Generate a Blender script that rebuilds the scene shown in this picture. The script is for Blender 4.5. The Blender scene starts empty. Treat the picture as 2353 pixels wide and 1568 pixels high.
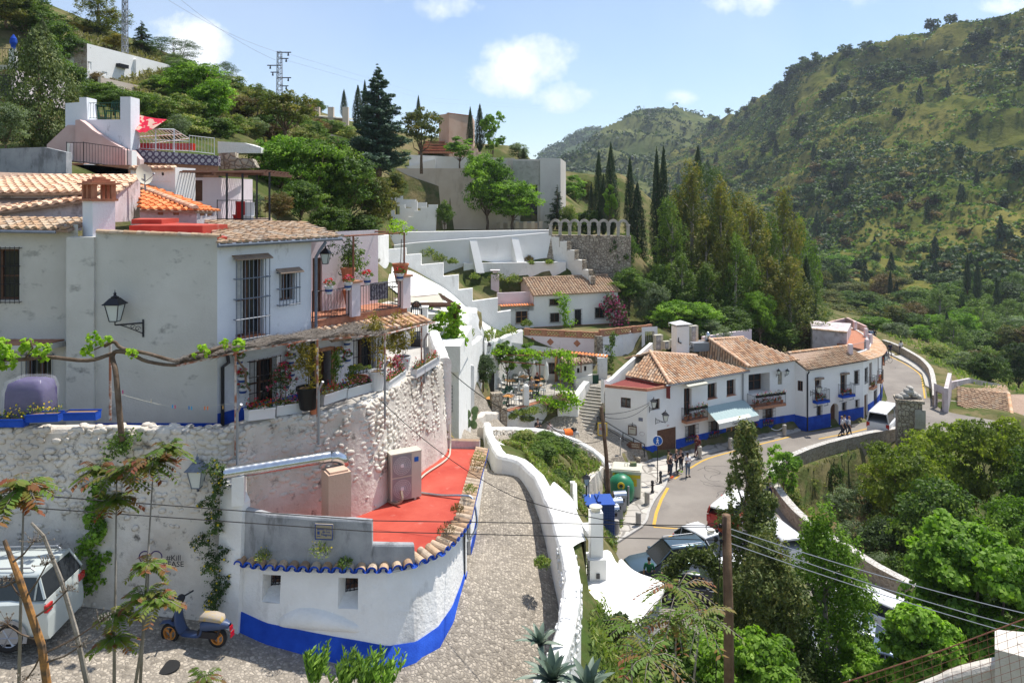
import bpy,bmesh,math,random
import numpy as np
from mathutils import Vector as Vc,Matrix as Mx,noise
cs,sn,pi,at2=math.cos,math.sin,math.pi,math.atan2;rQ,eN,is_,tP,N0=range,enumerate,isinstance,tuple,None
def V3(x,y,z):return Vc([x,y,z])
def Zv(z):return Vc([0,0,z])
DR,RR=np.random.default_rng,random.Random
class NS(dict):
 __getattr__=dict.__getitem__;__setattr__=dict.__setitem__
S=bpy.context.scene
R=math.radians
# camera, sky, sun, exposure
F,CX,HZ=1700.0,1176.0,450.0
cd=bpy.data.cameras.new('camera');cam=bpy.data.objects.new('camera',cd);S.collection.objects.link(cam)
cd.sensor_width=36;cd.lens=36*F/2352;cd.shift_y=(HZ-784)/2352;cd.clip_start=.3;cd.clip_end=9000
cam.rotation_euler=(R(90),0,0);S.camera=cam
SUN=V3(.34,.29,.90).normalized()
sl=bpy.data.lights.new('sun','SUN');so=bpy.data.objects.new('sun',sl);S.collection.objects.link(so)
sl.energy=4.3;sl.angle=R(.53);sl.color=(1,.96,.9)
so.rotation_euler=SUN.to_track_quat('Z','Y').to_euler()
W=bpy.data.worlds.new('World');S.world=W;W.use_nodes=1
def world():
 nt=W.node_tree;N=nt.nodes;L=nt.links;N.clear()
 def nd(t,**k):
  n=N.new(t)
  for a,b in k.items():setattr(n,a,b)
  return n
 def ma(op,a,b=N0,c=N0):
  n=nd('ShaderNodeMath',operation=op)
  for i,x in eN((a,b,c)):
   if x is N0:continue
   if is_(x,(int,float)):n.inputs[i].default_value=x
   else:L.new(x,n.inputs[i])
  return n.outputs[0]
 sky=nd('ShaderNodeTexSky',sky_type='NISHITA',sun_disc=0,sun_elevation=math.asin(SUN.z),sun_rotation=at2(SUN.x,SUN.y),altitude=700,air_density=1.0,dust_density=.6,ozone_density=3);tc=nd('ShaderNodeTexCoord');sp=nd('ShaderNodeSeparateXYZ');L.new(tc.outputs['Generated'],sp.inputs[0]);y=ma('MAXIMUM',sp.outputs[1],.05);s=ma('DIVIDE',sp.outputs[0],y);t=ma('DIVIDE',sp.outputs[2],y);cb=nd('ShaderNodeCombineXYZ');L.new(s,cb.inputs[0]);L.new(t,cb.inputs[1]);nz=nd('ShaderNodeTexNoise');nz.inputs['Scale'].default_value=10;nz.inputs['Detail'].default_value=9;nz.inputs['Roughness'].default_value=.62;L.new(cb.outputs[0],nz.inputs['Vector']);tot=N0
 for u,v,a,b,st in[(1165,175,95,45,.95),(1215,135,100,55,1),(1310,222,80,34,.8),(440,130,100,75,1.05),(500,180,70,60,.8),(1040,12,70,35,.5),(1560,226,50,16,.35),(1750,-10,200,45,.6),(2330,12,80,18,.6),(850,-5,60,20,.3),(395,75,60,45,.8),(-900,200,400,200,1),(3000,100,500,160,1)]:dx=ma('MULTIPLY',ma('SUBTRACT',s,(u-CX)/F),F/a*.8);dy=ma('MULTIPLY',ma('SUBTRACT',t,(HZ-v)/F),F/b*.8);d=ma('ADD',ma('MULTIPLY',dx,dx),ma('MULTIPLY',dy,dy));e=ma('MULTIPLY',ma('MAXIMUM',ma('SUBTRACT',1.35,d),0),st);tot=e if tot is N0 else ma('MAXIMUM',tot,e)
 k=ma('MULTIPLY',ma('SUBTRACT',ma('ADD',ma('MULTIPLY',nz.outputs[0],3.6),ma('MULTIPLY',tot,.95)),2.2),1.1);k=ma('MULTIPLY',ma('MINIMUM',ma('MAXIMUM',k,0),1),ma('MINIMUM',ma('MULTIPLY',tot,2.5),1));nz2=nd('ShaderNodeTexNoise');nz2.inputs['Scale'].default_value=1.7;nz2.inputs['Detail'].default_value=5;L.new(cb.outputs[0],nz2.inputs['Vector']);veil=ma('MULTIPLY',ma('MAXIMUM',ma('SUBTRACT',nz2.outputs[0],.35),0),.55);k=ma('MINIMUM',ma('ADD',ma('MULTIPLY',k,.85),ma('ADD',veil,.06)),1);mx=nd('ShaderNodeMix',data_type='RGBA');L.new(k,mx.inputs['Factor']);L.new(sky.outputs[0],mx.inputs['A']);mx.inputs['B'].default_value=(7.4,7.7,8.1,1);bg=nd('ShaderNodeBackground');bg.inputs[1].default_value=.12;L.new(mx.outputs['Result'],bg.inputs[0]);o=nd('ShaderNodeOutputWorld');L.new(bg.outputs[0],o.inputs[0])
world()
S.view_settings.view_transform='Standard';S.view_settings.look='None';S.view_settings.gamma=1;S.view_settings.exposure=0.48
S.render.engine='CYCLES'
S.cycles.max_bounces=6;S.cycles.diffuse_bounces=3;S.cycles.glossy_bounces=2;S.cycles.transmission_bounces=4;S.cycles.transparent_max_bounces=6;S.cycles.volume_bounces=0
S.cycles.caustics_reflective=0;S.cycles.caustics_refractive=0;S.cycles.use_denoising=1
# helpers
def P(u,v,Y):return Vc(((u-CX)/F*Y,Y,(HZ-v)/F*Y))
def P2(*a):return P(*a)[:2]
def G(u,v,z):return P(u,v,z*F/(HZ-v))
def G2(u,v,z):p=G(u,v,z);return(p.x,p.y)
ORG={}
def tag(o,lB=N0,cat=N0,gQ=N0,kind=N0):
 if lB:o['label']=lB
 if cat:o['category']=cat
 if gQ:o['group']=gQ
 if kind:o['kind']=kind
 return o
def T(name,lB,cat,loc=(0,0,0),gQ=N0,rz=0,local=0):o=bpy.data.objects.new(name,N0);S.collection.objects.link(o);o.location=loc;o.rotation_euler.z=rz;o.empty_display_size=.2;ORG[o.name]=Zv(0)if local else Vc(loc);return tag(o,lB,cat,gQ)
def fin(name,me,mat,parent=N0,loc=N0,sM=0):
 mats=mat if is_(mat,(list,tP))else[mat]
 for m in mats:me.materials.append(m)
 if sM:me.shade_smooth()
 o=bpy.data.objects.new(name,me);S.collection.objects.link(o)
 if parent:o.parent=parent;org=ORG[parent.name]
 elif loc is not N0:org=Vc(loc);o.location=loc
 else:org=Zv(0)
 if org.length>0:me.transform(Mx.Translation(-org))
 ORG[o.name]=org;return o
class MB:
 def __init__(s):s.v=[];s.f=[];s.m=[];s.t=[]
 def add(s,vs,fs,mi=0,t=.5):
  b=len(s.v);s.v+=[tP(x)for x in vs]
  for f in fs:s.f.append([b+i for i in f]);s.m.append(mi);s.t.append(t)
 def pY(s,pts,mi=0,t=.5):s.add(pts,[list(rQ(len(pts)))],mi,t)
 def oB(s,o,U,V,Wv,mi=0,t=.5):o,U,V,Wv=map(Vc,(o,U,V,Wv));s.add([o,o+U,o+U+V,o+V,o+Wv,o+U+Wv,o+U+V+Wv,o+V+Wv],[[3,2,1,0],[4,5,6,7],[0,1,5,4],[1,2,6,5],[2,3,7,6],[3,0,4,7]],mi,t)
 def box(s,c,d,rz=0,mi=0,t=.5):ca,sa=cs(rz),sn(rz);U=V3(ca,sa,0)*d[0];V=V3(-sa,ca,0)*d[1];Z=Zv(d[2]);s.oB(Vc(c)-U/2-V/2-Z/2,U,V,Z,mi,t)
 def tB(s,pts,r,n=6,mi=0,t=.5,cap=1):
  pts=[Vc(p)for p in pts];k=len(pts);rs=r if is_(r,(list,tP))else[r]*k;vs=[];fs=[];pu=N0
  for i,p in eN(pts):
   d=(pts[min(i+1,k-1)]-pts[max(i-1,0)]).normalized()
   if pu is N0:pu=d.cross(Zv(1))if abs(d.z)<.9 else d.cross(V3(1,0,0))
   pu=(pu-d*pu.dot(d)).normalized();w=d.cross(pu)
   for j in rQ(n):a=2*pi*j/n;vs.append(p+(pu*cs(a)+w*sn(a))*rs[i])
  for i in rQ(k-1):
   for j in rQ(n):a=i*n+j;b=i*n+(j+1)%n;fs.append([a,b,b+n,a+n])
  if cap:fs+=[list(rQ(n))[::-1],list(rQ((k-1)*n,k*n))]
  s.add(vs,fs,mi,t)
 def bar(s,a,b,w=.02,mi=0):s.tB([a,b],w/2*1.3,4,mi)
 def lt_(s,prof,c,n=12,mi=0,t=.5):
  c=Vc(c);vs=[];fs=[]
  for r,z in prof:
   for j in rQ(n):a=2*pi*j/n;vs.append(c+Vc((r*cs(a),r*sn(a),z)))
  for i in rQ(len(prof)-1):
   for j in rQ(n):a=i*n+j;b=i*n+(j+1)%n;fs.append([a,b,b+n,a+n])
  fs+=[list(rQ(n))[::-1],list(rQ((len(prof)-1)*n,len(prof)*n))];s.add(vs,fs,mi,t)
 def pz(s,pY,z0,z1,mi=0,mit=N0,t=.5):
  n=len(pY);a=z0 if is_(z0,(list,tP))else[z0]*n;b=z1 if is_(z1,(list,tP))else[z1]*n;ar=sum(pY[i][0]*pY[(i+1)%n][1]-pY[(i+1)%n][0]*pY[i][1]for i in rQ(n))
  if ar<0:pY=pY[::-1];a=a[::-1];b=b[::-1]
  vs=[(p[0],p[1],a[i])for i,p in eN(pY)]+[(p[0],p[1],b[i])for i,p in eN(pY)];s.add(vs,[[i,(i+1)%n,(i+1)%n+n,i+n]for i in rQ(n)],mi,t);s.add(vs,[list(rQ(n))[::-1]],mi,t);s.add(vs,[list(rQ(n,2*n))],mi if mit is N0 else mit,t)
 def ell(s,c,r,n=8,m=5,mi=0,t=.5,rot=N0):
  c=Vc(c);vs=[Zv(-1)];fs=[]
  for i in rQ(1,m):
   ph=-pi/2+pi*i/m
   for j in rQ(n):a=2*pi*j/n;vs.append(Vc((cs(ph)*cs(a),cs(ph)*sn(a),sn(ph))))
  vs.append(Zv(1));q=len(vs)-1
  for j in rQ(n):fs.append([0,1+(j+1)%n,1+j]);fs.append([q,1+(m-2)*n+j,1+(m-2)*n+(j+1)%n])
  for i in rQ(m-2):
   for j in rQ(n):a=1+i*n+j;b=1+i*n+(j+1)%n;fs.append([a,b,b+n,a+n])
  vs=[V3(x.x*r[0],x.y*r[1],x.z*r[2])for x in vs]
  if rot is not N0:vs=[rot@x for x in vs]
  s.add([c+x for x in vs],fs,mi,t)
 def gD(s,Rw,mi=0,t=.5,cZ=0):
  n=len(Rw[0]);vs=[p for r in Rw for p in r];fs=[]
  for i in rQ(len(Rw)-1):
   for j in rQ(n-1+cZ):a=i*n+j;b=i*n+(j+1)%n;fs.append([a,b,b+n,a+n])
  s.add(vs,fs,mi,t)
 def sweep(s,path,prof,up=Zv(1),mi=0,t=.5,cap=1):
  Rw=[];k=len(path);path=[Vc(p)for p in path]
  for i,p in eN(path):d=path[min(i+1,k-1)]-path[max(i-1,0)];d.z=0;d.normalize();sd=V3(d.y,-d.x,0);Rw.append([p+sd*a+up*b for a,b in prof])
  s.gD(Rw,mi,t,cZ=1)
  if cap:s.pY(Rw[0][::-1],mi,t);s.pY(Rw[-1],mi,t)
 def mesh(s,name):
  me=bpy.data.meshes.new(name);me.from_pydata(s.v,[],s.f)
  if s.m:me.polygons.foreach_set('material_index',s.m)
  if len(set(s.t))>1:at=me.attributes.new('tint','FLOAT','FACE');at.data.foreach_set('value',s.t)
  me.update();return me
 def to(s,name,mat,parent=N0,loc=N0,sM=0,**kw):
  if not s.f:return N0
  o=fin(name,s.mesh(name),mat,parent,loc,sM)
  if kw:tag(o,**kw)
  return o
def dup(root,loc=N0,rz=N0,sc=N0,lB=N0,gQ=N0,lvl=0):
 r=root.copy();S.collection.objects.link(r);ORG[r.name]=ORG.get(root.name,Zv(0))
 if loc is not N0:r.location=loc
 if rz is not N0:r.rotation_euler.z=rz
 if sc is not N0:r.scale=(sc,sc,sc)if is_(sc,(int,float))else sc
 if lB:r['label']=lB
 if gQ:r['group']=gQ
 for ch in list(root.children):dup(ch,lvl=lvl+1).parent=r
 return r
def npmesh(name,V,Q,tint=N0):
 me=bpy.data.meshes.new(name);nv=len(V);nq=len(Q);k=Q.shape[1];me.vertices.add(nv);me.vertices.foreach_set('co',np.asarray(V,np.float32).ravel());me.loops.add(nq*k);me.loops.foreach_set('vertex_index',np.asarray(Q,np.int32).ravel());me.polygons.add(nq);me.polygons.foreach_set('loop_start',np.arange(0,nq*k,k,dtype=np.int32))
 if tint is not N0:at=me.attributes.new('tint','FLOAT','POINT');at.data.foreach_set('value',np.asarray(tint,np.float32))
 me.update(calc_edges=1);return me
 # materials
def mk(name,c1,c2=N0,sc=2.,lo=.35,hi=.65,bump=0,bs=25.,rF=.85,mT=0,spec=.25,sT=N0,ssc=1.,samt=.5,sth=.58,sK=1.,tint=N0,vor=N0,vb=0,alpha=N0,emit=N0,dist=.02,det=6,band=N0):
 m=bpy.data.materials.new(name);m.use_nodes=1;nt=m.node_tree;N=nt.nodes;L=nt.links;b=N['Principled BSDF'];b.inputs['Roughness'].default_value=rF;b.inputs['Metallic'].default_value=mT;b.inputs['Specular IOR Level'].default_value=spec;tc=N.new('ShaderNodeTexCoord');co=tc.outputs['Object']
 def noise(scale,d=det,vec=N0,ro=.6):n=N.new('ShaderNodeTexNoise');n.inputs['Scale'].default_value=scale;n.inputs['Detail'].default_value=d;n.inputs['Roughness'].default_value=ro;L.new(vec or co,n.inputs['Vector']);return n.outputs[0]
 def ramp(x,a,c,ca=(0,0,0,1),cc=(1,1,1,1)):r=N.new('ShaderNodeValToRGB');r.color_ramp.elements[0].position=a;r.color_ramp.elements[1].position=c;r.color_ramp.elements[0].color=ca;r.color_ramp.elements[1].color=cc;L.new(x,r.inputs[0]);return r.outputs[0]
 def mix(f,a,c,bt='MIX'):
  n=N.new('ShaderNodeMix');n.data_type='RGBA';n.blend_type=bt
  for k,x in(('Factor',f),('A',a),('B',c)):
   i=n.inputs[k]if k=='Factor'else[q for q in n.inputs if q.name==k and q.type=='RGBA'][0]
   if is_(x,(int,float)):i.default_value=x
   elif is_(x,tP):i.default_value=x if len(x)==4 else(*x,1)
   else:L.new(x,i)
  return[q for q in n.outputs if q.type=='RGBA'][0]
 col=N0
 if c2 is not N0:col=ramp(noise(sc),lo,hi,(*c1,1),(*c2,1))
 if vor:v=N.new('ShaderNodeTexVoronoi');v.inputs['Scale'].default_value=vor[0];v.inputs['Randomness'].default_value=.9;ve=N.new('ShaderNodeTexVoronoi');ve.feature='DISTANCE_TO_EDGE';ve.inputs['Scale'].default_value=vor[0];ve.inputs['Randomness'].default_value=.9;wn=N.new('ShaderNodeTexNoise');wn.inputs['Scale'].default_value=vor[0]*.7;L.new(co,wn.inputs['Vector']);ad=N.new('ShaderNodeVectorMath');ad.operation='MULTIPLY_ADD';ad.inputs[1].default_value=(.35/vor[0]*2,)*3;L.new(wn.outputs['Color'],ad.inputs[0]);L.new(co,ad.inputs[2]);L.new(ad.outputs[0],v.inputs['Vector']);L.new(ad.outputs[0],ve.inputs['Vector']);sx=N.new('ShaderNodeSeparateColor');L.new(v.outputs['Color'],sx.inputs[0]);cell=ramp(sx.outputs[0],0,1,(*[max(0,x*(1-vor[3]))for x in c1],1),(*[min(1,x*(1+vor[3]))for x in(c2 or c1)],1));col=mix(.5,cell,col)if col is not N0 else cell;edge=ramp(ve.outputs['Distance'],vor[2]*.5,vor[2]);col=mix(edge,tP(vor[1]),col);vh=ve.outputs['Distance']
 if tint:
  at=N.new('ShaderNodeAttribute');at.attribute_name='tint';r=N.new('ShaderNodeValToRGB');e=r.color_ramp.elements
  while len(e)<len(tint):e.new(.5)
  for i,c in eN(tint):e[i].position=i/(len(tint)-1);e[i].color=(*c,1)
  L.new(at.outputs['Fac'],r.inputs[0]);tcol=r.outputs[0];col=mix(.35,tcol,col)if col is not N0 else tcol
 if sT:mp=N.new('ShaderNodeMapping');mp.inputs['Scale'].default_value=(1,1,1/sK);L.new(co,mp.inputs[0]);k=ramp(noise(ssc,8,mp.outputs[0],.7),sth,sth+.12);mu=N.new('ShaderNodeMath');mu.operation='MULTIPLY';mu.inputs[1].default_value=samt;L.new(k,mu.inputs[0]);col=mix(mu.outputs[0],col if col is not N0 else(*c1,1),tP(sT))
 if col is N0:b.inputs['Base Color'].default_value=(*c1,1)
 else:L.new(col,b.inputs['Base Color'])
 if bump or vb:
  bp=N.new('ShaderNodeBump');bp.inputs['Strength'].default_value=1;bp.inputs['Distance'].default_value=(bump or vb)
  if vor and vb:pw=N.new('ShaderNodeMath');pw.operation='MINIMUM';pw.inputs[1].default_value=.25;L.new(vh,pw.inputs[0]);h=pw.outputs[0];sc_=N.new('ShaderNodeMath');sc_.operation='MULTIPLY_ADD';L.new(h,sc_.inputs[0]);sc_.inputs[1].default_value=4;L.new(noise(bs,5),sc_.inputs[2]);h=sc_.outputs[0];bp.inputs['Distance'].default_value=vb
  else:h=noise(bs,6)
  L.new(h,bp.inputs['Height']);L.new(bp.outputs[0],b.inputs['Normal'])
 if alpha is not N0:b.inputs['Alpha'].default_value=alpha
 if emit:b.inputs['Emission Color'].default_value=(*emit[0],1);b.inputs['Emission Strength'].default_value=emit[1]
 return m
def lM(name,cols,trans=.35,rF=.6):
 m=bpy.data.materials.new(name);m.use_nodes=1;nt=m.node_tree;N=nt.nodes;L=nt.links;N.clear();at=N.new('ShaderNodeAttribute');at.attribute_name='tint';r=N.new('ShaderNodeValToRGB');e=r.color_ramp.elements
 while len(e)<len(cols):e.new(.5)
 for i,c in eN(cols):e[i].position=i/(len(cols)-1);e[i].color=(*c,1)
 L.new(at.outputs['Fac'],r.inputs[0]);hs=N.new('ShaderNodeHueSaturation');oi=N.new('ShaderNodeObjectInfo');mr=N.new('ShaderNodeMapRange');mr.inputs['To Min'].default_value=.8;mr.inputs['To Max'].default_value=1.2;L.new(oi.outputs['Random'],mr.inputs[0]);L.new(mr.outputs[0],hs.inputs['Value']);L.new(r.outputs[0],hs.inputs['Color']);b=N.new('ShaderNodeBsdfPrincipled');b.inputs['Roughness'].default_value=rF;b.inputs['Specular IOR Level'].default_value=.3;L.new(hs.outputs[0],b.inputs['Base Color']);t=N.new('ShaderNodeBsdfTranslucent');mc=N.new('ShaderNodeMix');mc.data_type='RGBA';mc.blend_type='MULTIPLY';mc.inputs['Factor'].default_value=1;ci=[q for q in mc.inputs if q.type=='RGBA'];L.new(hs.outputs[0],ci[0]);ci[1].default_value=(1.5,1.7,.7,1);L.new([q for q in mc.outputs if q.type=='RGBA'][0],t.inputs[0]);ms=N.new('ShaderNodeMixShader');ms.inputs[0].default_value=trans;L.new(b.outputs[0],ms.inputs[1]);L.new(t.outputs[0],ms.inputs[2]);o=N.new('ShaderNodeOutputMaterial');L.new(ms.outputs[0],o.inputs[0]);return m
M=NS()
M.white=mk('limewash_white',(.80,.78,.73),(.87,.855,.81),sc=1.2,bump=.03,bs=9,sT=(.33,.3,.26),ssc=1.1,samt=.4,sth=.56,sK=2.5,rF=.92,spec=.1)
M.white2=mk('clean_white_render',(.82,.805,.77),(.87,.86,.83),sc=.8,bump=.008,bs=20,sT=(.5,.48,.44),ssc=.8,samt=.25,sth=.62,sK=4,spec=.1)
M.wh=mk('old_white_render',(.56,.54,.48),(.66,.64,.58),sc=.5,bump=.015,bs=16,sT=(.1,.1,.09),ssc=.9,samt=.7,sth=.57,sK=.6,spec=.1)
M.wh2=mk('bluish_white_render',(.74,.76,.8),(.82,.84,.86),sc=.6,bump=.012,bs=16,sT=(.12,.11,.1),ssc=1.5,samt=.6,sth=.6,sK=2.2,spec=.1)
M.pebble=mk('whitewashed_stone',(.56,.5,.42),(.77,.71,.62),sc=.7,bump=.03,bs=8,sT=(.07,.06,.05),ssc=2.6,samt=.9,sth=.57,sK=1,spec=.1)
M.peb2=mk('whitewashed_pink_stone',(.66,.55,.5),(.78,.71,.66),sc=.9,bump=.04,bs=6,sT=(.12,.09,.07),ssc=1.8,samt=.7,sth=.57,spec=.1)
M.gyp=mk('weathered_grey_render',(.27,.28,.29),(.42,.42,.42),sc=1.1,bump=.012,bs=22,sT=(.1,.1,.1),ssc=2,samt=.6,sth=.5,sK=3,spec=.1)
M.pink=mk('pink_render',(.62,.42,.38),(.7,.52,.48),sc=.8,bump=.01,bs=18,sT=(.3,.22,.2),ssc=1,samt=.4,sth=.6,sK=2,spec=.1)
M.pinkw=mk('pale_pink_render',(.76,.64,.66),(.82,.73,.74),sc=.8,bump=.008,bs=18,sT=(.4,.33,.3),ssc=1,samt=.4,sth=.6,sK=2,spec=.1)
M.mauve=mk('mauve_render',(.5,.42,.41),(.66,.6,.6),sc=1.2,bump=.02,bs=14,sT=(.14,.11,.1),ssc=1.4,samt=.7,sth=.55,sK=1.5,spec=.1)
M.peach=mk('peach_render',(.6,.4,.29),(.68,.5,.38),sc=.6,bump=.02,bs=12,sT=(.4,.27,.2),ssc=1.2,samt=.4,sth=.58,spec=.1)
M.beige=mk('beige_render',(.66,.54,.43),(.74,.63,.52),sc=.4,bump=.02,bs=6,sT=(.36,.27,.2),ssc=.5,samt=.4,sth=.55,sK=3,spec=.1)
M.gbe=mk('grey_beige_render',(.58,.53,.47),(.66,.62,.56),sc=.3,bump=.02,bs=3,sT=(.3,.27,.23),ssc=.3,samt=.4,sth=.56,sK=4,spec=.1)
M.blue=mk('cobalt_paint',(.012,.055,.36),(.02,.09,.5),sc=2,bump=.012,bs=22,sT=(.1,.13,.3),ssc=5,samt=.5,sth=.64,spec=.2)
M.red=mk('red_roof_paint',(.42,.055,.035),(.53,.1,.065),sc=.9,bump=.006,bs=30,sT=(.62,.3,.24),ssc=2.5,samt=.55,sth=.6,spec=.2,rF=.7)
M.dkr=mk('dark_red_roof_felt',(.19,.04,.035),(.23,.055,.045),sc=3,bump=.004,bs=60)
M.tile=mk('clay_tile',(.5,.3,.18),(.6,.4,.26),sc=6,bump=.004,bs=50,tint=[(.30,.17,.10),(.62,.33,.17),(.72,.46,.27),(.78,.6,.42),(.5,.42,.33)],sT=(.1,.08,.06),ssc=3,samt=.45,sth=.58)
M.tileb=mk('brown_clay_tile',(.3,.2,.13),(.42,.3,.2),sc=6,bump=.004,bs=50,tint=[(.17,.11,.07),(.36,.22,.13),(.5,.35,.22),(.36,.29,.21)],sT=(.07,.06,.04),ssc=3,samt=.5,sth=.55)
M.tileo=mk('orange_clay_tile',(.75,.21,.06),(.85,.3,.1),sc=6,bump=.003,bs=50,tint=[(.7,.18,.05),(.82,.25,.08),(.88,.36,.15)],rF=.6)
M.tilep=mk('pale_clay_tile',(.62,.38,.23),(.74,.5,.33),sc=6,bump=.003,bs=50,tint=[(.6,.3,.17),(.75,.47,.3),(.84,.62,.44),(.8,.5,.36)],rF=.8)
M.tlo=mk('lichened_clay_tile',(.4,.28,.18),(.55,.4,.27),sc=5,bump=.012,bs=30,tint=[(.26,.16,.1),(.5,.3,.16),(.62,.47,.32),(.5,.44,.36)],sT=(.2,.16,.12),ssc=6,samt=.7,sth=.5)
M.mortar=mk('tile_mortar',(.3,.2,.14),(.42,.3,.22),sc=8,bump=.006,bs=30)
M.brick=mk('brick',(.36,.16,.09),(.48,.25,.15),sc=5,bump=.008,bs=30,sT=(.5,.42,.34),ssc=6,samt=.4,sth=.6)
M.brr=mk('red_brick',(.38,.15,.085),(.48,.22,.13),sc=5,bump=.006,bs=30)
M.wood=mk('dark_brown_wood',(.09,.04,.025),(.14,.07,.04),sc=8,rF=.5)
M.wood2=mk('honey_wood',(.42,.19,.06),(.52,.26,.09),sc=8,rF=.5)
M.owd=mk('weathered_grey_wood',(.24,.17,.12),(.36,.27,.2),sc=4,bump=.01,bs=14,sK=1,sT=(.09,.07,.05),ssc=4,samt=.7,sth=.55)
M.iron=mk('black_iron',(.016,.016,.02),rF=.5,spec=.4)
M.blg=mk('grey_blue_iron',(.13,.16,.2),(.2,.22,.26),sc=9,rF=.5,spec=.4)
M.rust=mk('rusty_white_pipe',(.55,.5,.46),(.35,.14,.08),sc=5,lo=.45,hi=.55,rF=.7)
M.rui=mk('rusted_iron',(.2,.08,.05),(.3,.13,.08),sc=9,rF=.8)
M.wpi=mk('white_painted_steel',(.7,.7,.7),rF=.5)
M.gmt=mk('grey_steel',(.3,.31,.33),rF=.45,mT=.4)
M.zinc=mk('galvanised_steel',(.62,.65,.68),(.5,.52,.55),sc=7,rF=.22,mT=.95)
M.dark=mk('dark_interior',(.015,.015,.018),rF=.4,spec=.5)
M.glass=mk('window_glass',(.02,.024,.028),rF=.08,spec=.5)
M.curtain=mk('white_curtain',(.62,.62,.6),(.5,.5,.48),sc=9)
M.lgl=mk('frosted_lamp_glass',(.62,.66,.62),rF=.35,spec=.5)
M.asphalt=mk('worn_asphalt',(.21,.185,.16),(.275,.245,.21),sc=.35,bump=.006,bs=60,sT=(.11,.1,.09),ssc=.5,samt=.3,sth=.55,rF=.9)
M.concrete=mk('kerb_concrete',(.4,.38,.35),(.5,.48,.44),sc=2,bump=.006,bs=40)
M.paving=mk('pale_stone_paving',(.42,.39,.34),(.54,.5,.44),sc=1.5,bump=.01,bs=20,vor=(.9,(.25,.23,.2,1),.06,.12),vb=.01,sT=(.26,.23,.19),ssc=1.3,samt=.5,sth=.55)
M.cobble=mk('river_pebble_paving',(.25,.215,.17),(.43,.375,.3),sc=.8,vor=(11,(.27,.235,.19,1),.12,.6),vb=.016,bs=40,sT=(.2,.17,.13),ssc=.7,samt=.4,sth=.55)
M.cobble2=mk('coarse_cobble_paving',(.3,.27,.22),(.44,.4,.34),sc=.8,vor=(5,(.3,.27,.22,1),.12,.4),vb=.02,bs=30)
M.grassy=mk('dry_grass_ground',(.075,.09,.03),(.2,.165,.085),sc=.22,lo=.4,hi=.6,bump=.12,bs=2.2,sT=(.06,.1,.025),ssc=.6,samt=.8,sth=.5,rF=1,spec=0)
M.soil=mk('brown_soil',(.2,.13,.075),(.3,.2,.11),sc=.4,bump=.08,bs=2.5,sT=(.1,.11,.04),ssc=.5,samt=.6,sth=.52,rF=1,spec=0)
M.hill=mk('hill_grass',(.08,.1,.02),(.2,.18,.05),sc=.018,lo=.38,hi=.62,bump=.8,bs=.3,sT=(.025,.045,.013),ssc=.16,samt=.85,sth=.5,rF=1,spec=0,det=12)
M.hill2=mk('far_hill_scrub',(.07,.095,.035),(.15,.16,.065),sc=.02,bump=1.,bs=.12,sT=(.04,.06,.02),ssc=.08,samt=.8,sth=.5,rF=1,spec=0,det=10)
M.hill3=mk('distant_wooded_hill',(.05,.08,.035),(.09,.12,.055),sc=.02,bump=1.,bs=.1,rF=1,spec=0,det=10)
M.masonry=mk('rubble_masonry',(.34,.28,.21),(.46,.4,.31),sc=.7,vor=(3.2,(.2,.16,.12,1),.1,.35),vb=.04,bs=14)
M.ma2=mk('tan_rubble_masonry',(.3,.23,.16),(.4,.33,.25),sc=.7,vor=(4.5,(.42,.36,.29,1),.09,.4),vb=.03,bs=14)
M.coping=mk('pale_stone_coping',(.5,.47,.42),(.6,.57,.52),sc=1.5,vor=(3.5,(.36,.33,.29,1),.07,.15),vb=.02,bs=20)
M.arch=mk('grey_limestone',(.38,.35,.3),(.5,.47,.42),sc=1.4,bump=.02,bs=10,sT=(.2,.18,.15),ssc=2,samt=.6,sth=.55)
M.bark=mk('brown_bark',(.11,.075,.05),(.2,.15,.11),sc=4,bump=.03,bs=12,rF=1,spec=0)
M.bkg=mk('grey_bark',(.22,.19,.15),(.34,.3,.25),sc=4,bump=.02,bs=12,rF=1,spec=0)
M.pwd=mk('treated_pole_wood',(.13,.075,.045),(.24,.15,.09),sc=3,bump=.01,bs=20,sT=(.06,.035,.025),ssc=6,samt=.7,sth=.5,sK=20)
M.pgr=mk('green_plastic',(.01,.16,.07),(.014,.2,.09),sc=1,rF=.4,spec=.5)
M.dgreen=mk('dark_green_plastic',(.012,.06,.035),rF=.45)
M.wpl=mk('white_plastic',(.75,.75,.73),rF=.4)
M.yellow=mk('yellow_paint',(.72,.5,.03),rF=.5)
M.ylw=mk('yellow_road_paint',(.68,.4,.05),(.55,.34,.08),sc=4)
M.cream=mk('cream_plastic',(.55,.52,.42),(.6,.57,.46),sc=2,rF=.5)
M.bluebin=mk('blue_steel',(.02,.06,.22),(.03,.08,.28),sc=3,rF=.45)
M.signblue=mk('sign_blue',(.01,.12,.5),rF=.3)
M.terracotta=mk('terracotta_pot',(.48,.17,.08),(.56,.22,.11),sc=5)
M.black=mk('black_plastic',(.012,.012,.012),rF=.4)
M.tyre=mk('tyre_rubber',(.02,.02,.02),rF=.8)
M.rim=mk('alloy_rim',(.4,.4,.42),rF=.35,mT=.7)
M.tlight=mk('red_light_lens',(.45,.01,.01),rF=.2,spec=.6)
M.hlight=mk('clear_light_lens',(.5,.52,.55),rF=.1,spec=.8)
M.orangep=mk('orange_paint',(.6,.24,.05),rF=.5)
M.table=mk('orange_table_top',(.58,.27,.08),rF=.4)
M.reed=mk('dried_reed_thatch',(.07,.055,.045),(.16,.13,.11),sc=14,bump=.03,bs=30)
def pm(name,c,rF=.35,mT=0):return mk(name,c,rF=rF,spec=.5,mT=mT)
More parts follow.
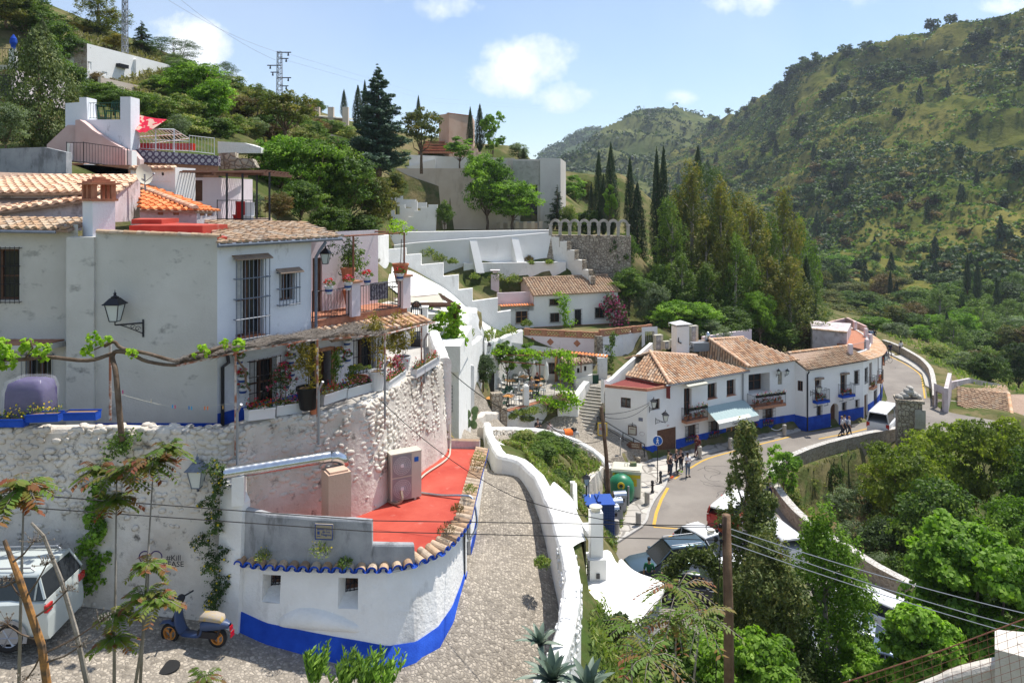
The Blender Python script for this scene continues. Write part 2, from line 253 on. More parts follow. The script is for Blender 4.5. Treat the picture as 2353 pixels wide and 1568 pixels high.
# foliage
LM=NS()
_lm=lM
def lM(n,c,*a):return _lm(n,[tP(min(.9,x*(1.3 if max(c[-1])<.36 else 1))for x in q)for q in c],*a)
LM.green=lM('fresh_leaf',[(.035,.075,.008),(.085,.16,.014),(.15,.25,.025),(.22,.33,.045)],.4)
LM.mid=lM('mid_leaf',[(.025,.05,.01),(.055,.1,.015),(.1,.16,.022),(.15,.2,.035)],.35)
LM.dark=lM('dark_leaf',[(.014,.028,.009),(.03,.055,.014),(.055,.09,.02),(.09,.13,.035)],.25)
LM.cypress=lM('cypress_leaf',[(.012,.024,.009),(.022,.042,.013),(.038,.062,.018),(.06,.085,.028)],.12)
LM.cyg=lM('warm_cypress_leaf',[(.03,.045,.012),(.06,.085,.02),(.1,.125,.028),(.16,.15,.04)],.2)
LM.cedar=lM('blue_green_needle',[(.02,.042,.028),(.04,.075,.045),(.075,.12,.075),(.12,.17,.11)],.12)
LM.olive=lM('bronze_leaf',[(.035,.055,.012),(.07,.09,.018),(.12,.125,.025),(.2,.16,.03)],.35)
LM.acacia=lM('acacia_leaf',[(.07,.1,.012),(.13,.175,.018),(.2,.24,.028),(.28,.31,.05)],.4)
LM.gold=lM('golden_leaf',[(.1,.1,.015),(.2,.17,.025),(.33,.26,.03),(.42,.3,.05)],.35)
LM.rusty=lM('rusty_leaf',[(.06,.06,.018),(.1,.075,.025),(.15,.09,.03),(.18,.12,.04)],.3)
LM.silver=lM('grey_green_leaf',[(.06,.085,.04),(.1,.135,.065),(.16,.2,.1),(.22,.26,.14)],.3)
LM.ailan=lM('red_tipped_leaf',[(.03,.065,.01),(.08,.14,.018),(.12,.15,.025),(.17,.055,.028)],.4)
LM.dry=lM('dry_grass_blade',[(.09,.1,.03),(.18,.17,.06),(.3,.26,.12),(.4,.34,.2)],.3)
LM.weed=lM('weed_leaf',[(.04,.08,.014),(.1,.15,.025),(.17,.2,.05),(.3,.27,.1)],.35)
LM.vine=lM('vine_leaf',[(.12,.22,.015),(.2,.34,.02),(.3,.44,.04),(.4,.5,.06)],.5)
LM.pinkf=lM('pink_petal',[(.5,.03,.12),(.65,.05,.2),(.75,.2,.35),(.8,.5,.55)],.4)
LM.redf=lM('red_petal',[(.4,.01,.02),(.6,.015,.03),(.7,.03,.05)],.3)
LM.yelf=lM('yellow_petal',[(.7,.5,.02),(.8,.6,.03)],.3)
LM.agave=lM('agave_blade',[(.12,.17,.12),(.2,.27,.2),(.3,.36,.28)],.1,.4)
def cards(C,Nn,size,asp,rN,T=N0):
 n=len(C);Nn=Nn/np.maximum(np.linalg.norm(Nn,axis=1,keepdims=1),1e-6)
 if T is N0:T=rN.normal(size=(n,3))
 T=T-Nn*np.sum(T*Nn,1,keepdims=1);T/=np.maximum(np.linalg.norm(T,axis=1,keepdims=1),1e-6);B=np.cross(Nn,T);s=(size*rN.uniform(.6,1.35,n))[:,N0]/2;V=np.stack([C-T*s,C+B*s*asp-T*s*.1,C+T*s,C-B*s*asp-T*s*.1],1).reshape(-1,3);return V,np.arange(4*n).reshape(n,4)
def lfm(name,C,Nn,size,tint,rN,asp=.55,T=N0):V,Q=cards(C,Nn,size,asp,rN,T);return npmesh(name,V,Q,np.repeat(np.clip(tint,0,1),4))
def cloud(rN,cl,n,jit=.5,flat=.25,tn=.14,sE=.2):cl=np.asarray(cl,float);w=cl[:,3]*cl[:,4]+cl[:,4]*cl[:,5];w/=w.sum();k=rN.choice(len(cl),n,p=w);c=cl[k];q=26;nc=len(cl);sd=rN.normal(size=(nc,q,3));sd/=np.linalg.norm(sd,axis=2,keepdims=1);low=(sd[...,2]<-.2)&(rN.random((nc,q))<flat*2);sd[low,2]*=-1;sr=1.08-np.abs(rN.normal(0,sE*1.3,(nc,q)));j=rN.integers(0,q,n);d=sd[k,j];o=rN.normal(0,.15,(n,3))*[1,1,.8];C=c[:,:3]+(d*sr[k,j][:,N0]+o)*c[:,3:6];Nn=d*.6+o*2+rN.normal(0,jit,(n,3))+np.array([0,0,.35]);return C,Nn,c[:,6]+rN.normal(0,.1,(nc,q))[k,j]+rN.normal(0,tn,n)
def limbs(mb,cl,H,r,rN,k=8,fork=.35,lean=(0,0)):
 top=V3(lean[0],lean[1],H);pts=[Zv(-.6),Vc((lean[0]*.1+rN.uniform(-.03,.03)*H,lean[1]*.1,H*fork*.55)),V3(lean[0]*.35,lean[1]*.35,H*fork)];mb.tB(pts+[V3(top.x*.7,top.y*.7,H*.7)],[r*1.25,r,r*.8,r*.25],8)
 for c in sorted(cl,key=lambda c:-c[3])[:k]:c=Vc(c[:3]);s=pts[-1]*rN.uniform(.85,1.15);m=(s+c)/2+Vc(rN.uniform(-.08,.08,3))*H;m.z-=.03*H;mb.tB([s,m,c],[r*.5,r*.3,r*.1],5)
def treeobj(name,lab,cat,me,mat,mb,bark='bark',gQ=N0,loc=(0,0,0),rz=0,sc=1,cname='crown'):
 t=T(name,lab,cat,loc,gQ,rz,local=1);t.scale=(sc,)*3 if is_(sc,(int,float))else sc
 if mb is not N0 and mb.f:mb.to('trunk',M[bark],t,sM=1)
 fin(cname,me,LM[mat],t);return t
def br_(sQ,H=8,Rd=3.2,base=.3,m=26,n=9000,leaf=.22,mat='green',tK=.2,tz=1.,asp=.6,ns=.32,name='tree',lab=N0,cat='tree',bark='bark',open_=.0,flat=.25,cname='crown',clr=(.26,.42),sE=.2,lean=(0,0),**kw):
 rN=DR(sQ);cl=[];hz=H*(1-base)/2;cz=H*base+hz
 for i in rQ(m):d=rN.normal(size=3);d/=np.linalg.norm(d);rr=rN.uniform(.35,.8)**.6 if i else .1;cr=rN.uniform(*clr)*Rd*(1-.25*open_)*(1.15 if i%3 else .7);x=d*np.array([Rd-cr*.45,Rd-cr*.45,hz-cr*.4])*rr;cl.append([x[0]+lean[0]*rr,x[1]+lean[1]*rr,cz+x[2],cr*rN.uniform(.8,1.3),cr*rN.uniform(.8,1.3),cr*rN.uniform(.55,.85)*tz,rN.uniform(.18,.8)])
 C,Nn,t=cloud(rN,cl,n,flat=flat,sE=sE);me=lfm(name+'_crown',C,Nn,leaf,t,rN,asp);mb=MB()
 if tK:limbs(mb,cl,H*.85,tK,rN,9,max(base,.22))
 return treeobj(name,lab,cat,me,mat,mb,bark,cname=cname,**kw)
def sP(sQ,H=12,Rd=1.1,n=5000,leaf=.22,mat='cypress',name='cypress_tree',lab=N0,cat='cypress',wob=.14,bz=.04,pw=.55,tK=.16,rA=.1,**kw):rN=DR(sQ);z=rN.beta(1.1,1.35,n);th=rN.uniform(0,2*pi,n);prof=np.sin(pi*np.clip(z,0,1)**pw*.98+.05)**.8;prof=np.where(z<.15,prof*(.6+.4*z/.15),prof);lob=1+wob*np.sin(3*th+z*9+sQ)+wob*np.sin(7*th-z*23)+rA*rN.normal(size=n);r=Rd*prof*lob*np.clip(1-np.abs(rN.normal(0,.16,n)),.3,1);C=np.stack([r*np.cos(th),r*np.sin(th),H*(bz+(1-bz)*z)+rN.normal(0,.015,n)*H],1);Nn=np.stack([np.cos(th),np.sin(th),.25+0*th],1)+rN.normal(0,.4,(n,3));Tt=np.stack([.25*np.cos(th),.25*np.sin(th),np.ones(n)],1)+rN.normal(0,.3,(n,3));t=.42+.2*np.sin(5*th+z*14)+rN.normal(0,.14,n);me=lfm(name+'_crown',C,Nn,leaf,t,rN,.4,Tt);mb=MB();mb.tB([(0,0,-.6),(0,0,H*.25),(0,0,H*.85)],[tK*1.2,tK,tK*.2],7);return treeobj(name,lab,cat,me,mat,mb,**kw)
def cF(sQ,H=14,Rd=4.5,n=22000,leaf=.22,mat='cedar',name='conifer_tree',lab=N0,cat='tree',tK=.3,bz=.03,tiers=26,rag=.25,pw=.8,droop=.1,tops=1,**kw):
 rN=DR(sQ);C=[];Nn=[];t=[];Tt=[];mb=MB();mb.tB([(0,0,-.8),(0,0,H*.4),(0,0,H*.97)],[tK*1.2,tK*.8,.03],8);br=[]
 for i in rQ(tiers):
  f=i/(tiers-1);z=H*(bz+(1-bz)*f**.95);L=Rd*(1-f)**pw*(.75+.25*sn(f*40))+.12
  for j in rQ(int(6+6*(1-f))):a=rN.uniform(0,2*pi);l=L*rN.uniform(1-rag*1.6,1+rag*.6);br.append((z+rN.normal(0,.02*H),a,l,rN.uniform(.2,.8)))
 w=np.array([b[2]**1.25 for b in br]);w/=w.sum();k=rN.choice(len(br),n,p=w);b=np.array(br)[k];s=rN.uniform(.05,1,n)**.6;wd=b[:,2]*.19*(1.15-s)+.06;a=b[:,1];u=rN.normal(0,1,n)*wd;q=rN.normal(0,.45,n)*wd;ra=s*b[:,2];C=np.stack([np.cos(a)*ra-np.sin(a)*u,np.sin(a)*ra+np.cos(a)*u,b[:,0]+ra*(.38-droop*s*3)+q-np.abs(u)*.35],1);Tt=np.stack([np.cos(a),np.sin(a),.35+0*a],1)+rN.normal(0,.55,(n,3));Nn=np.stack([.3*np.cos(a),.3*np.sin(a),1+0*a],1)+rN.normal(0,.6,(n,3))
 for z,a,l,_ in br[::5]:mb.tB([(0,0,z),(cs(a)*l*.7,sn(a)*l*.7,z+l*.15)],[.05*l**.5,.015],4)
 me=lfm(name+'_crown',C,Nn,leaf,b[:,3]*.6+.2*s+rN.normal(0,.12,n),rN,.4,Tt);return treeobj(name,lab,cat,me,mat,mb,**kw)
def pU(sQ,H=16,Rd=2.2,n=12000,leaf=.26,mat='olive',name='tree',lab=N0,cat='tree',tK=.22,m=30,bark='bkg',bz=.1,**kw):
 rN=DR(sQ);cl=[];mb=MB()
 for i in rQ(m):f=bz+(1-bz)*(i+.5)/m;a=rN.uniform(0,6.28);e=Rd*(sn(pi*min(1,max(.12,f))**.8)**.6)*(.7+.25*rN.normal());cr=Rd*rN.uniform(.3,.46)*(1.15-.5*f);cl.append([e*cs(a),e*sn(a),H*f,cr,cr,cr*rN.uniform(1.6,2.6),.25+.45*f+rN.uniform(-.18,.18)])
 cl.append([0,0,H*.96,Rd*.16,Rd*.16,Rd*.7,.8]);C,Nn,t=cloud(rN,cl,n,jit=.6,flat=.1,tn=.13,sE=.26);me=lfm(name+'_crown',C,Nn,leaf,t,rN,.45);mb.tB([(0,0,-.8),(.1,0,H*.4),(0,.1,H*.9)],[tK*1.2,tK*.8,.03],7)
 for c in cl[::3]:mb.tB([(0,0,max(0,c[2]-c[5]*1.2)),c[:3]],[tK*.35,.02],4)
 return treeobj(name,lab,cat,me,mat,mb,bark,**kw)
def cP(sQ,stems,mat='ailan',name='young_tree',lab=N0,cat='tree',fR=11,fl=.55,lf=.11,gQ=N0,bark='bkg',sr=.018,tip=.2):
 rN=DR(sQ);org=Vc(stems[0][0][0]);t=T(name,lab,cat,org,gQ);mb=MB();C=[];Nn=[];Tt=[];ti=[]
 for path,heads in stems:
  mb.tB(path,[sr*1.4]+[sr]*(len(path)-2)+[sr*.5],6)
  for hp,sc in heads:
   hp=Vc(hp)
   for j in rQ(fR):
    a=2.4*j+rN.uniform(-.3,.3);el=rN.uniform(-.1,1.1);L=fl*sc*rN.uniform(.7,1.15);d=Vc((cs(a)*cs(el),sn(a)*cs(el),sn(el)));young=rN.random()<.13;prev=hp
    for i in rQ(1,10):
     f=i/9;p=hp+d*L*f-Zv(L*.55*f*f);dr=(p-prev).normalized();prev=p;sd=dr.cross(Zv(1)).normalized()
     for sg in(1,-1):C.append(p+sd*sg*lf*sc*.45-Zv(.02));Tt.append(sd*sg+dr*.5-Zv(.5));Nn.append(Zv(1)+sd*sg*.3+dr*.2);ti.append((.95 if young and f>.25 else .38+.2*(j%3))+(tip if f>.8 else 0)-.1*rN.random())
    mb.tB([hp,hp+d*L*.5-Zv(L*.14),prev],.004*sc+.003,3)
 mb.to('trunk',M[bark],t,sM=1);me=lfm(name+'_crown',np.array([list(c)for c in C]),np.array([list(c)for c in Nn]),lf,np.array(ti),rN,.42,np.array([list(c)for c in Tt]));fin('crown',me,LM[mat],t);return t
def tuft(sQ,n=120,r=.35,h=.4,leaf=.2,mat='weed',name='weed_tuft',lab=N0,cat='plant',flower=N0,**kw):
 rN=DR(sQ);a=rN.uniform(0,6.28,n);q=rN.uniform(0,1,n)**.6;C=np.stack([r*q*np.cos(a),r*q*np.sin(a),h*rN.uniform(.1,1,n)*(1.1-.6*q)],1);Tt=np.stack([q*np.cos(a),q*np.sin(a),.9+0*a],1)+rN.normal(0,.35,(n,3));Nn=rN.normal(0,1,(n,3));Nn[:,2]+=.5;me=lfm(name,C,Nn,leaf,rN.uniform(.1,.9,n),rN,.3,Tt);o=fin(name,me,LM[mat]);ORG[o.name]=Zv(0);tag(o,lab,cat,kw.get('group'))
 if flower:k=rN.choice(n,flower[1]);me=lfm('flowers',C[k]*np.array([1.1,1.1,1.15])+[0,0,.05],rN.normal(0,.3,(len(k),3))+[0,-.5,.8],flower[2],rN.random(len(k)),rN,.9);fin('flowers',me,LM[flower[0]],o)
 if 'loc'in kw:o.location=kw['loc']
 return o
 # ground height field through surveyed points
CPT=[]
def hp(*a):
 for u,v,Y in a:p=P(u,v,Y);CPT.append((p.x,p.y,p.z))
def hx(*a):CPT.extend(a)
hx((-14,17.5,-10.3),(-12,12,-10.4),(-8,18.2,-11),(-8,14,-10.9),(-5,17,-11.5),(-3,17,-11.8),(-3,13,-12),(-1.2,19,-11.8),(0.2,21.5,-11.5),(.6,25,-11.1),(.8,28.2,-10.8),(-1.2,30.5,-11.2),(-1.6,36,-12.6),(-2,42,-14),(-3.5,47,-14.9),(-1,50,-16),(2,54.5,-18.2),(5,54.5,-19),(9,53.5,-19.7),(13,52,-20.5),(-20,17,-9.5),(-20,10,-9.6),(-4,25,-11.2),(-8,6,-11),(0,6,-13),(-20,2,-10))
hx((-20,20.2,-6.8),(-12,20.2,-6.8),(-7.5,20.6,-6.8),(-5,24,-6.9),(-4.4,26.5,-7.4),(-2.5,29.3,-10.9),(-2.6,33,-11.6),(-3.4,30.6,-10.9),(-4.6,32,-10.8),(-4.5,36,-12.4),(-2.9,31,-10.9),(-2.9,36,-12.5),(-3.2,40,-13.6),(-20,23,-5.5),(-12,24,-5),(-7,28,-5.2),(-20,19.2,-9.9),(-14,19.1,-10.3),(-8,19.1,-10.9))
for q in[(5,44),(9,44),(12,47),(12,40),(12,34),(18,34),(14,28),(20,28),(10,36),(16,47),(17,52),(21,57),(25,61),(30,64),(36,66),(40,72),(42,80),(48,85),(52,92),(55,100),(60,108),(46,74),(34,60.5),(45,92),(38,80),(24,30),(26,24),(21,22),(47,66),(56,76),(12,56)]:hx((q[0],q[1],-20.55))
hx((2.2,21,-12.6),(3.2,25,-13.6),(2.6,28,-12.7),(3.6,32,-15),(2.2,34,-13.6),(1.6,38,-14.3),(.6,42.5,-14.6),(4.5,40,-17.2),(3.5,46,-16.6),(4.0,45,-18.4),(5.2,48.5,-19),(2.5,50,-17),(6,51.5,-18.6),(5.2,33,-17),(7,38,-20),(4,20,-15),(7,24,-19.4),(8,30,-20),(2,12,-16),(8,12,-19),(16,14,-20))
hp((1150,930,60),(1250,905,61),(1200,880,65),(1300,870,67),(1370,870,66),(1120,900,58));hx((8.7,57.8,-19),(6.8,64.3,-16.6),(8.8,66.5,-15.8),(13,60,-20),(20,67,-19.6),(30,70,-20),(12,70,-15.5),(22,74,-15.5),(-4,53,-14.8),(-3.4,57,-13.4))
hp((1350,775,71),(1220,775,71),(1480,772,71),(1210,760,76),(1420,755,80),(1060,765,56),(1130,775,60),(1000,720,52),(930,660,57),(880,650,50),(1010,690,62),(1500,750,76))
hp((950,640,79),(1010,630,78),(862,650,52));hp((885,650,46),(900,646,55),(908,640,59.5),(880,700,44),(1300,600,84));hx((-17.5,30,-2.2),(-7,36,-5.6));hp((1100,648,79),(1300,648,80),(1100,602,81),(1260,602,83),(1360,640,82),(900,535,84),(1000,530,88),(1200,530,90),(1300,545,88),(1430,545,88))
hp((940,392,100),(1060,392,102),(1060,345,114),(1190,340,120),(860,388,70),(870,450,66),(820,540,52),(880,520,62),(740,520,45),(640,500,40),(700,420,58),(780,400,64),(810,370,78),(760,300,86))
hp((-300,380,40),(0,396,31),(130,400,32),(300,386,39),(500,392,41),(450,310,50),(580,320,54),(200,250,50),(60,260,47),(-200,250,50),(420,225,62),(180,196,61),(180,98,68),(420,152,76),(80,45,72),(-60,-30,72),(-400,-200,80),(560,215,90),(650,268,92),(760,283,96),(560,225,70),(640,300,75),(480,160,95))
hx((-30,110,13),(-60,120,16),(-10,120,9),(-100,90,20),(-90,40,12),(0,150,6),(-60,200,5),(20,135,4))
hp((1500,640,86),(1560,700,84),(1700,770,86),(1850,795,92),(1430,590,92),(1350,500,125),(1500,500,150),(1700,600,150),(1850,690,140),(1880,770,105),(1960,745,118),(1500,760,78),(1640,800,78),(1800,815,84))
hx((60,118,-21),(62,100,-24),(70,90,-27),(90,120,-30),(100,100,-31),(70,140,-26),(100,160,-30),(70,190,-27),(110,200,-30),(40,190,-16),(20,200,-6),(140,120,-32),(140,190,-32),(40,150,-14))
hx((22,50,-24.5),(24,54,-24.8),(28,58,-24.8),(21,44,-23.8),(23,38,-23.8),(26,46,-26),(30,52,-27),(32,40,-27),(34,48,-29),(40,50,-31),(42,60,-27.5),(38,56,-27.5),(50,60,-30),(30,30,-25),(45,35,-31),(60,50,-33),(60,70,-29),(80,70,-32),(34,20,-25),(60,20,-33),(80,30,-34),(24,12,-22),(57,82,-23),(62,90,-24.5))
A=np.array(CPT);XY=A[:,:2]
def _k(d):return np.sqrt(d*d+.8)
K=_k(np.linalg.norm(XY[:,N0]-XY[N0],axis=2));n_=len(A);Pm=np.c_[np.ones(n_),XY]
LHS=np.block([[K-np.eye(n_)*.05,Pm],[Pm.T,np.zeros((3,3))]]);SOL=np.linalg.solve(LHS,np.r_[A[:,2],0,0,0])
CAPS=[([P2(895,530,84.5),P2(1290,530,87),P2(1290,528,95),P2(1182,460,95.9),P2(905,460,97)],-4.35,'set'),([P2(1345,1295,28.2),P2(1425,1300,29),P2(1510,1345,27.3),P2(1470,1412,25),P2(1430,1455,23.9),P2(1400,1450,23.9),P2(1352,1405,24.9)],-20.5,'set'),([P2(1204,757,71.7),P2(1378,758,69.7),P2(1497,744,72.7),P2(1500,744,79),P2(1419,750,82),P2(1150,757,80)],-13.5,'set'),([P2(1200,760,70.4),P2(1378,758,68.4),P2(1480,758,67),P2(1390,800,65),P2(1200,800,67)],-15.9,'min'),([P2(893,600,61.5),P2(1000,600,66),P2(1060,650,69),P2(1100,650,80),P2(884,600,78)],-8.6,'min'),([P2(1050,650,67.2),P2(1068,650,79.8),P2(1300,640,81.8),P2(1345,650,82),P2(1205,650,72)],-9.6,'min'),([(19.2,45),(19,50),(19.6,52.4),(21.3,54.4),(24.2,57),(27.2,58.9),(31,60.6),(34,61.8),(35,56),(28,50),(23.5,44),(22,37),(22.5,35.5),(20.9,41)],-23.6,'min'),([(10.6,57.8),(7.5,59.1),(13,68),(17,74),(30,82),(39,90),(40.8,84),(37.5,75.6),(32.1,68),(25.8,64.9),(20,63.5)],-19,'min'),([P2(1140,946,56.6),P2(1282,911,60.7),P2(1362,895,63.5),P2(1362,838,66),P2(1250,830,68.5),P2(1130,873,67),P2(1108,900,60)],-16.6,'set'),([(7,24),(6,33),(3.9,41),(4,44.5),(4.4,46.8),(5.4,48.8),(6,50.6),(6.7,52.8),(8.0,54.8),(9.5,56.8),(10.5,57.2),(20,63),(25,65),(32,67.4),(38,75),(41,84),(42,100),(50,100),(46.5,84),(41.5,75),(30,61.3),(18.3,52.5),(17.3,46),(20,36.5),(28,24)],-20.56,'set')]
def Hn(X,Y):
 q=np.stack([X,Y],-1).reshape(-1,2);out=np.empty(len(q))
 for i in rQ(0,len(q),20000):b=q[i:i+20000];out[i:i+20000]=_k(np.linalg.norm(b[:,N0]-XY[N0],axis=2))@SOL[:n_]+SOL[n_]+b@SOL[n_+1:]
 x,y=q[:,0],q[:,1];wy=np.interp(x,[-22,-9,-7.5,-6.65,-5.5,-3.95,-3.3,-2.6],[19.1,19.35,19.55,20.4,21,22.6,24.8,27]);ln=np.interp(x,[-22,-12,-8,-3,-1],[-9.8,-10.45,-11.0,-11.8,-11.8]);f=np.clip((wy+.25-y)/.2,0,1)*np.clip((-2.2-x)/.8,0,1)*np.clip((y-9)/4,0,1);out=out*(1-f)+ln*f;g=(y>wy+.2)&(y<29.5)&(x<-2.8)&(x>-24);out=np.where(g,np.minimum(out,-7.4),out)
 for pY,zc,md in CAPS:
  ins=np.zeros(len(q),bool);n=len(pY)
  for i in rQ(n):(x0,y0),(x1,y1)=pY[i],pY[(i+1)%n];c=((y0>y)!=(y1>y));ins^=c&(x<(x1-x0)*(y-y0)/((y1-y0)if y1!=y0 else 1e-9)+x0)
  out=np.where(ins,np.minimum(out,zc)if md=='min'else zc,out)
 return out.reshape(X.shape)
def H(x,y):return float(Hn(np.array([x]),np.array([y]))[0])
def gp(x,y,dz=0):return Vc((x,y,H(x,y)+dz))
def gridmesh(name,xs,ys,Z,mat,**kw):X,Y=np.meshgrid(xs,ys);V=np.stack([X,Y,Z],-1).reshape(-1,3);nx,ny=len(xs),len(ys);i=np.arange((ny-1)*(nx-1));a=i//(nx-1)*nx+i%(nx-1);me=npmesh(name,V,np.stack([a,a+1,a+nx+1,a+nx],1));return tag(fin(name,me,mat,sM=1),kind='structure',**kw)
xs=np.concatenate([np.arange(-110,-30,4.),np.arange(-30,62,.5),np.arange(62,150,4.)]);ys=np.concatenate([np.arange(2,100,.5),np.arange(100,230,4.)])
X_,Y_=np.meshgrid(xs,ys);Z_=Hn(X_,Y_);gridmesh('terrain',xs,ys,Z_,M.grassy)
gs=MB();gs.pY([(-7000,-7000,-45),(7000,-7000,-45),(7000,7000,-45),(-7000,7000,-45)]);gs.to('ground',M.grassy,kind='structure')
def dp_(name,pY,mat,dz=.05,step=.6,zf=N0,up=N0,**kw):
 bm=bmesh.new();bm.faces.new([bm.verts.new((x,y,0))for x,y in pY]);xa=[p[0]for p in pY];ya=[p[1]for p in pY]
 for lo,hi,no in((min(xa),max(xa),(1,0,0)),(min(ya),max(ya),(0,1,0))):
  q=lo+step*.5
  while q<hi:bmesh.ops.bisect_plane(bm,geom=bm.verts[:]+bm.edges[:]+bm.faces[:],plane_co=(q*no[0],q*no[1],0),plane_no=no,dist=1e-5);q+=step
 co=np.array([v.co[:2]for v in bm.verts]);z=Hn(co[:,0],co[:,1])if zf is N0 else np.array([zf(*c)for c in co])
 for v,h in zip(bm.verts,z):v.co.z=h+dz
 bmesh.ops.recalc_face_normals(bm,faces=bm.faces[:])
 if bm.faces[0].normal.z<0:bmesh.ops.reverse_faces(bm,faces=bm.faces[:])
 me=bpy.data.meshes.new(name);bm.to_mesh(me);bm.free();kw.setdefault('kind','structure');return tag(fin(name,me,mat),**kw)
def drape_strip(name,path,w,mat,dz,**kw):
 pts=[]
 for i in rQ(len(path)-1):a,b=Vc(path[i]),Vc(path[i+1]);k=max(1,int((b-a).length/.6));pts+=[a.lerp(b,j/k)for j in rQ(k)]
 pts.append(Vc(path[-1]));m=MB();Rw=[]
 for i,p in eN(pts):d=(pts[min(i+1,len(pts)-1)]-pts[max(i-1,0)]).normalized();s=Vc((d.y,-d.x))*w/2;Rw.append([Vc((*(p+s),H(*(p+s))+dz)),Vc((*(p-s),H(*(p-s))+dz))])
 m.gD(Rw);kw.setdefault('kind','structure');return m.to(name,mat,**kw)
def sM(pts,k=4):
 P_=[np.array(p,float)for p in pts];P_=[2*P_[0]-P_[1]]+P_+[2*P_[-1]-P_[-2]];out=[]
 for i in rQ(1,len(P_)-2):
  a,b,c,d=P_[i-1:i+3]
  for j in rQ(k):t=j/k;out.append(tP(.5*((2*b)+(c-a)*t+(2*a-5*b+4*c-d)*t*t+(3*b-a-3*c+d)*t**3)))
 out.append(tP(P_[-2]));return out
 # far hills
def loft(name,lines,nu,nv,mat,amp,freq,sQ,rib=0,back=N0):
 L_=[]
 for ln in lines:q=np.array([P(*p)for p in ln]);s=np.linspace(0,1,len(q));t=np.linspace(0,1,nu);L_.append(np.stack([np.interp(t,s,q[:,k])for k in rQ(3)],1))
 if back:q=L_[-1]+np.array(back);L_.append(q)
 L_=np.array(L_);s=np.linspace(0,1,len(L_));t=np.linspace(0,1,nv);i=np.clip(np.searchsorted(s,t,'right')-1,0,len(L_)-2);f=((t-s[i])/(s[i+1]-s[i]))[:,N0,N0];V=L_[i]*(1-f)+L_[i+1]*f
 for a in rQ(nv):
  for b in rQ(nu):x,y,z=V[a,b];h=noise.fractal(V3(x*freq,y*freq,sQ),1,2.1,6);g=(.5-abs(noise.fractal(Vc(((x*.75+y*.35)*rib[0]*.01+h*.25,(y-x*.3)*rib[0]*.0045,sQ)),.9,2.2,3))*1.6)if rib else 0;e=min(1,a/nv*6);V[a,b,2]+=(h*amp+g*(rib[2]if rib else 0))*e
 i=np.arange((nv-1)*(nu-1));a=i//(nu-1)*nu+i%(nu-1);me=npmesh(name,V.reshape(-1,3),np.stack([a,a+1,a+nu+1,a+nu],1));tag(fin(name,me,mat,sM=1),kind='structure');return V
MT=loft('mountain',[[(1450,470,620),(1600,560,420),(1750,650,300),(1900,700,225),(2100,745,185),(2400,820,165),(3100,1000,150)],[(1480,400,700),(1640,430,520),(1800,500,370),(1960,560,290),(2150,600,250),(2450,640,225),(3100,700,210)],[(1540,350,800),(1690,330,640),(1830,340,470),(1980,350,400),(2180,340,350),(2450,330,320),(3100,300,300)],[(1600,318,900),(1650,292,820),(1780,205,640),(1850,156,590),(1990,112,540),(2105,84,515),(2200,76,500),(2352,30,470),(2700,-70,430),(3100,-120,400)]],340,200,M.hill,6.5,.035,3.1,rib=(2.6,1,8),back=(120,150,-60))
M2=loft('middle_hill',[[(1230,470,560),(1400,500,500),(1600,540,480),(1800,560,500)],[(1265,420,680),(1400,370,720),(1560,370,720),(1800,400,700)],[(1285,392,800),(1340,350,860),(1420,298,930),(1480,264,960),(1515,257,960),(1580,268,960),(1650,284,940),(1800,330,900)]],120,60,M.hill2,7,.012,8.2,rib=(1.1,1,26),back=(60,200,-90))
M3=loft('distant_hill',[[(1150,450,1100),(1400,440,1100),(1650,440,1100)],[(1235,362,1500),(1300,320,1560),(1350,293,1600),(1440,300,1600),(1700,320,1600)]],70,30,M.hill3,10,.008,5.5,back=(60,300,-120))
# building kit
def wM(mb,path,zt,zb,th=.4,batter=0,mi=0,mit=N0,wob=0,seg=0,round_=0,cZ=0):
 n=len(path);zt=list(zt)if is_(zt,(list,tP))else[zt]*n;zb=list(zb)if is_(zb,(list,tP))else[zb]*n
 if seg:
  p2,t2,b2=[],[],[]
  for i in rQ(n-1):
   a,b=Vc(path[i]),Vc(path[i+1]);k=max(1,int((b-a).length/seg))
   for j in rQ(k):f=j/k;p2.append(a.lerp(b,f));t2.append(zt[i]*(1-f)+zt[i+1]*f);b2.append(zb[i]*(1-f)+zb[i+1]*f)
  p2.append(Vc(path[-1]));t2.append(zt[-1]);b2.append(zb[-1]);path,zt,zb,n=p2,t2,b2,len(p2)
 path=[Vc(p)for p in path];Rw=[]
 for i,p in eN(path):
  d=(path[min(i+1,n-1)]-path[max(i-1,0)]).normalized();lf=Vc((-d.y,d.x));w=wob*noise.noise(V3(p.x*1.3,p.y*1.3,zt[i]));w2=wob*noise.noise(V3(p.x*2.1+9,p.y*2.1,3));t=zt[i]+w;a=p+lf*w2;b=p+lf*(th+w2*.6);f=p-lf*batter;pr=[(f.x,f.y,zb[i]),(a.x,a.y,t-(th*.3 if round_ else 0))]
  if round_:
   for q,h in((.12,.1),(.3,0),(.7,0),(.88,.1)):c=p+lf*(th*q+w2*.8);pr.append((c.x,c.y,t-th*h))
  pr+=[(b.x,b.y,t-(th*.3 if round_ else 0)),(b.x,b.y,zb[i])];Rw.append(pr)
 Rw=[[Vc(x)for x in r]for r in Rw];m=len(Rw[0])
 for i in rQ(n-1):
  for j in rQ(m-1):top=0<j<m-2;mb.add([Rw[i][j],Rw[i][j+1],Rw[i+1][j+1],Rw[i+1][j]],[[3,2,1,0]],(mit if(top and mit is not N0)else mi))
 mb.pY(Rw[0],mi);mb.pY(Rw[-1][::-1],mi)
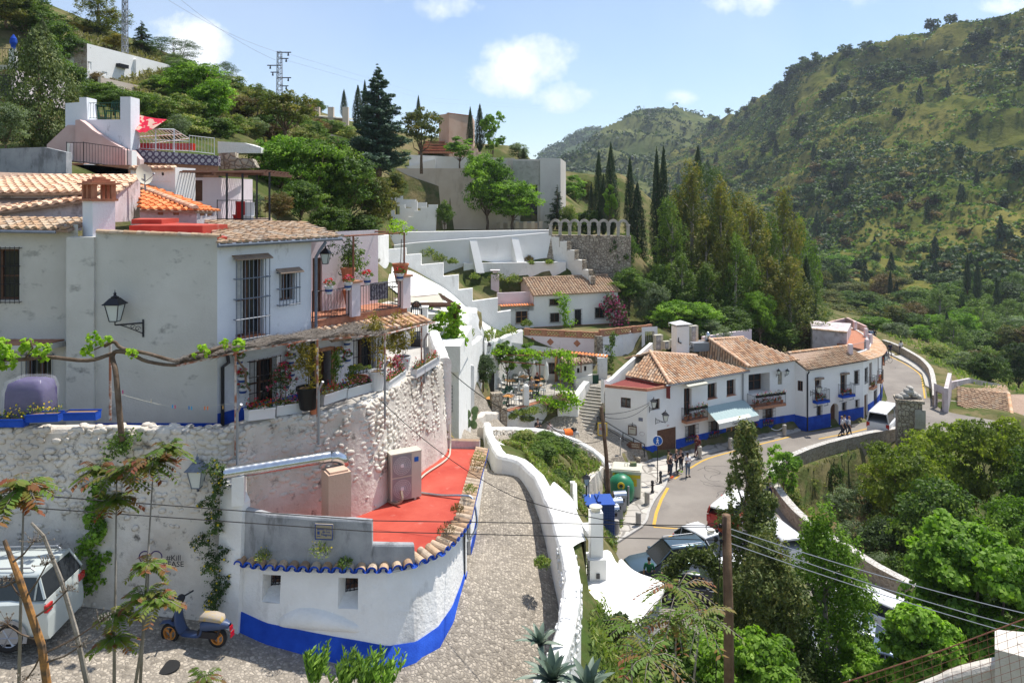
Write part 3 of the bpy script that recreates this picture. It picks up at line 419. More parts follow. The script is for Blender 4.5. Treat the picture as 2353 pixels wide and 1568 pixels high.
class Fac:
 def __init__(s,A,B):s.A=Vc(A);s.B=Vc(B);s.L=(s.B-s.A).length;s.d=(s.B-s.A)/s.L;s.n=Vc((s.d.y,-s.d.x));s.o=[]
 def at(s,q,z,off=0):p=s.A+s.d*q+s.n*off;return V3(p.x,p.y,z)
 def su(s,u):k=(u-CX)/F;t=(k*s.A.y-s.A.x)/(s.d.x-k*s.d.y);return t
 def sz(s,u,v):t=s.su(u);Y=s.A.y+s.d.y*t;return t,(HZ-v)/F*Y
 def bx(s,u0,v0,u1,v1):a,b=s.su(u0),s.su(u1);um=(u0+u1)/2;zt=s.sz(um,v0)[1];zb=s.sz(um,v1)[1];return(min(a,b),max(a,b),zb,zt)
 def hole(s,*px,dep=.22):o=s.bx(*px)+(dep,);s.o.append(o);return o
 def sB(s,mb,q0,q1,z0,z1,o0,o1,mi=0,t=.5):mb.oB(s.at(q0,z0,o0),s.at(q1,z0,o0)-s.at(q0,z0,o0),s.at(q0,z1,o0)-s.at(q0,z0,o0),s.at(q0,z0,o1)-s.at(q0,z0,o0),mi,t)
 def wall(s,mb,zb,zt,mi=0,band=N0,rmi=N0):
  za,zc=zt if is_(zt,tP)else(zt,zt);top=lambda q:za+(zc-za)*q/s.L;Qs=sorted(set([0,s.L]+[x for o in s.o for x in o[:2]if 0<x<s.L]));Zs=sorted(set([zb]+[x for o in s.o for x in o[2:4]]))
  for i in rQ(len(Qs)-1):
   a,b=Qs[i],Qs[i+1];m=(a+b)/2
   for j in rQ(len(Zs)):
    z0=Zs[j];z1=Zs[j+1]if j+1<len(Zs)else N0
    if any(o[0]-1e-6<m<o[1]+1e-6 and z1 is not N0 and o[2]-1e-6<(z0+z1)/2<o[3]+1e-6 for o in s.o):continue
    mb.pY([s.at(a,z0),s.at(b,z0),s.at(b,top(b)if z1 is N0 else z1),s.at(a,top(a)if z1 is N0 else z1)],mi)
  for q0,q1,z0,z1,dp in s.o:r=mi if rmi is N0 else rmi;mb.pY([s.at(q0,z0),s.at(q0,z1),s.at(q0,z1,-dp),s.at(q0,z0,-dp)],r);mb.pY([s.at(q1,z0),s.at(q1,z0,-dp),s.at(q1,z1,-dp),s.at(q1,z1)],r);mb.pY([s.at(q0,z0),s.at(q0,z0,-dp),s.at(q1,z0,-dp),s.at(q1,z0)],r);mb.pY([s.at(q0,z1),s.at(q1,z1),s.at(q1,z1,-dp),s.at(q0,z1,-dp)],r)
def wn_(s,th,o,frame='wood',leaves=2,grille=N0,gout=.06,sill=N0,cU=0,name='window',glass='glass',bars=.12,hb=.45,lab=N0):
 q0,q1,z0,z1,dp=o;m=MB();w=min(.07,(q1-q0)*.12);e=.004
 for a,b in((q0+e,q0+w),(q1-w,q1-e)):s.sB(m,a,b,z0+e,z1-e,-dp+.01,-dp+.07)
 s.sB(m,q0+w,q1-w,z1-w,z1-e,-dp+.01,-dp+.07);s.sB(m,q0+w,q1-w,z0+e,z0+w,-dp+.01,-dp+.07)
 for k in rQ(1,leaves):c=q0+(q1-q0)*k/leaves;s.sB(m,c-w*.6,c+w*.6,z0+w,z1-w,-dp+.012,-dp+.075)
 if z1-z0>1.3:s.sB(m,q0+w,q1-w,z0+(z1-z0)*.45,z0+(z1-z0)*.45+.05,-dp+.014,-dp+.06)
 f=m.to(name,M[frame],th)
 if lab:f['label']=lab
 p=MB();s.sB(p,q0+w*.5,q1-w*.5,z0+w*.5,z1-w*.5,-dp+.002,-dp+.02);p.to('pane',M[glass],f)
 if cU:c=MB();s.sB(c,q0+w,q0+(q1-q0)*.42,z0+w,z1-w,-dp+.021,-dp+.03);c.to('curtain',M.curtain,f)
 if sill:k=MB();s.sB(k,q0-.04,q1+.04,z0-.05,z0+.002,-dp+.08,.06);k.to('sill',M[sill],f)
 if grille:gr_(s,f,q0-.08,q1+.08,z0-.08,z1+.08,grille,gout,bars,hb)
 return f
def gr_(s,par,q0,q1,z0,z1,mat='iron',out=.06,bars=.12,hb=.45,th=.016,name='grille',deep=0):
 g=MB();n=max(2,int((q1-q0)/bars));k=max(1,int((z1-z0)/hb))
 for i in rQ(n+1):q=q0+(q1-q0)*i/n;g.bar(s.at(q,z0,out),s.at(q,z1,out),th)
 for i in rQ(k+1):z=z0+(z1-z0)*(i+.08)/(k+.16);g.bar(s.at(q0-.03,z,out),s.at(q1+.03,z,out),th*1.3)
 if deep:
  for q in(q0,q1):
   for i in rQ(k+1):z=z0+(z1-z0)*(i+.08)/(k+.16);g.bar(s.at(q,z,0),s.at(q,z,out),th*1.3)
 else:
  for q in(q0,q1):
   for z in(z0+.05,z1-.05):g.bar(s.at(q,z,0),s.at(q,z,out),th)
 return g.to(name,M[mat],par)
def door(s,th,o,mat='wood',name='door',pN=1,hA=1,glass=0):
 q0,q1,z0,z1,dp=o;m=MB();s.sB(m,q0+.003,q1-.003,z0+.003,z1-.003,-dp+.01,-dp+.06)
 if pN:
  for a in(0,1):
   for b in(0,1,2):x0=q0+(q1-q0)*(.08+.46*a);x1=x0+(q1-q0)*.38;y0=z0+(z1-z0)*(.05+.31*b);s.sB(m,x0,x1,y0,y0+(z1-z0)*.26,-dp+.055,-dp+.075)
 d=m.to(name,M[mat],th)
 if glass:
  g=MB()
  for a in(0,1):
   for b in(1,2):x0=q0+(q1-q0)*(.1+.46*a);y0=z0+(z1-z0)*(.06+.31*b);s.sB(g,x0,x0+(q1-q0)*.34,y0,y0+(z1-z0)*.24,-dp+.074,-dp+.082)
  g.to('pane',M.glass,d)
 if hA:h=MB();s.sB(h,(q0+q1)/2+.02,(q0+q1)/2+.05,z0+1,z0+1.12,-dp+.06,-dp+.11);h.to('handle',M.iron,d)
 return d
def rail_(pts,h,name,mat,par=N0,gap=.13,th=.014,foot=.06,**kw):
 m=MB()
 for i in rQ(len(pts)-1):
  a,b=Vc(pts[i]),Vc(pts[i+1]);n=max(1,int((b-a).length/gap));up=Zv(1)
  for z in(foot,h):m.bar(a+up*z,b+up*z,th*1.7)
  for k in rQ(n+1):p=a.lerp(b,k/n);m.bar(p+up*foot,p+up*h,th)
  for p in(a,b):m.bar(p,p+up*(h+.03),th*2.2)
 return m.to(name,M[mat],par,**kw)
def tl_(par,pts,mat='tile',pitch=.24,course=.36,name='roof_tiles',sQ=0,thick=.05,under=1,edge=1,rF=.012,jit=.5,lab=N0):
 rN=RR(sQ);pts=[Vc(p)for p in pts];e=(pts[1]-pts[0]);L=e.length;e.normalize();nrm=e.cross(pts[2]-pts[0]).normalized()
 if nrm.z<0:nrm=-nrm
 up=nrm.cross(e).normalized()
 if up.z<0:up=-up
 q=[((p-pts[0]).dot(e),(p-pts[0]).dot(up))for p in pts];xs0=min(x for x,_ in q);xs1=max(x for x,_ in q);m=MB();n=len(q);k=max(1,round((xs1-xs0)/pitch));pw=(xs1-xs0)/k
 for i in rQ(k):
  x=xs0+(i+.5)*pw;hit=[]
  for a in rQ(n):
   (x0,y0),(x1,y1)=q[a],q[(a+1)%n]
   if(x0<=x<x1)or(x1<=x<x0):hit.append(y0+(y1-y0)*(x-x0)/(x1-x0))
  if len(hit)<2:continue
  lo,hi=min(hit)-.05,max(hit);c=max(1,round((hi-lo)/course));cl=(hi-lo)/c
  for j in rQ(c):
   y0=lo+j*cl;y1=min(hi,y0+cl*1.12);w=pw*.34;dx=rN.gauss(0,rF*.6);lift=thick*.35;vs=[]
   for(yy,ww,zz)in((y0,w*1.08,lift),(y1,w*.88,0)):
    for s_ in rQ(6):a=pi*s_/5;vs.append(pts[0]+e*(x+dx-cs(a)*ww)+up*yy+nrm*(zz+sn(a)*ww*.85+rN.gauss(0,rF*.2)))
   t=min(1,max(0,.5+rN.gauss(0,.28)*jit*2));m.add(vs,[[s_,s_+1,s_+7,s_+6]for s_ in rQ(5)]+[[0,6,7,1][::-1][:0]or[5,4,3,2,1,0]],0,t)
 o=m.to(name,M[mat],par)
 if lab:o['label']=lab
 if under:
  u=MB();a=[p-nrm*.01 for p in pts];b=[p-nrm*.09 for p in pts];u.pY(a);u.pY(b[::-1])
  for i in rQ(n):j=(i+1)%n;u.pY([b[i],b[j],a[j],a[i]])
  u.to('roof_bed',M.mortar,par)
 return o
def rd_(par,a,b,mat='tile',r=.11,name='ridge_tiles',sQ=0,step=.38):
 rN=RR(sQ);a,b=Vc(a),Vc(b);k=max(1,int((b-a).length/step));m=MB();d=(b-a).normalized();s=d.cross(Zv(1)).normalized();w=s.cross(d)
 for i in rQ(k):
  vs=[]
  for f,rr in((i/k,r*1.1),((i+1.1)/k,r*.92)):
   c=a.lerp(b,f)
   for j in rQ(6):t=pi*j/5;vs.append(c+s*cs(t)*rr+w*sn(t)*rr)
  m.add(vs,[[j,j+6,j+7,j+1]for j in rQ(5)]+[[0,1,2,3,4,5]],0,min(1,max(0,rN.gauss(.5,.22))))
 return m.to(name,M[mat],par)
def lm_(loc,arm,name='wall_lamp',lab=N0,gQ=N0,mat='iron',sc=1,post=0,below=.35):
 t=T(name,lab,'lamp',loc,gQ);loc=Vc(loc);h=.5*sc;m=MB();g=MB();w0,w1=.11*sc,.2*sc
 def sq(w,z):return[loc+V3(x*w,y*w,z)for x,y in((-1,-1),(1,-1),(1,1),(-1,1))]
 a,b,c,d=sq(w0,0),sq(w1,h),sq(w1*1.22,h),sq(w1*.55,h+.17*sc)
 for i in rQ(4):m.bar(a[i],b[i],.022*sc);m.bar(a[i],a[(i+1)%4],.02*sc);m.bar(c[i],c[(i+1)%4],.03*sc);m.pY([c[i],c[(i+1)%4],d[(i+1)%4],d[i]])
 m.pY(c[::-1]);m.pY(a[::-1]);m.lt_([(w1*.55,h+.165*sc),(w1*.6,h+.2*sc),(w1*.3,h+.23*sc),(.03*sc,h+.27*sc),(.05*sc,h+.3*sc),(.015*sc,h+.34*sc),(.004,h+.42*sc)],loc,8);m.to('lantern_frame',M[mat],t);a,b=sq(w0*.93,.01),sq(w1*.95,h-.005)
 for i in rQ(4):g.pY([a[i],a[(i+1)%4],b[(i+1)%4],b[i]])
 g.to('glass',M.lgl,t)
 if arm is not N0:
  arm=Vc(arm);k=MB();f=loc+Zv(-.12*sc);e=loc+arm;k.bar(loc,f,.03*sc);k.bar(f,V3(e.x,e.y,f.z),.035*sc);h_=V3(arm.x,arm.y,0);q=f+h_*.5;k.tB(sM([f+h_*.15,q+Zv(-.12*sc),V3(e.x,e.y,f.z-.32*sc)]),.014*sc,5)
  for c0,r0 in((f+h_*.62+Zv(-.09*sc),.07),(f+h_*.8+Zv(-.16*sc),.08),(f+h_*.35+Zv(-.05*sc),.04)):hd=h_.normalized();k.tB([c0+(hd*cs(x*.7)+Vc((0,0,sn(x*.7))))*r0*sc*(1-x*.07)for x in rQ(10)],.01*sc,4)
  k.bar(V3(e.x,e.y,f.z+.1*sc),V3(e.x,e.y,f.z-.42*sc),.045*sc);k.to('bracket',M[mat],t)
 return t
def tx_(s,size,o,ux,uy,bold=0,off=.004,spacing=1.,tracking=1.0,align='CENTER'):
 c=bpy.data.curves.new('txt','FONT');c.body=s;c.size=size;c.align_x=align;c.align_y='CENTER';c.offset=bold;c.space_line=spacing;c.resolution_u=2;ob=bpy.data.objects.new('txt',c);S.collection.objects.link(ob);dg=bpy.context.evaluated_depsgraph_get();me=bpy.data.meshes.new_from_object(ob.evaluated_get(dg));m=MB();o,ux,uy=Vc(o),Vc(ux).normalized(),Vc(uy).normalized();n=ux.cross(uy);m.add([o+ux*v.co.x+uy*v.co.y+n*off for v in me.vertices],[list(p.vertices)for p in me.polygons]);bpy.data.objects.remove(ob);bpy.data.curves.remove(c);bpy.data.meshes.remove(me);return m
 # pebble retaining wall and its terrace
WP=[(-22,19.1),(-15,19.2),(-12,19.3),(-9,19.35),(-7.5,19.55),(-6.65,20.4),(-5.5,21),(-4.6,21.7),(-3.95,22.6),(-3.3,24.8),(-2.65,26.5),(-2.55,27.6)]
WZ=[-6.05,-6.05,-6.05,-6.1,-6.15,-6.15,-6.2,-6.15,-6.1,-6.05,-6.1,-6.15];WB=[-10.4,-10.6,-10.9,-11.2,-11.3,-11.3,-11.5,-11.5,-11.5,-11.5,-11.5,-11.5]
pw_=T('pebble_wall','tall whitewashed river pebble retaining wall carrying the flower terrace','wall',(-9,19.5,-11));m=MB()
sp_=sM([(x,y,a,b)for(x,y),a,b in zip(WP,WZ,WB)],4)
wM(m,[p[:2]for p in sp_],[p[2]for p in sp_],[p[3]for p in sp_],.45,.35,wob=.08,seg=.4,round_=1);m.to('wall_body',M.pebble,pw_,sM=1)
m=MB();rN=RR(5)
for i in rQ(len(sp_)-1):
 a,b=Vc(sp_[i][:2]),Vc(sp_[i+1][:2]);L=(b-a).length;d=(b-a)/L;nn=Vc((d.y,-d.x));zt,zb=sp_[i][2],sp_[i][3];sl_=[(zt-.06-.135*r-rN.uniform(-.03,.03),.5)for r in rQ(16)for _ in rQ(max(1,round(L/.2)))]+[(rN.uniform(zb,zt-2),1)for _ in rQ(int(L*12))]
 for z,q_ in sl_:
  if rN.random()<(.1 if q_<1 else .45):continue
  f=(z-zb)/(zt-zb);p=a+d*rN.random()*L+nn*(.35*(1-f)+.0);s_=rN.uniform(.5,1.2)*(1.15 if z>zt-.35 else 1);ro=Mx.Rotation(at2(d.y,d.x),3,'Z')@Mx.Rotation(rN.uniform(-.7,.7),3,'Y');m.ell((p.x,p.y,z),(.115*s_*rN.uniform(.8,1.3),.032*s_,.07*s_),6,4,rot=ro)
 for k in rQ(int(L*5)):p=a+d*rN.random()*L-nn*rN.uniform(.02,.4);m.ell((p.x,p.y,zt-.01),(.14*rN.uniform(.7,1.2),.12,.06),7,4,rot=Mx.Rotation(rN.uniform(0,3),3,'Z'))
m.to('pebble_stones',M.pebble,pw_,sM=1)
tr=MB();tr.pz([(-22,19.5)]+[(x+.1,y+.35)for x,y in WP[1:]]+[(-3.1,34),(-5.5,34),(-22,27)],-9.5,-6.72);tr.to('terrace_floor',M.concrete,kind='structure')
# big white house behind the terrace
h=T('white_house','large weathered white two storey house with brick chimney above the pebble wall','house',(-8.6,21.6,-6.7))
Ff=Fac((-12.15,21.6),(-8.6,21.6));Fl=Fac((-18,22.05),(-12.9,22.0));dS=Vc((2.04,2.6)).normalized();A0=Vc((-8.6,21.6));Fs=Fac(A0,A0+dS*6.42)
m=MB();Ff.wall(m,-7.2,(-1.05,-1.2));wl=Fl.hole(-60,572,44,690,dep=.3);wl2=Fl.hole(58,815,118,872,dep=.25);Fl.wall(m,-7.2,-.85)
m.oB((-12.95,21.5,-7.2),(.8,0,0),(0,.8,0),(0,0,6.0))
m.pY([(-12.95,21.5,-1.2),(-12.95,22,-1.2),(-12.95,22,-7.2),(-12.95,21.5,-7.2)])
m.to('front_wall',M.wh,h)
o1=Fs.hole(541,592,606,772,dep=.28);o2=Fs.hole(641,623,678,690,dep=.25)
o3=Fs.hole(574,826,634,928,dep=.28);o4=Fs.hole(672,815,716,930,dep=.3);o5=Fs.hole(728,806,760,925,dep=.45);o6=Fs.hole(812,778,862,850,dep=.3)
m=MB();Fsu=Fac(A0,A0+dS*3.3);Fsu.o=[o1,o2,o3,o4];Fsu.o=[o for o in(o1,o2)if o[1]<3.3];Fsu.wall(m,-4.35,-1.35)
Fsl=Fac(A0,A0+dS*6.42);Fsl.o=[o3,o5,o6];Fsl.wall(m,-7.2,-4.35)
m.pY([(A0.x,A0.y,-1.35),(*(A0+dS*3.3),-1.35),(*(A0+dS*3.3+Vc((-2.4,1.9))),-1.3),(-12,25,-1.3)])
e3=A0+dS*3.3;m.pY([(*e3,-4.35),(*(e3+Vc((-2.4,1.9))),-4.35),(*(e3+Vc((-2.4,1.9))),-1.35),(*e3,-1.35)])
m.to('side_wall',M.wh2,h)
m=MB();Fsl.sB(m,0,6.4,-7.2,-6.35,0.0,.02);Ff.sB(m,0,Ff.L,-7.2,-6.62,0,.02);m.to('blue_base_band',M.blue,h)
wn_(Fs,h,o1,'wood',2,cU=1,sill='terracotta');wn_(Fs,h,o2,'wood',2,cU=1);f1,f2=[c for c in h.children if c.name.startswith('window')][-2:]
q=o1;gr_(Fs,f1,q[0]-.06,q[1]+.1,q[2]-.08,q[3]+.05,'blg',.16,.13,.62,.022,deep=1)
q=o2;gr_(Fs,f2,q[0]-.08,q[1]+.06,q[2]-.15,q[3]+.02,'blg',.16,.11,.5,.022,deep=1)
wn_(Fs,h,o3,'wood',2,'iron',.12,'terracotta',1,bars=.14,hb=.5);wn_(Fs,h,o6,'wood',2,'iron',.1,N0,1,bars=.13,hb=.5);wn_(Fl,h,wl,'wood',2,'iron',.12,bars=.13,hb=.5);wn_(Fl,h,wl2,'wood',2,'blg',.06,bars=.14)
m=MB();q=o5;Fs.sB(m,q[0]-.15,q[0],-6.7,q[3]+.1,-.4,.05);Fs.sB(m,q[1],q[1]+.12,-6.7,q[3]+.1,-.4,.06);Fs.sB(m,q[0],q[1],q[3],q[3]+.12,-.4,.052);m.to('brick_surround',M.brick,h);door(Fs,h,o5,'wood')
m=MB()
for k in rQ(9):m.bar(Fs.at(o5[0]-.1-k*.13*.75,-6.6,.02+k*.1),Fs.at(o5[0]-.1-k*.13*.75,-4.55,.02+k*.1),.018)
for z in(-6.5,-5.6,-4.6):m.bar(Fs.at(o5[0]-.1,z,.02),Fs.at(o5[0]-.88,z,.82),.022)
m.to('open_gate_leaf',M.iron,h)
for o in(o1,o2):m=MB();m.oB(Fs.at(o[0]-.12,o[3]+.08,0),Fs.at(o[1]+.15,o[3]+.08,0)-Fs.at(o[0]-.12,o[3]+.08,0),Fs.at(0,-.12,.28)-Fs.at(0,0,0),(0,0,.03));m.to('window_hood',M.owd,h)
nS=Vc((dS.y,-dS.x));E0=Vc((*(A0-dS*.15+nS*.3),-1.38));E1=Vc((*(A0+dS*4.3+nS*.3),-1.38))
tl_(h,[E0,E1,V3(-7.9,28.0,-1.02),V3(-10.9,26.3,-.98)],'tlo',.25,.34,'old_tile_roof',1,rF=.03,jit=.6)
m=MB();m.pz([(-12.1,21.75),(-8.75,21.75),(-8.5,22.1),(-10.75,26.2),(-14,26.2)],-1.6,-1.22);m.pz([(-12.0,23.2),(-9.7,23.2),(-9.3,24.2),(-12.3,26)],-1.22,-.93);m.pz([(-12.6,24.5),(-11.6,24.5),(-11.7,26),(-13.1,26)],-.93,-.78);m.to('red_flat_roof',M.red,h)
rd_(h,(-12.1,21.6,-1.07),(-8.55,21.6,-1.2),'tlo',.1,'parapet_coping',3);
tl_(h,[(-18,21.7,-.92),(-13.0,21.65,-.98),(-13.0,23.2,-.72),(-18,23.2,-.66)],'tlo',.26,.34,'edge_tile_roof',4)
m=MB();m.tB([(-18,21.62,-.98),(-13.3,21.55,-1.06)],.05,6);m.tB([E0+Zv(-.05),E1+Zv(-.05)],.06,8)
g0=Vc((*(A0+dS*3.4+nS*.12),-1.5));m.tB([g0+V3(.3,.1,0),g0+V3(.1,.05,-.3),g0+Zv(-.5),g0+Zv(-2.8)],.05,8);m.to('gutter',M.blg,h)
m=MB();m.tB([Fs.at(.3,-4.6,.02),Fs.at(.3,-4.9,.1),Fs.at(.12,-5.0,.08),Fs.at(.12,-6.7,.08)],.055,8);m.to('downpipe',M.iron,h)
ch=MB();cc=V3(-12.45,22.3,-1.0);cr=R(-42);ch.box(cc+Zv(-.1),(.85,.62,1.9),cr);c_=ch.to('chimney',M.wh2,h)
b=MB();b.box(cc+Zv(.88),(.98,.76,.07),cr)
for x in(-.38,0,.38):
 for y in(-.26,.26):b.box(cc+Mx.Rotation(cr,3,'Z')@V3(x,y,1.12),(.13,.13,.42),cr)
for k in rQ(4):b.box(cc+Zv(1.36+k*.06),(1.05-.22*k,.85-.2*k,.055),cr)
b.to('chimney_cap',M.brr,c_)
m=MB();m.pz([(-18,21.25),(-13.5,21.25),(-13.2,22),(-18,22)],-4.45,-4.3);m.to('window_canopy',M.wh,h);m=MB();m.pz([(-18,21.3),(-13.55,21.3),(-13.3,22),(-18,22)],-4.295,-4.25);m.to('canopy_tiles',M.brick,h)
fz=-4.12;b0=A0+dS*3.35;nb=Vc((-nS.x,-nS.y));b1=A0+dS*7.6
m=MB();m.pz([tP(b0),tP(b1),tP(b1+nb*2.4),tP(b0+nb*2.4)],-4.35,fz);m.to('balcony_floor',M.brr,h)
m=MB();bw0,bw1=b0+nb*1.6,b1+nb*1.6;Fb=Fac(tP(bw0),tP(bw1));ob=Fb.hole(718,592,740,735,dep=.15);Fb.wall(m,fz,-1.3);m.to('balcony_back_wall',M.pinkw,h);door(Fb,h,ob,'wood')
pl=[]
for q_ in(1.7,4.1):m=MB();p=b0+dS*q_;m.box((p.x,p.y,fz+.55),(.38,.3,1.15),at2(dS.y,dS.x));m.box((p.x,p.y,fz+1.16),(.5,.42,.07),at2(dS.y,dS.x),mi=1);m.to('balcony_pillar',[M.pinkw,M.brick],h);pl.append(p)
rail_([(*b0,fz),(*(b0+dS*1.5),fz)],.98,'balcony_railing','iron',h,.12);rail_([(*(b0+dS*1.9),fz),(*(b0+dS*3.9),fz)],.98,'balcony_railing','iron',h,.12)
m=MB();m.box(tP((b0+dS*2.9-nS*.03))+(fz+.72,),(.85,.02,.62),at2(dS.y,dS.x));m.to('checked_blanket',mk('checked_cloth',(.12,.1,.13),(.3,.27,.3),sc=12,lo=.48,hi=.52),loc=(-6.2,24.4,-3.5),lB='dark checked blanket hung over the balcony railing',cat='blanket')
m=MB()
for q_,w_ in((1.7,0),(4.1,0)):p=b0+dS*q_;m.tB([(p.x,p.y,fz+1.1),(p.x,p.y,fz+2.75)],.035,6)
p0,p1=b0+dS*.0,b0+dS*4.1;m.tB([(*p0,fz+2.75),(*p1,fz+2.75)],.03,5);m.tB([(*p1,fz+2.75),(*(p1+nb*1.6),fz+2.75)],.03,5);m.to('balcony_pergola_frame',M.rui,h)
lm_((b0.x+.35,b0.y+.3,-2.25),N0,'hanging_lantern','small black lantern hanging under the balcony eave beside the downpipe',sc=.7)
tl_(h,[(*(b0+dS*.1+nS*.9),-4.62),(*(b0+dS*4.6+nS*.9),-4.62),(*(b0+dS*4.4+nS*.02),-4.37),(*(b0+dS*.1+nS*.02),-4.37)],'tile',.25,.33,'lower_tile_roof',8,rF=.03)
def pot(loc,r,hgt,mat,name='flower_pot',lab=N0,plant=N0,gQ=N0,taper=.72,cat='plant pot'):
 t=T(name,lab,cat,loc,gQ);m=MB();m.lt_([(r*taper,0),(r,hgt*.88),(r*1.08,hgt*.88),(r*1.08,hgt),(r*.92,hgt),(r*.9,hgt*.9)],loc,14);m.to('pot',M[mat],t,sM=0);s=MB();s.lt_([(r*.9,hgt*.9),(.01,hgt*.92)],loc,12);s.to('soil',M.soil,t)
 if plant:
  sd,kind,n,rr,hh,lf,mt=plant[:7];rN=DR(sd);l=Vc(loc)+Zv(hgt);st=MB()
  if kind=='bush':C,Nn,ti=cloud(rN,[[l.x+rN.normal()*rr*.4,l.y+rN.normal()*rr*.4,l.z+hh*(.25+.6*rN.random()),rr*.6,rr*.6,hh*.3,rN.uniform(.2,.8)]for _ in rQ(7)],n)
  else:C,Nn,ti=cloud(rN,[[l.x+rN.normal()*rr*.2,l.y+rN.normal()*rr*.2,l.z+hh*.9,rr,rr,hh*.2,.6]],n)
  st.tB([l-Zv(.1),l+V3(.03,0,hh*.6)],.015,5);st.to('stem',M.bark,t);fin('foliage',lfm('foliage',C,Nn,lf,ti,rN,.5),LM[mt],t)
  if len(plant)>7:k=rN.choice(n,plant[8]);fin('flowers',lfm('flowers',C[k]+Nn[k]*.02,Nn[k],plant[9],rN.random(len(k)),rN,.9),LM[plant[7]],t)
 return t
p=b0+dS*1.7;pot((p.x-.25,p.y+.3,fz+1.1),.24,.5,'terracotta',lab='round terracotta pot with thin twiggy shrub on the balcony pillar',plant=(1,'bush',900,.4,1.1,.08,'dark'))
p=b0+dS*3.9;pot((p.x,p.y+.1,fz+1.12),.29,.5,'terracotta',lab='wide terracotta pot with climbing vine at the far balcony corner',plant=(2,'top',500,.5,1.5,.09,'vine'))
pr=b0+dS*2.6+nb*1.2;pot((pr.x,pr.y,fz+.2),.3,.5,'terracotta',lab='terracotta pot with leafy bush behind the balcony railing',plant=(3,'bush',1500,.55,1.5,.09,'mid'))
hang=[]
def wallpot(loc,lab,fl='redf',n=60,mat='wpi',sc=1,gQ='painted pots with flowers on the house wall'):
 if not hang:
  t=T('painted_pot',lab,'plant pot',(0,0,0),gQ,local=1);m=MB();m.lt_([(.07,0),(.11,.17),(.125,.17),(.125,.2),(.1,.2)],(0,0,0),10);m.to('pot',M.wpi,t);m=MB();m.lt_([(.092,.06),(.103,.12)],(0,0,0),10);m.to('blue_pattern',M.bluebin,t);rN=DR(4);C,Nn,ti=cloud(rN,[[0,0,.27,.14,.14,.09,.5]],160);fin('foliage',lfm('foliage',C,Nn,.05,ti,rN),LM.mid,t);hang.append(t);r=t
  for k_,f_ in(('redf',1),('pinkf',2),('yelf',3)):pass
 else:r=dup(hang[0],lB=lab)
 r.location=loc;r.scale=(sc,)*3
 if fl:rN=DR(int(abs(loc[0]*100)));C,Nn,ti=cloud(rN,[[0,0,.33,.13,.13,.07,.5]],n);fin('flowers',lfm('flowers',C,Nn,.04,ti,rN,.9),LM[fl],r)
 return r
for q_,z_,l_,f_ in((.55,-3.2,'painted pot with red flowers on the balcony railing nearest the downpipe','redf'),(1.35,-3.15,'painted pot with pink and red flowers on the railing against the first balcony pillar','pinkf'),(2.2,-3.05,'painted pot with red geranium on the railing beside the checked blanket','redf'),(3.75,-3.05,'painted pot with green plant at the far end of the balcony railing',N0)):p=b0+dS*q_+nS*.14;wallpot((p.x,p.y,z_-.05),l_,f_,sc=1.3)
for u_,v_,l_,f_ in((551,905,'lowest small painted pot on the wall beside the grille window',N0),(549,880,'painted bowl pot with leafy plant left of the ground floor window','redf'),(542,838,'small painted pot high on the wall beside the black downpipe','yelf'),(647,862,'painted pot with magenta flowers between window and door','pinkf'),(662,866,'painted pot with plain green leaves between window and door',N0),(650,893,'painted pot with red geranium low between window and door','redf'),(660,838,'small pot with orange flowers above the magenta one','yelf'),(664,818,'empty small dark pot highest between window and door',N0),(772,826,'small hanging pot with orange flowers right of the brick doorway','yelf'),(775,845,'lowest hanging pot right of the brick doorway',N0),(791,832,'painted pot with trailing leaves below the round basket',N0),(790,795,'round hanging basket of reddish leaves beside the grille window','redf')):s_,z_=Fs.sz(u_,v_);p=Fs.at(s_,z_,.16);wallpot(tP(p),l_,f_,sc=1.15)
lm_(P(264,737,21.2),(.62,.38,0),'wall_lamp','black iron lantern on scrolled bracket on the shaded white house front',sc=.98)
lm_(P(918,652,28),(-.85,.3,0),'wall_lamp','black iron lantern on scrolled bracket beside the balcony end pillar',sc=.92)
lm_(P(453,1118,19.2),(0,.35,0),'wall_lamp','squat lantern on the pebble wall above the scooter',sc=.95,mat='blg')
# cobbled lane, low house with red roof, parapets
dp_('lane',[(-22,9),(-22,19.6),(-9,19.7),(-2.2,24.5),(-2.0,30.2),(-2.3,33),(-2.5,40),(-4.2,46),(-6,52),(1,58.6),(3,59),(6.2,60.2),(8.2,58.6),(9.7,57.4),(10.6,57.2),(8,52.3),(5.8,52.2),(3.6,53.2),(1.6,53),(-1.6,45),(-1.9,43),(-.9,30),(.6,29),(1.2,26),(1.7,22),(1.4,19),(.6,17.2),(-.6,15.5),(-2,12.5),(-2,9)],M.cobble,.06,.5)
lh=T('low_house','low white house with red flat roof, round corner and cobalt blue base band','house',(-4,18.5,-11.8))
FB=[(-7.25,18.9),(-6.2,18.45),(-5,18.25),(-3.8,18.1),(-3.0,18.05),(-2.3,18.2),(-1.8,18.7),(-1.5,19.5),(-1.38,20.6),(-1.33,21.2)]
FT=[(-7.25,19.15),(-6.2,18.85),(-5,18.75),(-3.9,18.7),(-3.2,18.72),(-2.55,18.95),(-2.05,19.45),(-1.72,20.1),(-1.5,20.9),(-1.4,21.4)]
ZE=-9.36
def fz_(i,z):f=(z+12.2)/(ZE+12.2);return Vc((FB[i][0]*(1-f)+FT[i][0]*f,FB[i][1]*(1-f)+FT[i][1]*f,z))
def fint(t,z):i=min(int(t),len(FB)-2);f=t-i;return fz_(i,z).lerp(fz_(i+1,z),f)
holes=[(.86,1.28,-10.28,-9.62),(2.56,3.02,-10.32,-9.62)]
ts=sorted([i*9/60 for i in rQ(61)if not any(abs(i*9/60-h_)<.06 for o in holes for h_ in o[:2])]+[h_ for o in holes for h_ in o[:2]]);NT=len(ts)-1
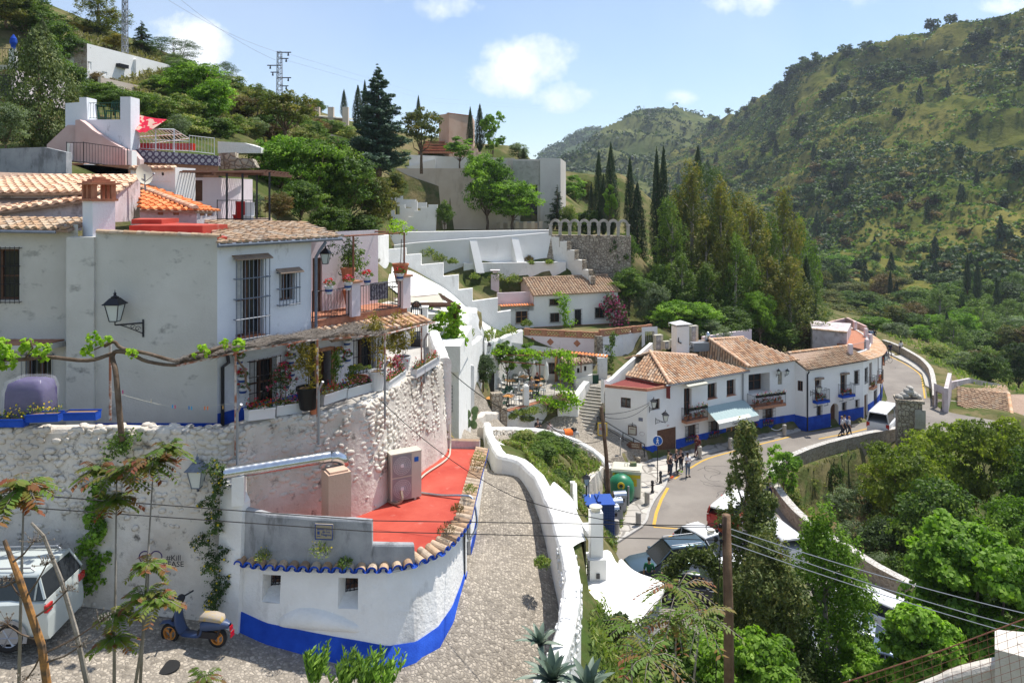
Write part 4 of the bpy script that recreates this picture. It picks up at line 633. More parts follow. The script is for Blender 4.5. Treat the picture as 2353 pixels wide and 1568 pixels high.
zs_=sorted([-12.3+(ZE+12.3)*k/22 for k in rQ(23)]+[h_ for o in holes for h_ in o[2:]]);NZ=len(zs_)-1
def bandz(t):return np.interp(t,[0,1,2.5,4,5,6,7,9],[-10.55,-10.75,-10.95,-11.12,-11.12,-11.05,-10.95,-10.8])
m=MB()
for i in rQ(NT):
 for k in rQ(NZ):
  tc,zc=(ts[i]+ts[i+1])/2,(zs_[k]+zs_[k+1])/2
  if any(a<tc<b and c<zc<d for a,b,c,d in holes):continue
  m.add([fint(ts[i],zs_[k]),fint(ts[i+1],zs_[k]),fint(ts[i+1],zs_[k+1]),fint(ts[i],zs_[k+1])],[[0,1,2,3]])
m.to('front_wall',M.white,lh,sM=1)
m=MB();Rw=[]
for i in rQ(NT+1):n_1=(fint(min(ts[i]+.1,8.99),-11)-fint(max(ts[i]-.1,0),-11));n_1=V3(n_1.y,-n_1.x,0).normalized();Rw.append([fint(ts[i],-12.3)+n_1*.03,fint(ts[i],bandz(ts[i]))+n_1*.03,fint(ts[i],bandz(ts[i]))-n_1*.01])
m.gD(Rw);m.to('blue_base_band',M.blue,lh,sM=1)
for a,b,c,d in holes:
 m=MB();e=.0;A_,B_=fint(a-e,c),fint(b+e,c);A1,B1=fint(a-e,d),fint(b+e,d);dp=V3(.0,.62,0);dq=V3(.12,.45,0);m.pY([A_,A1,A1+dq,A_+dq+Zv(.25)]);m.pY([B_,B_+dp+Zv(.25),B1+dp,B1]);m.pY([A_,A_+dq+Zv(.25),B_+dp+Zv(.25),B_]);m.pY([A1,B1,B1+dp,A1+dq]);w=m.to('window',M.white,lh);q=[A_+dq*.97+Zv(.2),B_+dp*.97+Zv(.2),B1+dp*.97,A1+dq*.97];m=MB();m.pY(q);m.to('shutter',M.wood,w);g=MB();o_=V3(0,-.05,0)
 for k in rQ(5):g.bar(q[0].lerp(q[1],k/4)+o_,q[3].lerp(q[2],k/4)+o_,.02)
 for k in rQ(4):g.bar(q[0].lerp(q[3],.05+k*.3)+o_,q[1].lerp(q[2],.05+k*.3)+o_,.02)
 g.bar(q[0]+o_,q[2]+o_,.02);g.bar(q[1]+o_,q[3]+o_,.02);g.to('grille',M.iron,w)
m=MB();Rw=[]
for i in rQ(25):
 u=i/24;t=1.3+1.9*u;top=-10.25-.5*u**2.2-.35*(1-u)**6;r_=[]
 for k in rQ(9):f=k/8;z=top+(-10.85-top)*f;p=fint(t,z);r_.append(p+Vc((0,-.16*sn(pi*f)**.6*sn(pi*min(1,u*1.05+.02))**.5+.015,0)))
 Rw.append(r_)
m.gD(Rw);m.to('wall_bulge',M.white,lh,sM=1)
sw=Fac((-1.33,21.2),(-1.2,24.6));sd_=(.35,1.5,-11.55,-9.62,.3);sw.o=[sd_];m=MB();sw.wall(m,-12.2,ZE);sw2=Fac((-1.2,24.6),(-1.05,27.4));sw2.wall(m,-12,ZE);m.to('side_wall',M.white,lh)
door(sw,lh,sd_,'black',hA=0);m=MB();sw.sB(m,.2,1.7,-12,-11.5,.01,.38);m.to('door_step',M.brick,lh)
gr_(sw,lh,.4,1.45,-11.45,-9.7,'iron',-.1,.12,.3,name='door_grille')
m=MB();sw.sB(m,-.0,.33,-12.2,-10.9,0,.02);sw.sB(m,1.52,3.4,-12,-10.75,0,.02);m.to('blue_side_band',M.blue,lh)
RZ=-9.3;rp=[(-6.9,19.5),(-6.2,19.2),(-5,19.05),(-3.9,19.0),(-3.2,19.02),(-2.6,19.2),(-2.15,19.65),(-1.85,20.2),(-1.65,20.95),(-1.52,22),(-1.42,24.6),(-1.28,27.2),(-2.6,27.3),(-3.35,24.85),(-4.1,22.75),(-5.6,21.2),(-6.8,20.7)]
m=MB();m.pz(rp,RZ-.12,RZ);m.to('red_flat_roof',M.red,lh)
m=MB();wM(m,[(-3.3,24.4),(-2.72,26.4),(-2.55,27.35)],RZ+.32,RZ-.1,.1,.12,wob=.06,seg=.4);wM(m,[(-4.95,21.2),(-3.95,22.4),(-3.3,24.4)],RZ+.22,RZ-.1,.1,.1,wob=.05,seg=.4);m.to('red_upstand',M.red,lh)
m=MB();wM(m,[(-2.6,27.35),(-1.2,27.25)],RZ+.28,RZ-.3,.25,.02,wob=.03,seg=.3,mit=1);m.to('end_parapet',[M.mauve,M.tlo],lh)
pa=[];PQ=[(-7.2,18.98),(-6.2,18.72),(-5,18.6),(-4.0,18.55),(-3.55,18.55),(-3.53,18.55),(-3.0,18.6),(-2.5,18.8)];PZ=[-8.02,-8.12,-8.15,-8.18,-8.22,-8.78,-8.8,-8.92]
m=MB();wM(m,[(x,y+.16)for x,y in PQ],PZ,-9.5,.2,.06,wob=.03,seg=.25,round_=1);m.to('grey_parapet',M.gyp,lh)
m=MB();wM(m,[(-7.55,19.2),(-7.1,19.02),(-6.9,18.95)],[-7.4,-7.55,-7.9],-12.2,.3,.25,wob=.05,seg=.2);m.box((-7.05,19.12,-7.55),(.3,.42,.75),.2);m.to('corner_buttress',M.white,lh)
fp=Fac((-4.95,18.72),(-4.45,18.68));pq=T('street_plaque','small glazed tile street name plaque on the grey parapet','sign',fp.at(.2,-8.55));w_=.44
m=MB();fp.sB(m,-.02,w_,-8.66,-8.27,0,.04);m.to('plaque_board',mk('beige_glaze',(.32,.27,.18),(.38,.33,.23),sc=9,rF=.3),pq)
m=MB()
for a,b,c,d in((-.02,w_,-8.66,-8.64),(-.02,w_,-8.29,-8.27),(-.02,0,-8.64,-8.29),(w_-.02,w_,-8.64,-8.29)):fp.sB(m,a,b,c,d,.04,.05)
m.to('blue_border',M.bluebin,pq);ux=Vc((*fp.d,0))
tm=tx_('Barranco\nde los\nNegros',.085,fp.at(.27,-8.46,.045),ux,(0,0,1),.001,off=-.0,spacing=.85);nn_=Vc((*fp.n,0));tm.v=[tP(Vc(v)+nn_*.004)for v in tm.v];tm.to('lettering',M.bluebin,pq)
m=MB();fp.sB(m,.04,.1,-8.53,-8.45,.041,.046);fp.sB(m,.045,.095,-8.42,-8.39,.041,.046);fp.sB(m,.035,.045,-8.42,-8.37,.041,.046);fp.sB(m,.066,.074,-8.39,-8.365,.041,.046);fp.sB(m,.095,.105,-8.42,-8.37,.041,.046);fp.sB(m,.03,.12,-8.58,-8.565,.041,.046);m.to('emblem',M.bluebin,pq)
mt_,mf_=MB(),MB();rN=RR(3)
path=[Vc((x,y))for x,y in FT]+[Vc((-1.35,22.6)),Vc((-1.25,24.6)),Vc((-1.1,27.3))];path[0]+=Vc((.35,-.12));acc=0;k=0
for i in rQ(len(path)-1):
 a,b=path[i],path[i+1];L=(b-a).length;d=(b-a)/L;n2=Vc((d.y,-d.x))
 while acc<L:
  p=a+d*acc;z=ZE+.02;sp=.285 if i<5 else .27;acc+=sp;k+=1;c0=Vc((*(p+n2*.24),z-.03));c1=Vc((*(p-n2*.22),z+.06));w=.125;sd=Vc((*d,0));vs=[]
  for c,ww in((c0,w),(c1,w*.85)):
   for j in rQ(8):a_=pi*j/7;vs.append(c+sd*-cs(a_)*ww+Vc((0,0,sn(a_)*ww*.95)))
  mt_.add(vs,[[j,j+1,j+9,j+8]for j in rQ(7)],0,rN.random());fr=[c0+Vc((*n2,0))*.006+sd*-cs(pi*j/7)*w*1.03+Vc((0,0,sn(pi*j/7)*w*1.0))for j in rQ(8)];inn=[c0+Vc((*n2,0))*.006+sd*-cs(pi*j/7)*w*.72+Vc((0,0,sn(pi*j/7)*w*.62))for j in rQ(8)];mf_.add(fr+inn,[[j,j+1,j+9,j+8]for j in rQ(7)]);lo=[c0+sd*(sp/2)+Vc((*n2,0))*-.02];vs=[]
  for c in(c0+sd*sp/2,c1+sd*sp/2):
   for j in rQ(6):a_=pi*j/5;vs.append(c+sd*-cs(a_)*.1+Vc((0,0,-sn(a_)*.06+.01)))
  mf_.add(vs,[[j,j+1,j+7,j+6]for j in rQ(5)])
 acc-=L
mt_.to('eave_tiles',[M.tlo],lh);mf_.to('blue_tile_ends',M.blue,lh)
m=MB();wM(m,[(x,y+.02)for x,y in FT]+[(-1.33,22.6),(-1.2,24.6),(-1.05,27.3)],RZ-.02,ZE-.12,.3,.12);m.to('eave_bed',M.white,lh)
sc_=T('masonry_chimney','square pink plastered chimney stub on the low house beside the steel flue','chimney',(-4.75,20.0,-9.3));m=MB();m.box((-4.75,20.0,-8.35),(.62,.62,1.9),.55);m.box((-4.75,20.0,-7.38),(.5,.5,.06),.55);m.to('shaft',M.peach,sc_)
fl=T('flue_pipe','long galvanised spiral flue pipe lying across the low house','pipe',P(512,1090,18.8));m=MB();a,b=P(513,1087,18.9),P(758,1048,20.2);rr=[];pts=[]
for i in rQ(61):f=i/60;pts.append(a.lerp(b,f));rr.append(.163 if i%4 else .166)
m.tB(pts,rr,18,cap=0);e_=b-a;e_.normalize();m.tB([b,b+e_*.18+Zv(-.03),b+e_*.33+Zv(-.12),b+e_*.42+Zv(-.3)],[.165,.165,.155,.15],16);m.tB([a-e_*.02,a+e_*.03],[.172,.172],18,cap=0);m.to('flue_body',M.zinc,fl,sM=1)
m=MB();m.tB([a+e_*.06,a+e_*.065],.16,18);m.to('dark_inside',M.dark,fl)
def ac_(name,lab,c,w,hgt,d,rz,fans=2,gQ=N0):
 t=T(name,lab,'air conditioner',c,gQ,rz,local=1);m=MB();m.box((0,0,hgt/2+.06),(w,d,hgt));m.box((-w*.3,0,.03),(.06,d,.06));m.box((w*.3,0,.03),(.06,d,.06));m.box((0,0,hgt+.075),(w*1.02,d*1.04,.03));m.to('casing',M.cream,t);fw=w*.62
 for k in rQ(fans):
  zc=hgt*(k+.5)/fans+.06;x=-w*.14;r=min(fw/2,hgt/fans/2)*.9;g=MB();g.box((x,-d/2-.006,zc),(fw,.012,hgt/fans*.94));g.to('fan_panel',M.gmt,t);f=MB()
  for j in rQ(5):rj=r*(j+1)/5;f.tB([(x+cs(a)*rj,-d/2-.02,zc+sn(a)*rj)for a in[i*pi/10 for i in rQ(21)]],.006,3,cap=0)
  for j in rQ(22):a=j*pi/11;f.tB([(x+cs(a)*r*.2,-d/2-.02,zc+sn(a)*r*.2),(x+cs(a+.5)*r,-d/2-.02,zc+sn(a+.5)*r)],.004,3,cap=0)
  f.box((x,-d/2-.025,zc),(r*.35,.02,r*.35));f.to('fan_guard',M.wpl,t)
 if w>.85:q=MB();q.box((w*.33,-d/2-.005,hgt*.88),(w*.14,.01,hgt*.1));q.to('badge',M.signblue,t);
 s=MB()
 for j in rQ(int(hgt/.05)):s.box((-w/2-.004,0,.1+j*.05),(.01,d*.8,.012))
 s.to('side_vents',M.gmt,t);return t
ac_('air_conditioner','tall two fan air conditioner standing on the red roof of the low house',(-3.32,22.75,RZ),.98,1.4,.42,R(28))
m=MB();m.tB(sM([(-3.7,22.9,RZ+.05),(-3.85,22.6,RZ+.06),(-3.5,22.25,RZ+.05),(-3.3,22.2,RZ+.2),(-3.35,22.35,RZ+.4)]),.045,6)
m.to('pipe_coil',M.owd,loc=(-3.7,22.7,RZ),lB='bundled taped pipes curling beside the roof air conditioner',cat='pipe')
m=MB();m.tB(sM([(-2.85,23.1,RZ+.05),(-2.2,22.9,RZ+.05),(-1.5,22.7,RZ+.12),(-1.2,22.6,RZ+.05),(-1.05,22.2,RZ-.5),(-1.2,21.8,RZ-.75),(-1.3,21.5,RZ-.7)]),.035,8)
m.to('cable_conduit',M.zinc,loc=(-2.8,23.1,RZ),lB='grey conduit crossing the red roof and bending over the eave',cat='pipe')
m=MB();m.tB(sM([(-3.1,23.6,RZ+.05),(-2.9,24.6,RZ+.06),(-2.3,26,RZ+.06),(-2.25,27,RZ+.1),(-2.3,27.3,RZ+.9)]),.03,5)
m.to('roof_hose',M.cream,loc=(-3,23.7,RZ),lB='pale old hose along the edge of the red roof',cat='pipe')
PP=[(-1.75,45,-13.75),(-1.45,40,-12.8),(-1.1,34,-11.2),(-.75,29.6,-10.15),(-.55,28.4,-9.95),(.2,27.9,-10),(.75,26.6,-10.05),(1.1,24.6,-10.15),(1.3,22.6,-10.25),(1.42,20.6,-10.4),(1.25,19,-10.45),(.85,17.5,-10.7),(.2,16.2,-11),(-.6,15,-11.2),(-1.8,13.6,-11.3),(-3.5,12.4,-11.2)]
PP=sM([(x,y,z)for x,y,z in PP],4);lp=T('lane_parapet','winding thick whitewashed parapet along the cobbled lane','wall',(1.2,22,-11));m=MB()
wM(m,[(p[0],p[1])for p in PP],[p[2]for p in PP],[p[2]-2.6 for p in PP],.46,.06,wob=.06,seg=.25,round_=1);m.to('parapet_body',M.white,lp,sM=1)
m=MB();rN=RR(7)
for i in rQ(len(PP)-1):
 a,b=Vc(PP[i]),Vc(PP[i+1])
 if a.y>22.5:continue
 d=(b-a);L=d.length;d.normalize();lf=V3(-d.y,d.x,0)
 for k in rQ(int(L*26)):s_=rN.choice((-.02,.49));p=a+d*L*rN.random()+lf*s_;p.z-=rN.uniform(.12,.9);m.ell(p,(.08*rN.uniform(.6,1.3),.03,.055),6,4,rot=Mx.Rotation(at2(d.y,d.x),3,'Z'))
 for k in rQ(int(L*16)):o=rN.uniform(.1,.36);p=a+d*L*rN.random()+lf*o;p.z-=.02;m.ell(p,(.07*rN.uniform(.6,1.3),.045,.02),6,4,rot=Mx.Rotation(rN.uniform(0,3),3,'Z'))
m.to('set_pebbles',M.white2,lp,sM=1)
# restaurant row on the road
r2=lambda x,y:((1980+x/2.2198)*.68372,(1020+y/2.2198)*.68372)
r1=lambda x,y:((1400+x/2.736)*.68372,(1050+y/2.736)*.68372)
def b2(F_,x0,y0,x1,y1,dep=.25):a,b=r2(x0,y0),r2(x1,y1);return F_.hole(a[0],a[1],b[0],b[1],dep=dep)
def hit(u,v,p0,nrm):d=P(u,v,1);p0=Vc(p0);return d*(p0.dot(nrm)/d.dot(nrm))
def plane(A,B,z,slope):d=V3(B[0]-A[0],B[1]-A[1],0).normalized();bk=V3(-d.y,d.x,slope);return Vc((*A[:2],z)),d.cross(bk)
rh=T('corner_house','white tiled corner house with cobalt base, brown garage and green awning','house',(10.5,57.6,-20.5))
A_,B_,C_,D_=Vc((10.5,57.6)),Vc((7.4,58.9)),Vc((20,63.3)),Vc((25,65.4));Bp,Cp=Vc((13,68)),Vc((16.5,70))
Fa=Fac(A_,C_);Fl2=Fac(B_,A_)
gar=b2(Fa,505,930,645,1152,.12);bd=b2(Fa,705,628,762,835,.3);w1=b2(Fa,882,592,950,705,.3);w2=b2(Fa,1024,566,1090,682,.3);g1=b2(Fa,712,905,795,1015,.2);g2=b2(Fa,886,872,965,985,.2);dr=b2(Fa,1018,848,1105,1036,.1);w0=b2(Fa,468,710,526,790,.2)
gar=(gar[0],gar[1],-20.7,gar[3],gar[4]);dr=(dr[0],dr[1],-20.45,dr[3],dr[4]);Fa.o=[gar,bd,w1,w2,g1,g2,dr,w0]
ws=b2(Fl2,233,700,308,776,.2);m=MB();Fa.wall(m,-20.9,(-15.1,-14.9));Fl2.wall(m,-20.9,-15.12)
Fbk=Fac(Bp,B_);Fbk.wall(m,-19,(-14,-15.1));m.pY([(C_.x,C_.y,-20.9),(Cp.x,Cp.y,-20.9),(Cp.x,Cp.y,-14.9),(C_.x,C_.y,-14.9)]);m.to('wall',M.white2,rh)
m=MB();gh=-19.5
for a,b in((0,gar[0]),(gar[1],dr[0]),(dr[1],Fa.L)):Fa.sB(m,a,b,-20.9,gh-.0+.16*a/Fa.L,0,.03)
Fl2.sB(m,Fl2.L-.35,Fl2.L+.03,-20.9,gh,0,.03);m.to('blue_base_band',M.blue,rh)
m=MB();Fa.sB(m,gar[0],gar[1],-20.8,gar[3],-.12,-.06)
for k in rQ(16):q=gar[0]+(gar[1]-gar[0])*(k+.5)/16;Fa.sB(m,q-.06,q+.06,-20.8,gar[3]-.02,-.06,-.045)
m.to('garage_door',M.wood,rh);door(Fa,rh,dr,'wood2',glass=1)
wn_(Fa,rh,bd,'wood',2,name='balcony_door');wn_(Fa,rh,w1,'wood',2,sill='brr');wn_(Fa,rh,w2,'wood',2,sill='brr');wn_(Fa,rh,w0,'wood',2);wn_(Fl2,rh,ws,'wood',2)
def fbx(F_,q0,q1,z,off,par,n=90,mat='redf',sQ=1,fol=1):
 rN=DR(sQ);C=np.array([list(F_.at(rN.uniform(q0,q1),z+abs(rN.normal(.12,.1)),off+rN.normal(0,.06)))for _ in rQ(n)])
 if fol:fin('foliage',lfm('foliage',C-[0,0,.06],rN.normal(size=(n,3)),.14,rN.random(n),rN),LM.mid,par)
 k=rN.choice(n,n//2);fin('flowers',lfm('flowers',C[k]+[0,-.04,.05],rN.normal(size=(len(k),3)),.1,rN.random(len(k)),rN,.9),LM[mat],par)
def gwin(F_,th,o,sQ,arch=0):
 f=wn_(F_,th,o,'wood',2,'iron',.2,N0,1,bars=.15,hb=.3);m=MB()
 for k in rQ(5):q=o[0]+(o[1]-o[0])*(k+.5)/5;m.lt_([(.05,0),(.08,.16)],F_.at(q,o[2]-.02,.1),8)
 m.to('pots',M.gmt,f);fbx(F_,o[0],o[1],o[2]+.12,.1,f,60,'redf',sQ)
 if arch:m=MB();c=(o[0]+o[1])/2;r=(o[1]-o[0])/2+.08;m.tB([F_.at(c+cs(a)*r*.7,o[3]+.08+sn(a)*.3,.2)for a in[i*pi/8 for i in rQ(9)]],.015,4);m.to('grille_crest',M.iron,f)
gwin(Fa,rh,g1,1);gwin(Fa,rh,g2,2)
def bc_(F_,th,q0,q1,z,dep=.6,h=.95,mat='brick',sQ=0,pots=5,box=1,rail='iron'):
 m=MB();F_.sB(m,q0,q1,z-.2,z,0,dep);b=m.to('balcony',M[mat],th);a0,a1,a2,a3=F_.at(q0+.03,z,0),F_.at(q0+.03,z,dep-.03),F_.at(q1-.03,z,dep-.03),F_.at(q1-.03,z,0);rail_([a0,a1,a2,a3],h,'railing',rail,b,.14);rN=RR(sQ);m=MB()
 for k in rQ(pots):q=q0+.2+(q1-q0-.4)*rN.random();r=rN.uniform(.09,.16);m.lt_([(r*.7,0),(r,r*1.8)],F_.at(q,z+.002,rN.uniform(.2,dep-.22)),8)
 m.to('pots',M.terracotta,b);fbx(F_,q0+.15,q1-.15,z+.25,dep*.5,b,40+14*pots,'redf',sQ+9)
 if box:
  m=MB();n=max(2,int((q1-q0)/.6))
  for k in rQ(n):F_.sB(m,q0+.1+(q1-q0-.2)*k/n,q0+.1+(q1-q0-.2)*(k+.8)/n,z+h-.12,z+h+.08,dep-.02,dep+.16)
  m.to('hanging_planters',M.black,b);fbx(F_,q0+.1,q1-.1,z+h+.05,dep+.07,b,60,'pinkf',sQ+5)
 return b
zb=Fa.sz(*r2(768,848))[1];bc_(Fa,rh,Fa.su(r2(680,0)[0])+.1,Fa.su(r2(852,0)[0])-.1,zb,sQ=3)
q0,q1=Fa.su(r2(672,0)[0]),Fa.su(r2(845,0)[0]);zt=Fa.sz(*r2(760,580))[1];m=MB();m.pY([Fa.at(q0+.3,zt+.05,.02),Fa.at(q1-.1,zt+.05,.02),Fa.at(q1-.1,zt-.12,.7),Fa.at(q0+.3,zt-.12,.7)]);Fa.sB(m,q0+.3,q1-.1,zt-.25,zt-.12,.68,.71);m.to('small_awning',M.cream,rh)
q0,q1=Fa.su(r2(850,0)[0])+.05,Fa.su(r2(1150,0)[0]);zt=Fa.sz(*r2(1000,742))[1];zo=zt-.95;m=MB();n=26;Rw=[]
for i in rQ(n+1):q=q0+(q1-q0)*i/n;w_=.012*(i%2);Rw.append([Fa.at(q,zt+w_,.02),Fa.at(q,(zt+zo)/2+w_,.85),Fa.at(q,zo+w_,1.65)])
m.gD(Rw);aw=m.to('awning',mk('grey_green_canvas',(.36,.46,.45),(.4,.5,.49),sc=6),rh)
m=MB();m.gD([[Fa.at(q0,zo,1.65),Fa.at(q0,zo-.42,1.66)],[Fa.at(q1,zo,1.65),Fa.at(q1,zo-.42,1.66)]]);m.gD([[Fa.at(q0,zo+.012,1.645),Fa.at(q0,zo+.2,1.36)],[Fa.at(q1-.9,zo+.012,1.645),Fa.at(q1-.9,zo+.2,1.36)]]);m.to('valance',mk('cream_canvas',(.72,.7,.62),(.76,.74,.66),sc=3),aw)
tx_('Casa Juanmagel',.3,Fa.at((q0+q1)/2+.1,zo-.2,1.67),(*Fa.d,0),(0,0,1),.004).to('lettering',M.iron,aw)
def pL(name,lab,F_,px,th_=.03,mat='iron',txt=N0,ts=.1,tmat='white2',inner=N0,cat='sign'):
 a,b=px[:2],px[2:];o=F_.bx(a[0],a[1],b[0],b[1]);t=T(name,lab,cat,F_.at((o[0]+o[1])/2,o[2],0));m=MB();F_.sB(m,o[0],o[1],o[2],o[3],0.002,th_);m.to('board',M[mat],t)
 if inner:e=(o[1]-o[0])*.1;m=MB();F_.sB(m,o[0]+e,o[1]-e,o[2]+e,o[3]-e,th_,th_+.006);m.to('panel',M[inner],t)
 if txt:tx_(txt,ts,F_.at((o[0]+o[1])/2,(o[2]+o[3])/2,th_+.008),(*F_.d,0),(0,0,1),.002).to('lettering',M[tmat],t)
 return t,o
pL('street_plaque','small grey street name tile high on the corner house side wall',Fl2,(*r2(367,848),*r2(398,875)),mat='gmt',txt='CUESTA\nCHAPIZ',ts=.1,tmat='bluebin')
t,o=pL('menu_board','framed menu board with wrought iron crest on the side wall',Fl2,(*r2(290,910),*r2(353,975)),.06,'wood',N0,inner='cream')
m=MB()
for s_ in(-1,1):m.tB([Fl2.at((o[0]+o[1])/2+s_*(.05+.3*i/9),o[3]+.05+.13*abs(sn(i*.9))*(1-i/12),.05)for i in rQ(10)],.014,4)
m.tB([Fl2.at((o[0]+o[1])/2,o[3],.05),Fl2.at((o[0]+o[1])/2,o[3]+.28,.05)],.02,4);m.to('crest',M.iron,t)
tx_('MENU',.13,Fl2.at((o[0]+o[1])/2,o[3]-.22,.07),(*Fl2.d,0),(0,0,1),.002).to('lettering',M.dkr,t)
s_,z_=Fl2.sz(*r2(394,968));t=T('oval_plaque','small oval white plaque near the blue corner of the house','sign',Fl2.at(s_,z_));m=MB();m.pY([Fl2.at(s_+cs(a)*.22,z_+sn(a)*.16,.03)for a in[i*pi/8 for i in rQ(16)]]);m.to('board',M.mauve,t);m=MB();m.pY([Fl2.at(s_+cs(a)*.18,z_+sn(a)*.125,.036)for a in[i*pi/8 for i in rQ(16)]]);m.to('panel',M.white2,t)
pL('fire_sign','tiny red and white notice above the garage door',Fa,(*r2(578,893),*r2(592,920)),mat='white2',txt='ADT',ts=.12,tmat='red')
pL('yellow_notice','small yellow notice beside the wooden restaurant door',Fa,(*r2(985,873),*r2(1005,890)),mat='yellow');pL('red_notice','small red and white notice right of the wooden restaurant door',Fa,(*r2(1109,848),*r2(1122,866)),mat='white2',txt='==',ts=.2,tmat='red')
m=MB();m.tB([Fa.at(Fa.L-.45,-15.0,.1),Fa.at(Fa.L-.45,-20.3,.1)],.06,8);m.tB([Fa.at(1.7,-14.92,.32),Fa.at(Fa.L+.1,-14.95,.32)],.07,8);m.to('gutter',M.gmt,rh)
eo=Vc((*Fa.n,0))*.35;Ea,Ec,El=V3(12.3,58.68,-14.85)+eo,V3(20.1,63.36,-14.85)+eo,G(*r2(268,532),-14.83);pp,pn=plane(Ea,Ec,-14.85,.42);R0=hit(*r2(452,362),pp,pn);R1_=hit(*r2(800,388),pp,pn)
tl_(rh,[Ea,Ec,R1_,R0],'tile',.27,.36,'front_roof_tiles',11,.06);tl_(rh,[El,Ea,R0],'tile',.27,.36,'hip_roof_tiles',12,.06);rd_(rh,Ea+Zv(.08),R0+Zv(.1),'tilep',.15,sQ=2);rd_(rh,R0,R1_,'tilep',.14,sQ=3)
tl_(rh,[R1_+V3(-3,5,-1.6),R0+V3(-1.5,4,-1.4),R0,R1_],'tile',.27,.36,'rear_roof_tiles',14,.06)
m=MB();zr=-15.16;m.pY([(*(A_+Vc((0,.1))),zr),(Ea.x,Ea.y+.5,zr),(El.x,El.y,zr),(*(B_+Vc((.1,.1))),zr)]);m.pY([(Ea.x,Ea.y,-14.95),(El.x,El.y,-14.95),(El.x,El.y,-16),(Ea.x,Ea.y,-16)]);m.to('flat_terrace_roof',M.dkr,rh)
m=MB();wM(m,[tP(B_),tP(A_),(12.6,58.86)],-15.0,-15.2,.14,.06);m.to('terrace_coping',M.brr,rh)
m=MB();pth=[B_.lerp(Bp,f)for f in(0,.08,.2,.32,.5,.8,1)];wM(m,[tP(p+Vc((-.05,.1)))for p in pth][::-1],[-13.5,-13.85,-14.3,-14.6,-14.85,-14.95,-14.6][::1],-16.5,-.3,0,wob=.03,seg=.5);m.to('side_parapet',M.white2,rh)
def rU(name,lab,px,Y,d=.4,fans=2):a,b=r2(px[0],px[3]),r2(px[2],px[1]);w=(b[0]-a[0])/F*Y;h=(a[1]-b[1])/F*Y;c=P((a[0]+b[0])/2,a[1],Y);return ac_(name,lab,tP(c),w,h,d,R(25),fans,'air conditioners on the corner house roof')
rU('air_conditioner','tall grey two fan unit at the roof edge left of the white chimney',(480,238,545,345),66.5);rU('air_conditioner','small low unit with single fan just left of the white chimney',(548,285,598,338),66.2,.35,1);rU('air_conditioner','small upper single fan unit touching the white chimney',(600,272,648,322),67.0,.35,1);rU('air_conditioner','tallest two fan unit raised right of the white chimney',(742,170,808,290),68.5)
m=MB();m.oB(P(*r2(740,300),69)+Zv(-.02),(3.0,1.2,0),(-.4,.9,0),(0,0,.08));m.tB([P(*r2(748,300),68),P(*r2(748,365),68)],.04,4);m.to('unit_stand',M.gmt,rh)
wc=T('roof_chimney','square white rooftop chimney with pyramid metal cap and elbow pipe','chimney',P(*r2(678,365),65.5));c0=P(*r2(678,365),65.5);m=MB();hh_=(365-165)/2.2198*.68372/F*65.5;m.box(c0+Zv(hh_/2-.4),(1.25,.9,hh_+.8),R(18));m.to('shaft',M.white2,wc)
m=MB();m.box(c0+Zv(hh_+.12),(1.3,.95,.05),R(18));tp=c0+Zv(hh_+.5);q_=[c0+Mx.Rotation(R(18),3,'Z')@V3(x*.82,y*.65,hh_+.22)for x,y in((-1,-1),(1,-1),(1,1),(-1,1))]
for i in rQ(4):m.pY([q_[i],q_[(i+1)%4],tp])
m.pY(q_[::-1])
for p_ in q_:m.bar(p_,c0+(p_-c0)*.92-Zv(.1),.04)
m.to('metal_cap',M.wpi,wc);m=MB();m.tB([c0+V3(-.3,-.5,hh_*.65),c0+V3(-.3,-.62,hh_*.45),c0+V3(-.05,-.62,hh_*.4)],.06,6);m.to('elbow_pipe',M.iron,wc)
du=T('vent_box','grey ventilation box with silver duct on the roof','vent',P(*r2(820,355),66));c0=P(*r2(820,355),66);m=MB();m.box(c0+Zv(.45),(1.5,.8,.75),R(15));m.to('casing',M.gmt,du);m=MB();m.tB([c0+V3(-.7,-.2,.45),c0+V3(-1.6,-.5,.2),c0+V3(-1.9,-.4,.1)],.17,10);m.tB([c0+V3(.75,.3,.9),c0+V3(.85,.3,1.5),c0+V3(.85,.3,1.7)],[.2,.2,.05],10);m.to('duct',M.zinc,du,sM=1)
h2=T('balcony_house','white house with big flower balcony and cobalt base in the middle of the row','house',(20,63.3,-20.5));F2=Fac(C_,D_);big=b2(F2,1187,520,1345,668,1.2);nic=b2(F2,1405,508,1438,602,.08);s1=b2(F2,1190,800,1242,918,.2);s2=b2(F2,1290,782,1368,898,.2)
m=MB();F2.wall(m,-20.9,(-14.65,-14.5));E_=[Vc((24.98,65.4)),Vc((25.7,64.7)),Vc((32.2,67.8))]
m.pY([(20,63.3,-15.2),(20,63.3,-14.6),(17,68.5,-14.6),(17,68.5,-15.2)]);m.pY([(25,65.4,-20.9),(21,73,-20.9),(21,73,-14.5),(25,65.4,-14.5)]);m.to('wall',M.white2,h2)
m=MB();F2.sB(m,.0,F2.L,-20.9,-19.25,0,.03);m.to('blue_base_band',M.blue,h2);wn_(F2,h2,big,'wood',3,name='balcony_opening');gwin(F2,h2,s1,4,1);gwin(F2,h2,s2,5,1)
m=MB();F2.sB(m,nic[0]+.02,nic[1]-.02,nic[2]+.02,nic[3]-.02,-.078,-.05);m.to('picture_panel',mk('painted_tile',(.42,.36,.26),(.22,.22,.2),sc=5),h2)
zb=F2.sz(*r2(1290,738))[1];bc_(F2,h2,F2.su(r2(1165,0)[0])+.15,F2.su(r2(1415,0)[0])-.1,zb,.95,.95,'brick',21,9)
